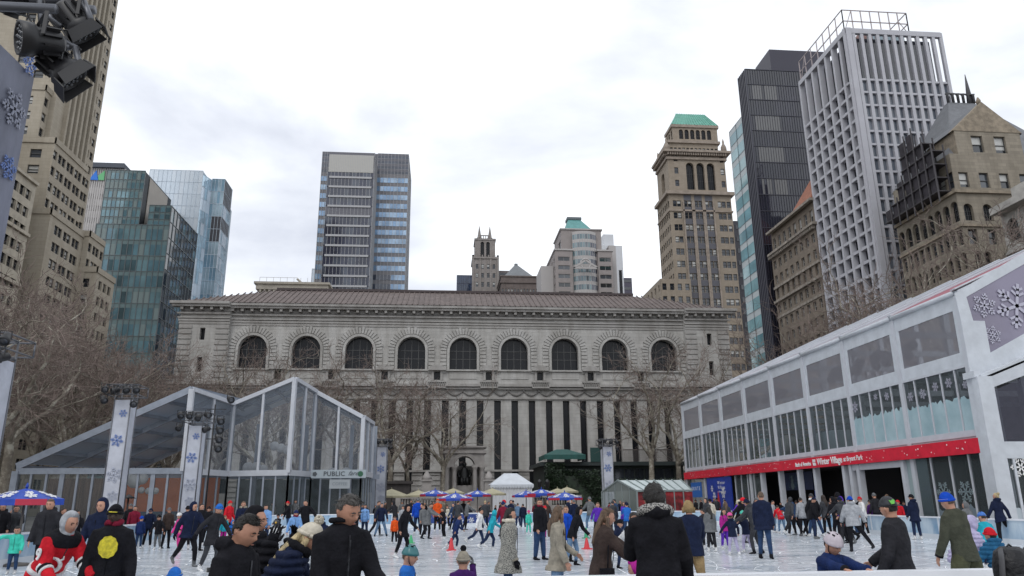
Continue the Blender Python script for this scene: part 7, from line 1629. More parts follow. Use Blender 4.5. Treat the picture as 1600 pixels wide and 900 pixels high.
        me = f.mesh('strap', cl('bk')); me.transform(M_); link('strap', me, ho)
    if kind == 'cap':
        hb = MB(); headshell(hb, hc+B[2]*.02*hh, B, hh, lambda d: 1.15-.5*sstep(.22, .08, d.z), hn, hm2); bd = -1 if 'back' in head else 1
        q = hc+B[2]*.12*hh+B[1]*bd*.38*hh; V_ = [q+B[0]*.28*hh*math.cos(a)+B[1]*bd*.30*hh*math.sin(a)+B[2]*-.05*hh*math.sin(a) for a in [PI*i/8 for i in range(9)]]; hb.prism(V_, B[2]*.03*hh); put(hb, 'cap', cl(hcol))
    if kind == 'trapper':
        hb = MB(); headshell(hb, hc+B[2]*.03*hh, B, hh, lambda d: 1.25-.5*sstep(.1, -.1, d.z)*sstep(.95, .8, abs(d.x)) if d.y > -.2 else 1.22-.4*sstep(-.5, -.8, d.z), hn, hm2, 0, seed, .08)
        for sg in (-1, 1): hb.tube([hc+B[0]*sg*.38*hh+B[2]*.1*hh, hc+B[0]*sg*.42*hh-B[2]*.3*hh], [.14*hh, .10*hh], 8)
        put(hb, 'fur_hat', cl(hcol, .95))
    if head[-1] == 'hooddown' and head[0] != 'hood': pass
    if det >= 1:
        for sg in (-1, 1):
            f = MB(); q = hc+(B[0]*sg*.125+B[1]*.345+B[2]*.012)*hh; f.sphere(q, .045*hh, 8, 6, 0, (1.1, .5, .62)) if det < 3 else f.sphere(q, .050*hh, 12, 8, 0, (1.15, .8, .50))
            e_ = put(f, 'eye', mat('eye_white', (.26, .23, .21), .3) if det == 3 else cl('bk'))
            if det == 3: g_ = MB(); g_.sphere(q+B[1]*.022*hh, .026*hh, 10, 6, 0, (1, .9, .8)); me = g_.mesh('iris', mat('iris_dark', (.015, .01, .008), .15)); me.transform(M_); link('iris', me, e_); g_ = MB(); g_.tube([q+(B[0]*x*.07+B[1]*(.026-.02*x*x)+B[2]*(.026-.010*x*x))*hh for x in (-1, -.5, 0, .5, 1)], .020*hh, 6); me = g_.mesh('eyelid', sk(skin)); me.transform(M_); link('eyelid', me, e_)
            f = MB(); f.tube([hc+(B[0]*sg*x+B[1]*(.392-.5*(x-.1)**2)+B[2]*(.095+z))*hh for x, z in ((.05, -.012), (.12, .012), (.20, -.005))], (.020*hh), 6); put(f, 'eyebrow', mat('brow_'+hair, CC[hair], .8))
        f = MB(); f.tube([hc+(B[0]*x+B[1]*(.398-.9*x*x)-B[2]*(.258+.2*x*x))*hh for x in (-.085, -.04, 0, .04, .085)], [.006*hh, .018*hh, .02*hh, .018*hh, .006*hh], 6); put(f, 'mouth', mat('lip_'+skin, tuple(x*.62 for x in CC[skin][:1])+tuple(x*.45 for x in CC[skin][1:]), .5))
    J = dict(root=root, M=M_, AR=AR, LG=LG, hc=hc, B=B, up=up_, upd=upd, sh=sh, hip=hip, K=K, hh=hh, coat=co, s=s, nb=nb_, put=put)
    return J
def bake_people():
    dg = bpy.context.evaluated_depsgraph_get(); dg.update()
    for o, fold, seed in BAKE:
        me = bpy.data.meshes.new_from_object(o.evaluated_get(dg)); mats = [m for m in o.data.materials]; old = o.data; o.modifiers.clear(); o.data = me; me.materials.clear()
        for m in mats: me.materials.append(m)
        me.polygons.foreach_set('use_smooth', [True]*len(me.polygons)); bpy.data.meshes.remove(old)
        if fold:
            n = len(me.vertices); co = np.empty(n*3); no = np.empty(n*3); me.vertices.foreach_get('co', co); me.vertex_normals.foreach_get('vector', no) if hasattr(me, 'vertex_normals') else me.vertices.foreach_get('normal', no)
            co = co.reshape(-1, 3); no = no.reshape(-1, 3); x, y, z = co[:, 0], co[:, 1], co[:, 2]; rs = np.random.RandomState(seed % 9999); d = np.zeros(n)
            for k in range(9):
                a = rs.normal(size=3)*np.array([1, 1, .9]); a /= np.linalg.norm(a); f = rs.uniform(14, 46); d += np.sin(co@a*f+rs.uniform(0, 6)+1.7*np.sin(co@rs.normal(size=3)*7))*(18/f)
            d = np.sign(d)*np.abs(d)**.8*.33
            if fold > .5: fold -= 1; d = d*.4+3.0*np.abs(np.sin(z*np.pi/.062+.35*np.sin(x*9)+.35*np.sin(y*8)))
            co += no*(d*fold)[:, None]; me.vertices.foreach_set('co', co.ravel()); me.update()
    BAKE.clear()
H_ = ('hair',)
pp = person
# --- near figures
J = pp('large man in black coat looking down, centre left foreground', 545, 771, 38, 'bk', 'jd', H_, 'stand', Y=6.0, ln=.55, hair='hg', hp=-20, hy=12, bulk=1.08, over=dict(lean=4, arms=((28, 10, 30), (8, 8, 15))), skate=False, boot='bk')
f = MB(); f.tube([J['up'](Vector((math.sin(a)*.052, math.cos(a)*.05, J['sh']+.045+.006*math.cos(a)))) for a in [PI*.12+2*PI*.94*i/20*.94 for i in range(21)]], .012, 10); J['put'](f, 'coat_collar', cl('bk'))
f = MB(); f.tube([J['up'](Vector((.006, .0675*J['K']+.004*math.sin(z*60), z))) for z in [J['sh']-.01-.04*i for i in range(8)]], .004, 6); J['put'](f, 'placket', cl('dk'))
J = pp('young man with black hair and black fleece jacket in profile, left foreground', 386, 802, 70, 'bk', 'dk', ('hair', None, 'hooddown'), 'stand', Y=5.5, hair='h1', hp=-20, hy=0, bulk=1.12, skate=False, boot='bk')
f = MB(); b0 = J['up'](Vector((.055, -.075*J['K'], J['sh']-.07))); f.box(b0.x-.011, b0.x+.011, b0.y-.004, b0.y+.0, b0.z-.009, b0.z+.009); J['put'](f, 'chest_mark', mat('mark_grey', (.35, .36, .36), .5))
J = pp('blonde woman in cream pompom hat and navy puffer coat bending forward', 484, 803, 95, 'nv', 'jd', ('pom', 'cr', 'cr'), 'bend', Y=6.6, ln=.4, hair='h4', long=True, fur='bk', bulk=1.12, hp=-18, female=True, over=dict(lean=32, arms=((46, 8, 22), (30, 8, 30))), glove='rd', skate=False)
pp('person in black hooded puffer with raised arm behind the dark haired youth', 402, 791, 75, 'bk', 'bk', ('hood', 'bk'), 'phone', Y=7.1, bulk=1.2, glove='bk')
J = pp('big man with curly black hair and black coat seen from behind', 1021, 759, 172, 'bk', 'bk', ('curly', None, 'hooddown'), 'stand', Y=7.2, ln=.45, hair='h1', bulk=1.22, over=dict(lean=2, arms=((25, 12, 118), (4, 14, 24))), skate=False, boot='bk')
f = MB(); f.tube([J['up'](Vector((math.sin(a)*.075, -math.cos(a)*.062, J['sh']+.03+.016*math.cos(a)))) for a in [-2.2+4.4*i/16 for i in range(17)]], [.018+.012*math.sin(PI*i/16) for i in range(17)], 10); J['put'](f, 'plaid_scarf', mat('plaid', (.02, .02, .022), .9, col2=(.34, .33, .31), scale=60, pos=(.47, .53)))
pp('helmeted small child leaning with both hands on the near rail', 1299, 832, 8, 'nvb', 'nv', ('helmet', 'pw'), 'reach', Y=8.32, kid=1, hair='h1', skin='s1', hp=-22, hy=14, bulk=1.25, over=dict(lean=4, arms=((82, 24, 6), (82, 24, 6))))
J = pp('man in grey backward cap with green mark and black shell jacket at the rail', 1386, 777, 222, 'dk', 'bk', ('cap', 'ch', 'back'), 'stand', Y=8.3, ln=.1, hair='h1', hp=-5, bulk=1.15, hy=-20, over=dict(arms=((10, 10, 20), (32, 8, 22))))
B = J['B']; n_ = (-B[1]*.88-B[0]*.47+B[2]*.3).normalized(); q = J['hc']+(-B[1]*.395-B[0]*.18+B[2]*.27)*J['hh']; t_ = B[2].cross(n_).normalized(); u_ = n_.cross(t_); f = MB(); f.prism([q+t_*x*J['hh']*.42+u_*z*J['hh']*.42 for x, z in ((-.3, .25), (-.1, .15), (.1, .3), (.32, .2), (.2, -.2), (-.15, -.25))], n_*.05*J['hh']); J['put'](f, 'cap_mark', mat('lime_mark', (.12, .45, .06), .5))
J = pp('kid in teal helmet and bright blue jacket at the bottom edge', 641, 853, 75, 'rb', 'nv', ('helmet', 'tl'), 'stand', Y=9.0, kid=1, hair='h3', long=False, bulk=1.15, hp=-5)
J = pp('child in grey pompom beanie seen from behind at the bottom edge', 724, 853, 175, 'dpu', 'nv', ('pom', 'be', 'bk'), 'stand', Y=9.0, kid=1, hair='h3', bulk=1.2, over=dict(arms=((10, 12, 16), (70, 10, 90))), glove='gy')
pp('top of a child in blue green beanie at the bottom left', 274, 886, 170, 'nvb', 'nv', ('beanie', 'rb', None, 'go'), 'stand', Y=8.6, kid=1, hair='h2')
J = pp('leaning hockey fan in red jersey with grey hood', 112, 799, 58, 'rd', 'nv', ('hood', 'lg'), 'bend', Y=9.6, ln=.1, bulk=1.22, hp=4, glove='dk', over=dict(lean=34, arms=((42, 12, 22), (30, 12, 42))))
# jersey marks: black yoke, striped sleeves and hem, number and crest
K = J['K']; up = J['up']
f = MB(); f.tube([up(Vector((0, 0, z))) for z in (J['sh']+.034, J['sh']+.018, J['sh']-.02, J['sh']-.035)], [(.05*K, .044*K), (.083*K, .054*K), (.109*K, .068*K), (.110*K, .070*K)], 18, ref=J['B'][0]); J['put'](f, 'black_yoke', cl('bk'))
for (S_, e, w_, d2) in J['AR']:
    for t, c_, wd in ((.18, 'wh', .10), (.30, 'bk', .14), (.46, 'wh', .10)):
        a = e.lerp(w_, t-.28); b = e.lerp(w_, t-.28+wd); f = MB(); f.tube([a, b], [.0375*K, .0365*K], 14); J['put'](f, 'sleeve_stripe', cl(c_))
f = MB(); f.tube([up(Vector((0, 0, z))) for z in (J['hip']+.05, J['hip']+.08)], [(.101*K, .074*K), (.098*K, .072*K)], 18, ref=J['B'][0]); J['put'](f, 'hem_stripe', cl('wh'))
S_, e, w_, d2 = J['AR'][1]
c_ = bpy.data.curves.new('number', 'FONT'); c_.body = '9'; c_.size = .095; c_.extrude = .004; c_.align_x = 'CENTER'; c_.align_y = 'CENTER'; c_.offset = .004
o9 = bpy.data.objects.new('number', c_); COL.objects.link(o9); dg = bpy.context.evaluated_depsgraph_get(); dg.update(); me9 = bpy.data.meshes.new_from_object(o9.evaluated_get(dg)); bpy.data.objects.remove(o9); bpy.data.curves.remove(c_)
zax = J['B'][0]; yax = (S_-e).normalized(); xax = yax.cross(zax).normalized(); zax = xax.cross(yax); mp_ = S_.lerp(e, .55)+zax*.043*K
me9.transform(J['M'] @ Matrix(((xax.x, yax.x, zax.x, mp_.x), (xax.y, yax.y, zax.y, mp_.y), (xax.z, yax.z, zax.z, mp_.z), (0, 0, 0, 1)))); me9.materials.clear(); me9.materials.append(cl('wh')); link('number', me9, J['root'])
def crest(J, z, rad_, yy, mk, xo=0., rot=0.):
    c0 = J['up'](Vector((xo, yy*J['K'], z))); r_, f_, u_ = J['upd'](X_), J['upd'](Y_), J['upd'](Z_)
    return c0, r_, u_, f_
c0, rx_, ux_, fx_ = crest(J, J['sh']-.15, .05, .074, None, .062)
rx_ = (rx_*.8-fx_*.6).normalized()
f = MB(); P = []
for i in range(17): a = 1.0+4.6*i/16; P.append(c0+(rx_*math.cos(a)*.052+ux_*math.sin(a)*.048))
f.tube(P, [.006+.008*math.sin(PI*i/16) for i in range(17)], 8); f.tube([c0+rx_*.02-ux_*.02, c0+rx_*.045+ux_*.03, c0+rx_*.04+ux_*.065], [.011, .008, .003], 8); f.tube([c0-rx_*.03+ux_*.035, c0-rx_*.05+ux_*.06, c0-rx_*.045+ux_*.08], [.008, .006, .003], 8); f.tube([c0+rx_*.0-ux_*.048, c0-rx_*.04-ux_*.07, c0-rx_*.085-ux_*.065], [.010, .006, .003], 8); J['put'](f, 'crest', cl('wh'))
f = MB(); f.tube([p+fx_*.006 for p in P[2:-1]], .005, 6); J['put'](f, 'crest_line', cl('bk'))
J = pp('man in black cap and black hoodie with round yellow print, left foreground', 182, 788, 8, 'bk', 'jl', ('beanie', 'bk'), 'stand', Y=9.7, hair='h1', skin='s3', bulk=1.22, glove='bk', scarf='cm', over=dict(arms=((2, 14, 14), (2, 14, 14))))
c0, rx_, ux_, fx_ = crest(J, J['sh']-.115, .06, .072, None)
f = MB(); P = [c0+rx_*.062*(1+.03*math.cos(a*11))*math.cos(a)+ux_*.074*(1+.03*math.cos(a*11))*math.sin(a) for a in [2*PI*i/54 for i in range(54)]]; f.prism(P, fx_*.008); J['put'](f, 'chest_print', mat('print_yellow', (.52, .44, .02), .6, var=.35, scale=24))
f = MB(); f.box(-.035, .035, .0, .01, 0, .012); me = f.mesh('cap_print', mat('print_yellow', (.5, .4, 0))); 
f = MB(); hc, B = J['hc'], J['B']; f.tube([hc+(B[0]*x+B[1]*(.50-.5*x*x)+B[2]*(.20+.08*x))*J['hh'] for x in (-.2, -.1, 0, .1, .2)], .028*J['hh'], 6); J['put'](f, 'cap_print', MC['print_yellow'])
pp('child in pink puffer bending low beside the big man in black', 992, 872, 250, 'mg', 'nv', ('hood', 'mg'), 'bend', Y=8.8, kid=1, bulk=1.3)
J = pp('woman with brown hair in long dark brown parka reaching right', 948, 793, 88, 'br', 'jd', H_, 'reach', Y=9.7, ln=.5, hair='h3', long=True, bulk=1.2, hp=-8, female=True, over=dict(lean=8, arms=((62, 6, 10), (40, 8, 20))))
f = MB(); q = J['up'](Vector((.13, .03, J['hip']+.02))); f.box(q.x-.02, q.x+.02, q.y-.06, q.y+.05, q.z-.12, q.z+.02); f.tube([q+Vector((0, 0, 0)), J['up'](Vector((.11, .02, J['sh']-.1))), J['up'](Vector((-.03, .01, J['sh']+.03)))], .005, 6); J['put'](f, 'shoulder_bag', cl('bk', .4))
J = pp('woman in spotted grey fur coat standing in profile', 797, 793, 92, 'be', 'jn', H_, 'stand', Y=12.6, ln=.6, hair='h1', long=True, bulk=1.28, hp=-4, fur='cr', female=True, glove='bk')
J['coat'].data.materials.clear(); J['coat'].data.materials.append(mat('spotted_fur', (.05, .05, .048), .95, col2=(.36, .35, .31), scale=75, pos=(.44, .52), bump=.5))
pp('smiling woman with long brown hair in beige blazer turning to the camera', 872, 790, 78, 'be', 'jl', H_, 'stand', Y=11.8, ln=.35, hair='h3', long=True, hy=48, bulk=1.06, female=True, over=dict(arms=((16, 8, 40), (8, 8, 16))))
pp('person in white jacket mostly hidden behind the big man in black', 990, 800, 200, 'wh', 'jd', H_, 'reach', Y=11.5, ln=.2, hair='h1', bulk=1.15)
J = pp('man in fur trapper hat, navy jacket and khaki trousers from behind', 1075, 783, 178, 'nv', 'kh', ('trapper', 'kh'), 'stand', Y=13.2, hair='h3', bulk=1.25, over=dict(arms=((35, 16, 60), (30, 18, 30)), legs=((2, 7, 3), (-2, 7, 3)), lw=1.15))
pp('small child in blue and orange jacket at the hip of the khaki man', 1061, 843, 180, 'rb', 'rb', ('beanie', 'or_'), 'stand', Y=13.9, kid=1, bulk=1.2)
J = pp('man in blue beanie, olive sweater and loose green trousers skating away', 1478, 769, 200, 'ol', 'dkh', ('beanie', 'bl', None, 'li'), 'wide', Y=10.9, hair='h3', hp=-8, bulk=1.14, over=dict(lean=6, arms=((14, 14, 14), (25, 30, 10)), lw=1.3), roll=-5)
pp('toddler in red beanie and teal blue puffer held by the hand', 1545, 824, 190, 'dy', 'nv', ('beanie', 'rd'), 'arms_out', Y=11.4, kid=1, bulk=1.35)
pp('person in lilac puffer bending far forward, lower right', 1516, 806, 100, 'li', 'nv', ('hood', 'li'), 'bend', Y=12.6, bulk=1.35, kid=1)
pp('small skater in light blue helmet and turquoise jacket, lower right', 1533, 800, 170, 'tq', 'nv', ('helmet', 'rb'), 'glide', Y=18., kid=1, bulk=1.15)
# backpack on someone at the bottom right corner
o = empty('backpack', aY(1582, 884, 5.6), 'black backpack at the bottom right corner of the photo', 'backpack'); c = MB(); p = o.location
c.tube([(p.x, p.y, p.z-.32), (p.x, p.y, p.z-.2), (p.x, p.y, p.z), (p.x, p.y, p.z+.10), (p.x, p.y, p.z+.135)], [(.13, .08), (.145, .11), (.14, .12), (.115, .10), (.07, .05)], 18, ref=(1, 0, 0)); c.build('body', mat('pack_nylon', (.008, .008, .010), .4, bump=.3, scale=8, spec=.3), o)
c = MB(); c.tube([(p.x, p.y-.10, p.z-.26), (p.x, p.y-.14, p.z-.16), (p.x, p.y-.12, p.z-.05)], [(.10, .03), (.12, .04), (.10, .02)], 14, ref=(1, 0, 0)); c.build('front_pocket', MC['pack_nylon'], o)
c = MB(); c.tube([(p.x-.03, p.y, p.z+.125), (p.x, p.y, p.z+.15), (p.x+.03, p.y, p.z+.125)], .008, 6); c.build('handle', MC['pack_nylon'], o)
for sg in (-1, 1): c = MB(); c.tube([(p.x+sg*.09, p.y-.02, p.z+.12), (p.x+sg*.15, p.y-.10, p.z+.06), (p.x+sg*.165, p.y-.09, p.z-.12), (p.x+sg*.12, p.y-.10, p.z-.28)], [(.022, .008)]*4, 8); c.build('strap', mat('strap_grey', (.05, .05, .055), .6), o)
pp('person in black jacket bowed under the backpack, bottom right corner', 1604, 886, 170, 'bk', 'bk', ('hair',), 'bend', Y=7.2, bulk=1.0, skate=False)
pp('boy in navy jacket striding behind the woman in the brown parka', 968, 811, 75, 'nv', 'jd', ('beanie', 'bk'), 'stride', feet=889, kid=.6, boot='bk')
# --- mid field, left
pp('toddler in mint green jacket holding a raised hand at the left board', 28, 822, 10, 'mint', 'jn', H_, 'stand', feet=897, kid=1, hair='h1', bulk=1.2, over=dict(arms=((8, 16, 30), (25, 95, 8))))
pp('tall man in dark jacket holding the hand of the mint jacket toddler', 80, 779, 5, 'dk', 'bk', H_, 'stand', Y=18.4, hair='h3', bulk=1.15, over=dict(arms=((10, 28, 22), (5, 12, 20))))
pp('hooded person in dark navy behind the man with the yellow print', 161, 778, 350, 'nv', 'nv', ('hood', 'nv'), 'arms_out', Y=14.8, bulk=1.2, ln=.15, glove='bk', over=dict(arms=((8, 30, 12), (8, 18, 12))))
pp('dark clad man skating by the board behind the red jersey', 121, 796, 20, 'bk', 'bk', H_, 'glide', feet=878, hair='h1', boot='dk')
pp('onlooker in black beyond the board at the far left edge', 6, 786, 10, 'bk', 'jd', H_, 'pockets', Y=26, hair='h2', skate=False)
pp('onlooker in grey brown beyond the board under the blue umbrella', 27, 789, 30, 'ch', 'bk', H_, 'phone', Y=27, hair='h2', skate=False)
pp('child in blue beanie facing the left board', 222, 806, 185, 'nvb', 'jn', ('beanie', 'bl'), 'stand', feet=857, kid=.8)
pp('skater in dark cap and black jacket close to the left board', 236, 794, 20, 'nv', 'bk', ('beanie', 'nv'), 'glide', feet=855)
pp('kid in dark knit hat, black jacket and grey track trousers', 249, 804, 350, 'bk', 'gy', ('beanie', 'bk'), 'arms_out', feet=859, kid=.5, over=dict(arms=((10, 35, 10), (10, 22, 14))))
pp('girl in hot pink snowsuit and white helmet', 281, 801, 320, 'pk', 'pk', ('helmet', 'wh'), 'arms_out', feet=861, kid=.8, over=dict(arms=((20, 50, 10), (10, 20, 14))))
pp('skater in dark cap half hidden behind the navy hooded skater', 294, 790, 200, 'nv', 'bk', ('beanie', 'bk'), 'glide', feet=858)
J = pp('navy hooded skater in black leggings leaning right', 304, 784, 40, 'nv', 'bk', ('hood', 'nv'), 'stride', feet=886, ln=.2, glove='bk', boot='gy', bulk=1.15, over=dict(lean=14))
pp('man in black knit hat and black jacket left of the blue hat woman', 327, 791, 5, 'bk', 'bk', ('beanie', 'bk'), 'arms_out', feet=851)
pp('woman in bright blue hat and long charcoal coat gliding right', 343, 787, 60, 'dk', 'ch', ('beanie', 'rb'), 'glide', feet=892, ln=.55, hair='h3', female=True, glove='bk', over=dict(arms=((25, 30, 10), (-30, 34, 8))))
pp('man in red jacket and red cap before the glass pavilion', 360, 782, 60, 'rd', 'dk', ('beanie', 'rd'), 'pockets', Y=38, skate=False)
pp('man in navy coat with pale fur hood, facing the camera', 381, 783, 5, 'nv', 'bk', H_, 'stand', Y=31, hair='h3', fur='be', bulk=1.1)
pp('girl in turquoise jacket left of the blue hooded toddler', 352, 805, 20, 'tq', 'mg', H_, 'stand', feet=850, kid=.7, hair='h3', long=True)
pp('toddler in blue hood with red trousers', 364, 813, 10, 'rb', 'rd', ('hood', 'rb'), 'stand', feet=852, kid=1)
J = pp('man in light blue sweatshirt with white letters', 416, 788, 355, 'lb', 'jd', H_, 'stand', Y=32, hair='h1', bulk=1.15)
pp('child in black behind the penguin aid', 435, 803, 350, 'bk', 'bk', ('beanie', 'bk'), 'reach', feet=843, kid=.8)
pp('man in red beanie and black jacket reaching left', 450, 783, 300, 'bk', 'jn', ('beanie', 'rd'), 'arms_out', feet=832, over=dict(arms=((40, 30, 10), (10, 14, 16))))
pp('youth in blue hat and dark red scarf with light blue sleeves', 463, 797, 20, 'lb', 'jd', ('beanie', 'nvb'), 'glide', feet=866, scarf='cm', hair='h2')
pp('dark haired man in black behind the cream pompom hat', 478, 781, 15, 'bk', 'bk', H_, 'arms_out', Y=34, hair='h1')
pp('kid in navy jacket and jeans left of the man in black coat', 503, 806, 200, 'nv', 'jn', ('beanie', 'nv'), 'stride', feet=889, kid=.4, boot='gy')
pp('onlooker in black jacket just right of the man in black coat', 556, 784, 10, 'bk', 'bk', H_, 'stand', Y=40, hair='h1')
pp('onlooker in dark jacket before the end of the cafe name board', 551, 782, 10, 'dk', 'bk', H_, 'stand', Y=47, hair='h2')
pp('woman in pale denim jacket with long dark hair', 571, 788, 0, 'lb', 'jd', H_, 'stand', feet=838, hair='h1', long=True, female=True)
pp('man in sunglasses and navy shirt skating with legs apart', 597, 786, 5, 'nv', 'jl', H_, 'wide', feet=838, hair='h2', boot='bk')
pp('child in bright orange safety vest and dark jacket', 617, 805, 0, 'or_', 'bk', ('beanie', 'bk'), 'stand', feet=849, kid=.9)
pp('person in long black hooded coat skating beside the green cone', 637, 788, 60, 'bk', 'bk', ('hood', 'bk'), 'glide', feet=871, ln=.55, hair='h1')
pp('person in grey sweater behind the black coated skater', 630, 790, 20, 'lg', 'bl', H_, 'stand', feet=838, hair='h1')
pp('tall man in royal blue jacket and grey beanie', 653, 778, 190, 'bl', 'jd', ('beanie', 'gy'), 'stand', feet=834)
pp('woman in grey coat just right of the royal blue jacket', 662, 789, 20, 'gy', 'bk', H_, 'stand', feet=838, ln=.5, hair='h3', female=True)
pp('man in grey overcoat reaching right', 674, 786, 70, 'gy', 'bk', H_, 'reach', feet=842, ln=.5, hair='h1', boot='bk')
pp('rink guard in bright orange red jacket', 684, 779, 0, 'or_', 'bk', ('beanie', 'or_'), 'stand', feet=830)
pp('skater all in black stretching arms right of the orange guard', 691, 793, 300, 'bk', 'bk', H_, 'arms_out', feet=841, hair='h1')
pp('woman in cream jacket before the navy board panel', 699, 790, 300, 'cr', 'bk', H_, 'glide', feet=824, hair='h1', long=True, female=True)
pp('man in white sweatshirt before the navy board panel', 713, 790, 190, 'wh', 'jl', H_, 'stand', feet=826, hair='h2')
pp('boy in navy blue hoodie beside the red cone', 718, 804, 110, 'nvb', 'jd', H_, 'stride', feet=858, kid=.3, hair='h2')
pp('girl in white top and flared navy trousers striding right', 752, 795, 70, 'wh', 'jd', H_, 'lunge', feet=855, hair='h1', female=True, over=dict(lean=8, legs=((18, 3, 8), (-34, 6, 30))))
pp('person in dark grey sweater with pale scarf, left of the crimson jacket', 758, 782, 180, 'ch', 'nv', H_, 'stand', feet=828, hair='h4')
pp('child in turquoise hooded jacket left of the spotted fur coat', 773, 797, 95, 'tq', 'jd', ('hood', 'tq'), 'stride', feet=860, kid=.3)
pp('man in crimson jacket and blue striped beanie', 786, 783, 200, 'cm', 'nv', ('beanie', 'nvb', None, 'tl'), 'glide', feet=846)
pp('man in denim jacket far down the rink', 809, 786, 190, 'jl', 'jd', H_, 'stand', feet=824, hair='h2')
pp('man in dark shirt right of the denim jacket', 817, 787, 180, 'nv', 'jd', H_, 'stand', feet=826, hair='h1')
pp('small child in teal with a pink hat, left of the sunglasses man', 826, 797, 20, 'mint', 'mint', ('beanie', 'pk'), 'stand', feet=834, kid=1)
J = pp('man in sunglasses and black zip jacket with loose jeans looking right', 843, 779, 40, 'bk', 'jn', H_, 'stand', feet=875, hair='h1', boot='bk', scarf='cm', bulk=1.15, over=dict(lw=1.2))
pp('child in red hat behind the man in sunglasses', 851, 790, 60, 'ch', 'mg', ('beanie', 'rd'), 'stand', feet=842, kid=.4)
pp('girl in bright cobalt coat with black tights', 884, 790, 20, 'bl', 'bk', H_, 'stand', feet=878, ln=.5, hair='h3', female=True, boot='bk')
J = pp('bent skater in black top and light jeans beside the red cone', 905, 792, 60, 'bk', 'jl', ('hood', 'bk'), 'glide', feet=884, boot='bk', over=dict(lean=22))
pp('man in navy jacket and blue beanie far down the rink', 888, 778, 60, 'nv', 'bk', ('beanie', 'bl'), 'stand', feet=828)
pp('skater in pale grey shirt and jeans kicking a leg back', 921, 776, 200, 'gy', 'jl', ('beanie', 'gy'), 'stride', feet=829, over=dict(lean=4))
pp('man in long grey coat near the right light tower', 957, 782, 190, 'ch', 'dk', ('beanie', 'ch'), 'stand', feet=834, ln=.4)
pp('woman in violet jacket with purple headband', 973, 784, 60, 'pu', 'jd', H_, 'stand', feet=834, hair='h3', long=True, female=True)
# --- mid field, right
pp('woman in pale grey coat with dark hair from behind', 1107, 791, 185, 'gy', 'dk', H_, 'stand', feet=862, ln=.3, hair='h1', long=True, female=True, bulk=1.2)
pp('person in dark coat partly behind the pale grey coat', 1097, 795, 200, 'dk', 'bk', H_, 'glide', feet=858, ln=.3, hair='h1')
pp('person in white hoodie and black cap before the blue poster', 1109, 779, 185, 'cr', 'bk', ('beanie', 'bk'), 'stand', feet=834)
pp('girl in magenta jacket and purple leggings', 1130, 795, 20, 'mg', 'pu', H_, 'stand', feet=858, hair='h1', long=True, kid=.4, female=True)
pp('child in pink helmet and navy jacket with lilac leggings', 1140, 801, 185, 'nv', 'li', ('helmet', 'pk'), 'arms_out', feet=867, kid=.9)
pp('child in aqua helmet and navy skirt with lilac tights', 1160, 798, 200, 'nv', 'li', ('helmet', 'mint'), 'arms_out', feet=863, kid=.9, over=dict(arms=((20, 50, 20), (10, 14, 14))))
pp('woman in cream jumper with tan hair bending forward', 1154, 781, 250, 'cr', 'bk', ('beanie', 'cr'), 'bend', feet=846)
pp('woman with sandy hair between blue poster and cream jumper', 1133, 783, 170, 'ch', 'bk', H_, 'stand', feet=838, hair='h3', long=True, female=True)
pp('man in navy beanie and grey shell leaning over the aqua helmet child', 1166, 779, 230, 'ch', 'ch', ('beanie', 'nv'), 'bend', feet=865, boot='bk', over=dict(lean=18, arms=((45, 10, 20), (45, 10, 20))))
pp('tall man in long navy coat and jeans turned away', 1188, 768, 145, 'nv', 'jn', H_, 'stand', feet=873, ln=.3, hair='h3', boot='bk', bulk=1.15, over=dict(legs=((4, 5, 6), (-4, 5, 6))))
pp('skater in crimson sweater and pale jeans bending', 1214, 789, 180, 'rd', 'jl', H_, 'bend', feet=833, hair='h1')
pp('person in pale top left of the crimson sweater', 1207, 782, 60, 'lg', 'jl', H_, 'stand', feet=832, hair='h1')
pp('person in grey jacket with arm round the grey vest skater', 1231, 780, 190, 'ch', 'bk', H_, 'stand', feet=829, hair='h3')
pp('skater in pale grey vest and black trousers', 1250, 777, 185, 'lg', 'bk', H_, 'stand', feet=838, hair='h1', boot='gy')
pp('skater in black coat with white collar and jeans, legs apart', 1267, 771, 185, 'bk', 'jn', ('beanie', 'ch'), 'wide', feet=838, fur='wh', ln=.15)
pp('woman with big curly brown hair in dark grey coat', 1286, 774, 185, 'ch', 'bk', ('curly',), 'stand', feet=836, hair='h2', long=True, ln=.3, female=True)
pp('tall person in black coat with brown fur hood', 1308, 769, 185, 'bk', 'bk', ('hood', 'bk', 'br'), 'stand', feet=841, ln=.3, fur='br')
pp('child in red jacket tucked behind the grey hoodie skater', 1321, 797, 190, 'rd', 'bk', H_, 'stand', feet=843, kid=.5, hair='h1')
pp('skater in blue beanie and grey hoodie pushing off to the right', 1327, 775, 165, 'lg', 'bk', ('beanie', 'bl'), 'lunge', feet=862, boot='dk', bulk=1.2, over=dict(lean=8, legs=((6, 4, 12), (-10, 30, 4))))
pp('child in purple jacket near the dark doorway', 1359, 781, 190, 'dpu', 'bk', H_, 'stand', feet=830, kid=.3, hair='h1')
pp('man in grey beanie standing in the dark doorway', 1365, 770, 190, 'dk', 'bk', ('beanie', 'gy'), 'stand', feet=834)
pp('child in red jacket and red hat behind the man in grey cap', 1402, 781, 330, 'rd', 'rd', ('beanie', 'rd'), 'stand', feet=834, kid=.6)
pp('woman in long navy coat with white skates by the right board', 1423, 772, 190, 'nv', 'jd', ('beanie', 'bk'), 'stand', feet=843, ln=.45, female=True)
pp('person in grey camouflage hood by the right board', 1507, 784, 200, 'gy', 'ch', ('hood', 'gy'), 'stand', Y=23, bulk=1.2)
pp('woman with blond bun and navy coat pushing along the right board', 1555, 770, 185, 'nv', 'bk', ('bun',), 'lunge', feet=851, hair='h4', ln=.2, female=True, over=dict(lean=6, legs=((4, 4, 10), (-10, 22, 4))))
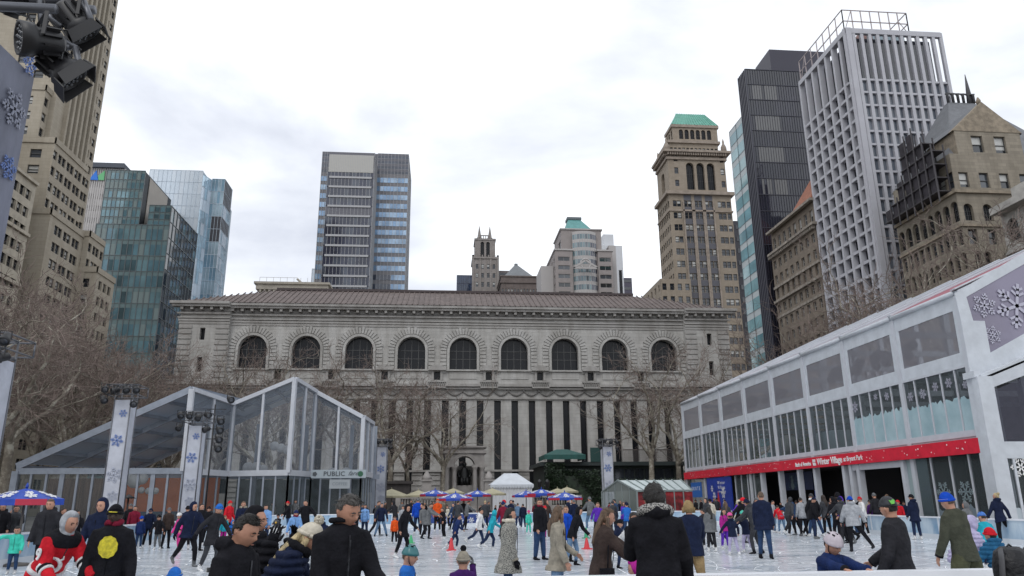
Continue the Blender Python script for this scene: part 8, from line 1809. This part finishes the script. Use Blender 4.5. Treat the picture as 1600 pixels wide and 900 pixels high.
pp('child in red trousers held by the woman with the blond bun', 1566, 815, 185, 'nv', 'rd', ('helmet', 'nvb'), 'stand', feet=850, kid=1)
pp('onlooker with bronze hair near the far right doorway', 1385, 772, 190, 'cm', 'bk', H_, 'stand', Y=38, hair='h3')
# --- rows of onlookers beyond the boards
r_ = random.Random(21); cols_ = ['bk', 'nv', 'dk', 'ch', 'bk', 'gy', 'cm', 'nv', 'br', 'dk', 'jn', 'be']
GF = 'onlookers lined up beyond the far rink board'
for i in range(46):
    px_ = 430+i*12.2+r_.uniform(-6, 6)
    if 468 < px_ < 560: continue
    c_ = r_.choice(cols_); pp('distant onlooker in %s standing beyond the far rink board' % {'bk': 'black', 'nv': 'navy', 'dk': 'black', 'ch': 'charcoal', 'gy': 'grey', 'cm': 'dark red', 'br': 'brown', 'jn': 'denim blue', 'be': 'beige'}[c_], px_, r_.uniform(781, 791), r_.choice((0, 20, 340, 180, 90)), c_, r_.choice(('bk', 'jd', 'dk')), r_.choice((H_, H_, ('beanie', r_.choice(('bk', 'nv', 'gy'))))), r_.choice(('stand', 'pockets', 'stand', 'phone')), Y=r_.uniform(57, 64), hair=r_.choice(('h1', 'h2', 'h3')), skate=False, boot='bk', group=GF)
GQ = 'people queueing at the pavilion doors'
for i in range(26):
    px_ = 1085+i*13+r_.uniform(-5, 5); c_ = r_.choice(cols_)
    pp('person in %s standing in the queue at the dark pavilion doors' % {'bk': 'black', 'nv': 'navy', 'dk': 'black', 'ch': 'charcoal', 'gy': 'grey', 'cm': 'dark red', 'br': 'brown', 'jn': 'denim blue', 'be': 'beige'}[c_], px_, r_.uniform(776, 785), r_.choice((0, 300, 180, 220)), c_, 'bk', r_.choice((H_, ('beanie', 'bk'))), 'stand', Y=max(30, 22.6*1246/(px_-683+r_.uniform(0, 25))), hair=r_.choice(('h1', 'h2')), skate=False, boot='bk', group=GQ)
for i, (px_, c_, lab) in enumerate(((205, 'bk', 'onlooker in black beyond the left board behind the man with the yellow print'), (212, 'cm', 'onlooker in dark red beyond the left board beside the tall light tower'), (265, 'br', 'onlooker in brown beyond the left board between the light towers'), (316, 'bk', 'onlooker in black beyond the left board by the second light tower'), (398, 'ch', 'onlooker in charcoal before the pavilion glass left of the light blue sweatshirt'), (100, 'bk', 'onlooker in black beyond the left board above the red jersey'))):
    pp(lab, px_, 787+i % 3*3, 20*i, c_, 'bk', H_ if i % 2 else ('beanie', 'gy'), 'stand', Y=36-i*2 if px_ > 120 else 26, skate=False, boot='bk')
NM = {'bk': 'black', 'nv': 'navy', 'dk': 'black', 'ch': 'charcoal', 'gy': 'grey', 'cm': 'dark red', 'br': 'brown', 'jn': 'denim blue', 'be': 'beige', 'rb': 'bright blue', 'pu': 'violet', 'wh': 'white'}
for i in range(30):
    right = i % 2 == 0; px_ = r_.uniform(1092, 1350) if right else r_.uniform(585, 985); fy = r_.uniform(833, 850) if right else r_.uniform(826, 840)
    c_ = r_.choice(cols_+['rb', 'pu', 'wh']); kd = r_.choice((0, 0, 0, .5)); b = aZ(px_, fy, 0); t = proj((b.x, b.y, 1.72-.3*kd))[1]
    pp('skater in %s in the far crowd on the ice %s' % (NM[c_], 'before the pavilion doors' if right else 'before the terrace umbrellas'), px_, t, r_.uniform(0, 360), c_, r_.choice(('bk', 'jd', 'jn', 'dk')), r_.choice((H_, H_, ('beanie', r_.choice(('bk', 'nv', 'gy', 'rd', 'wh'))), ('hood', c_))), r_.choice(('glide', 'stride', 'stand', 'walk', 'wide', 'reach')), feet=fy, hair=r_.choice(('h1', 'h2', 'h3')), kid=kd, ln=r_.choice((0, 0, .3)), boot=r_.choice(('wh', 'bk', 'gy')), seed=900+i, group='skaters in the far crowd on the ice')
flush_text()
bake_people()
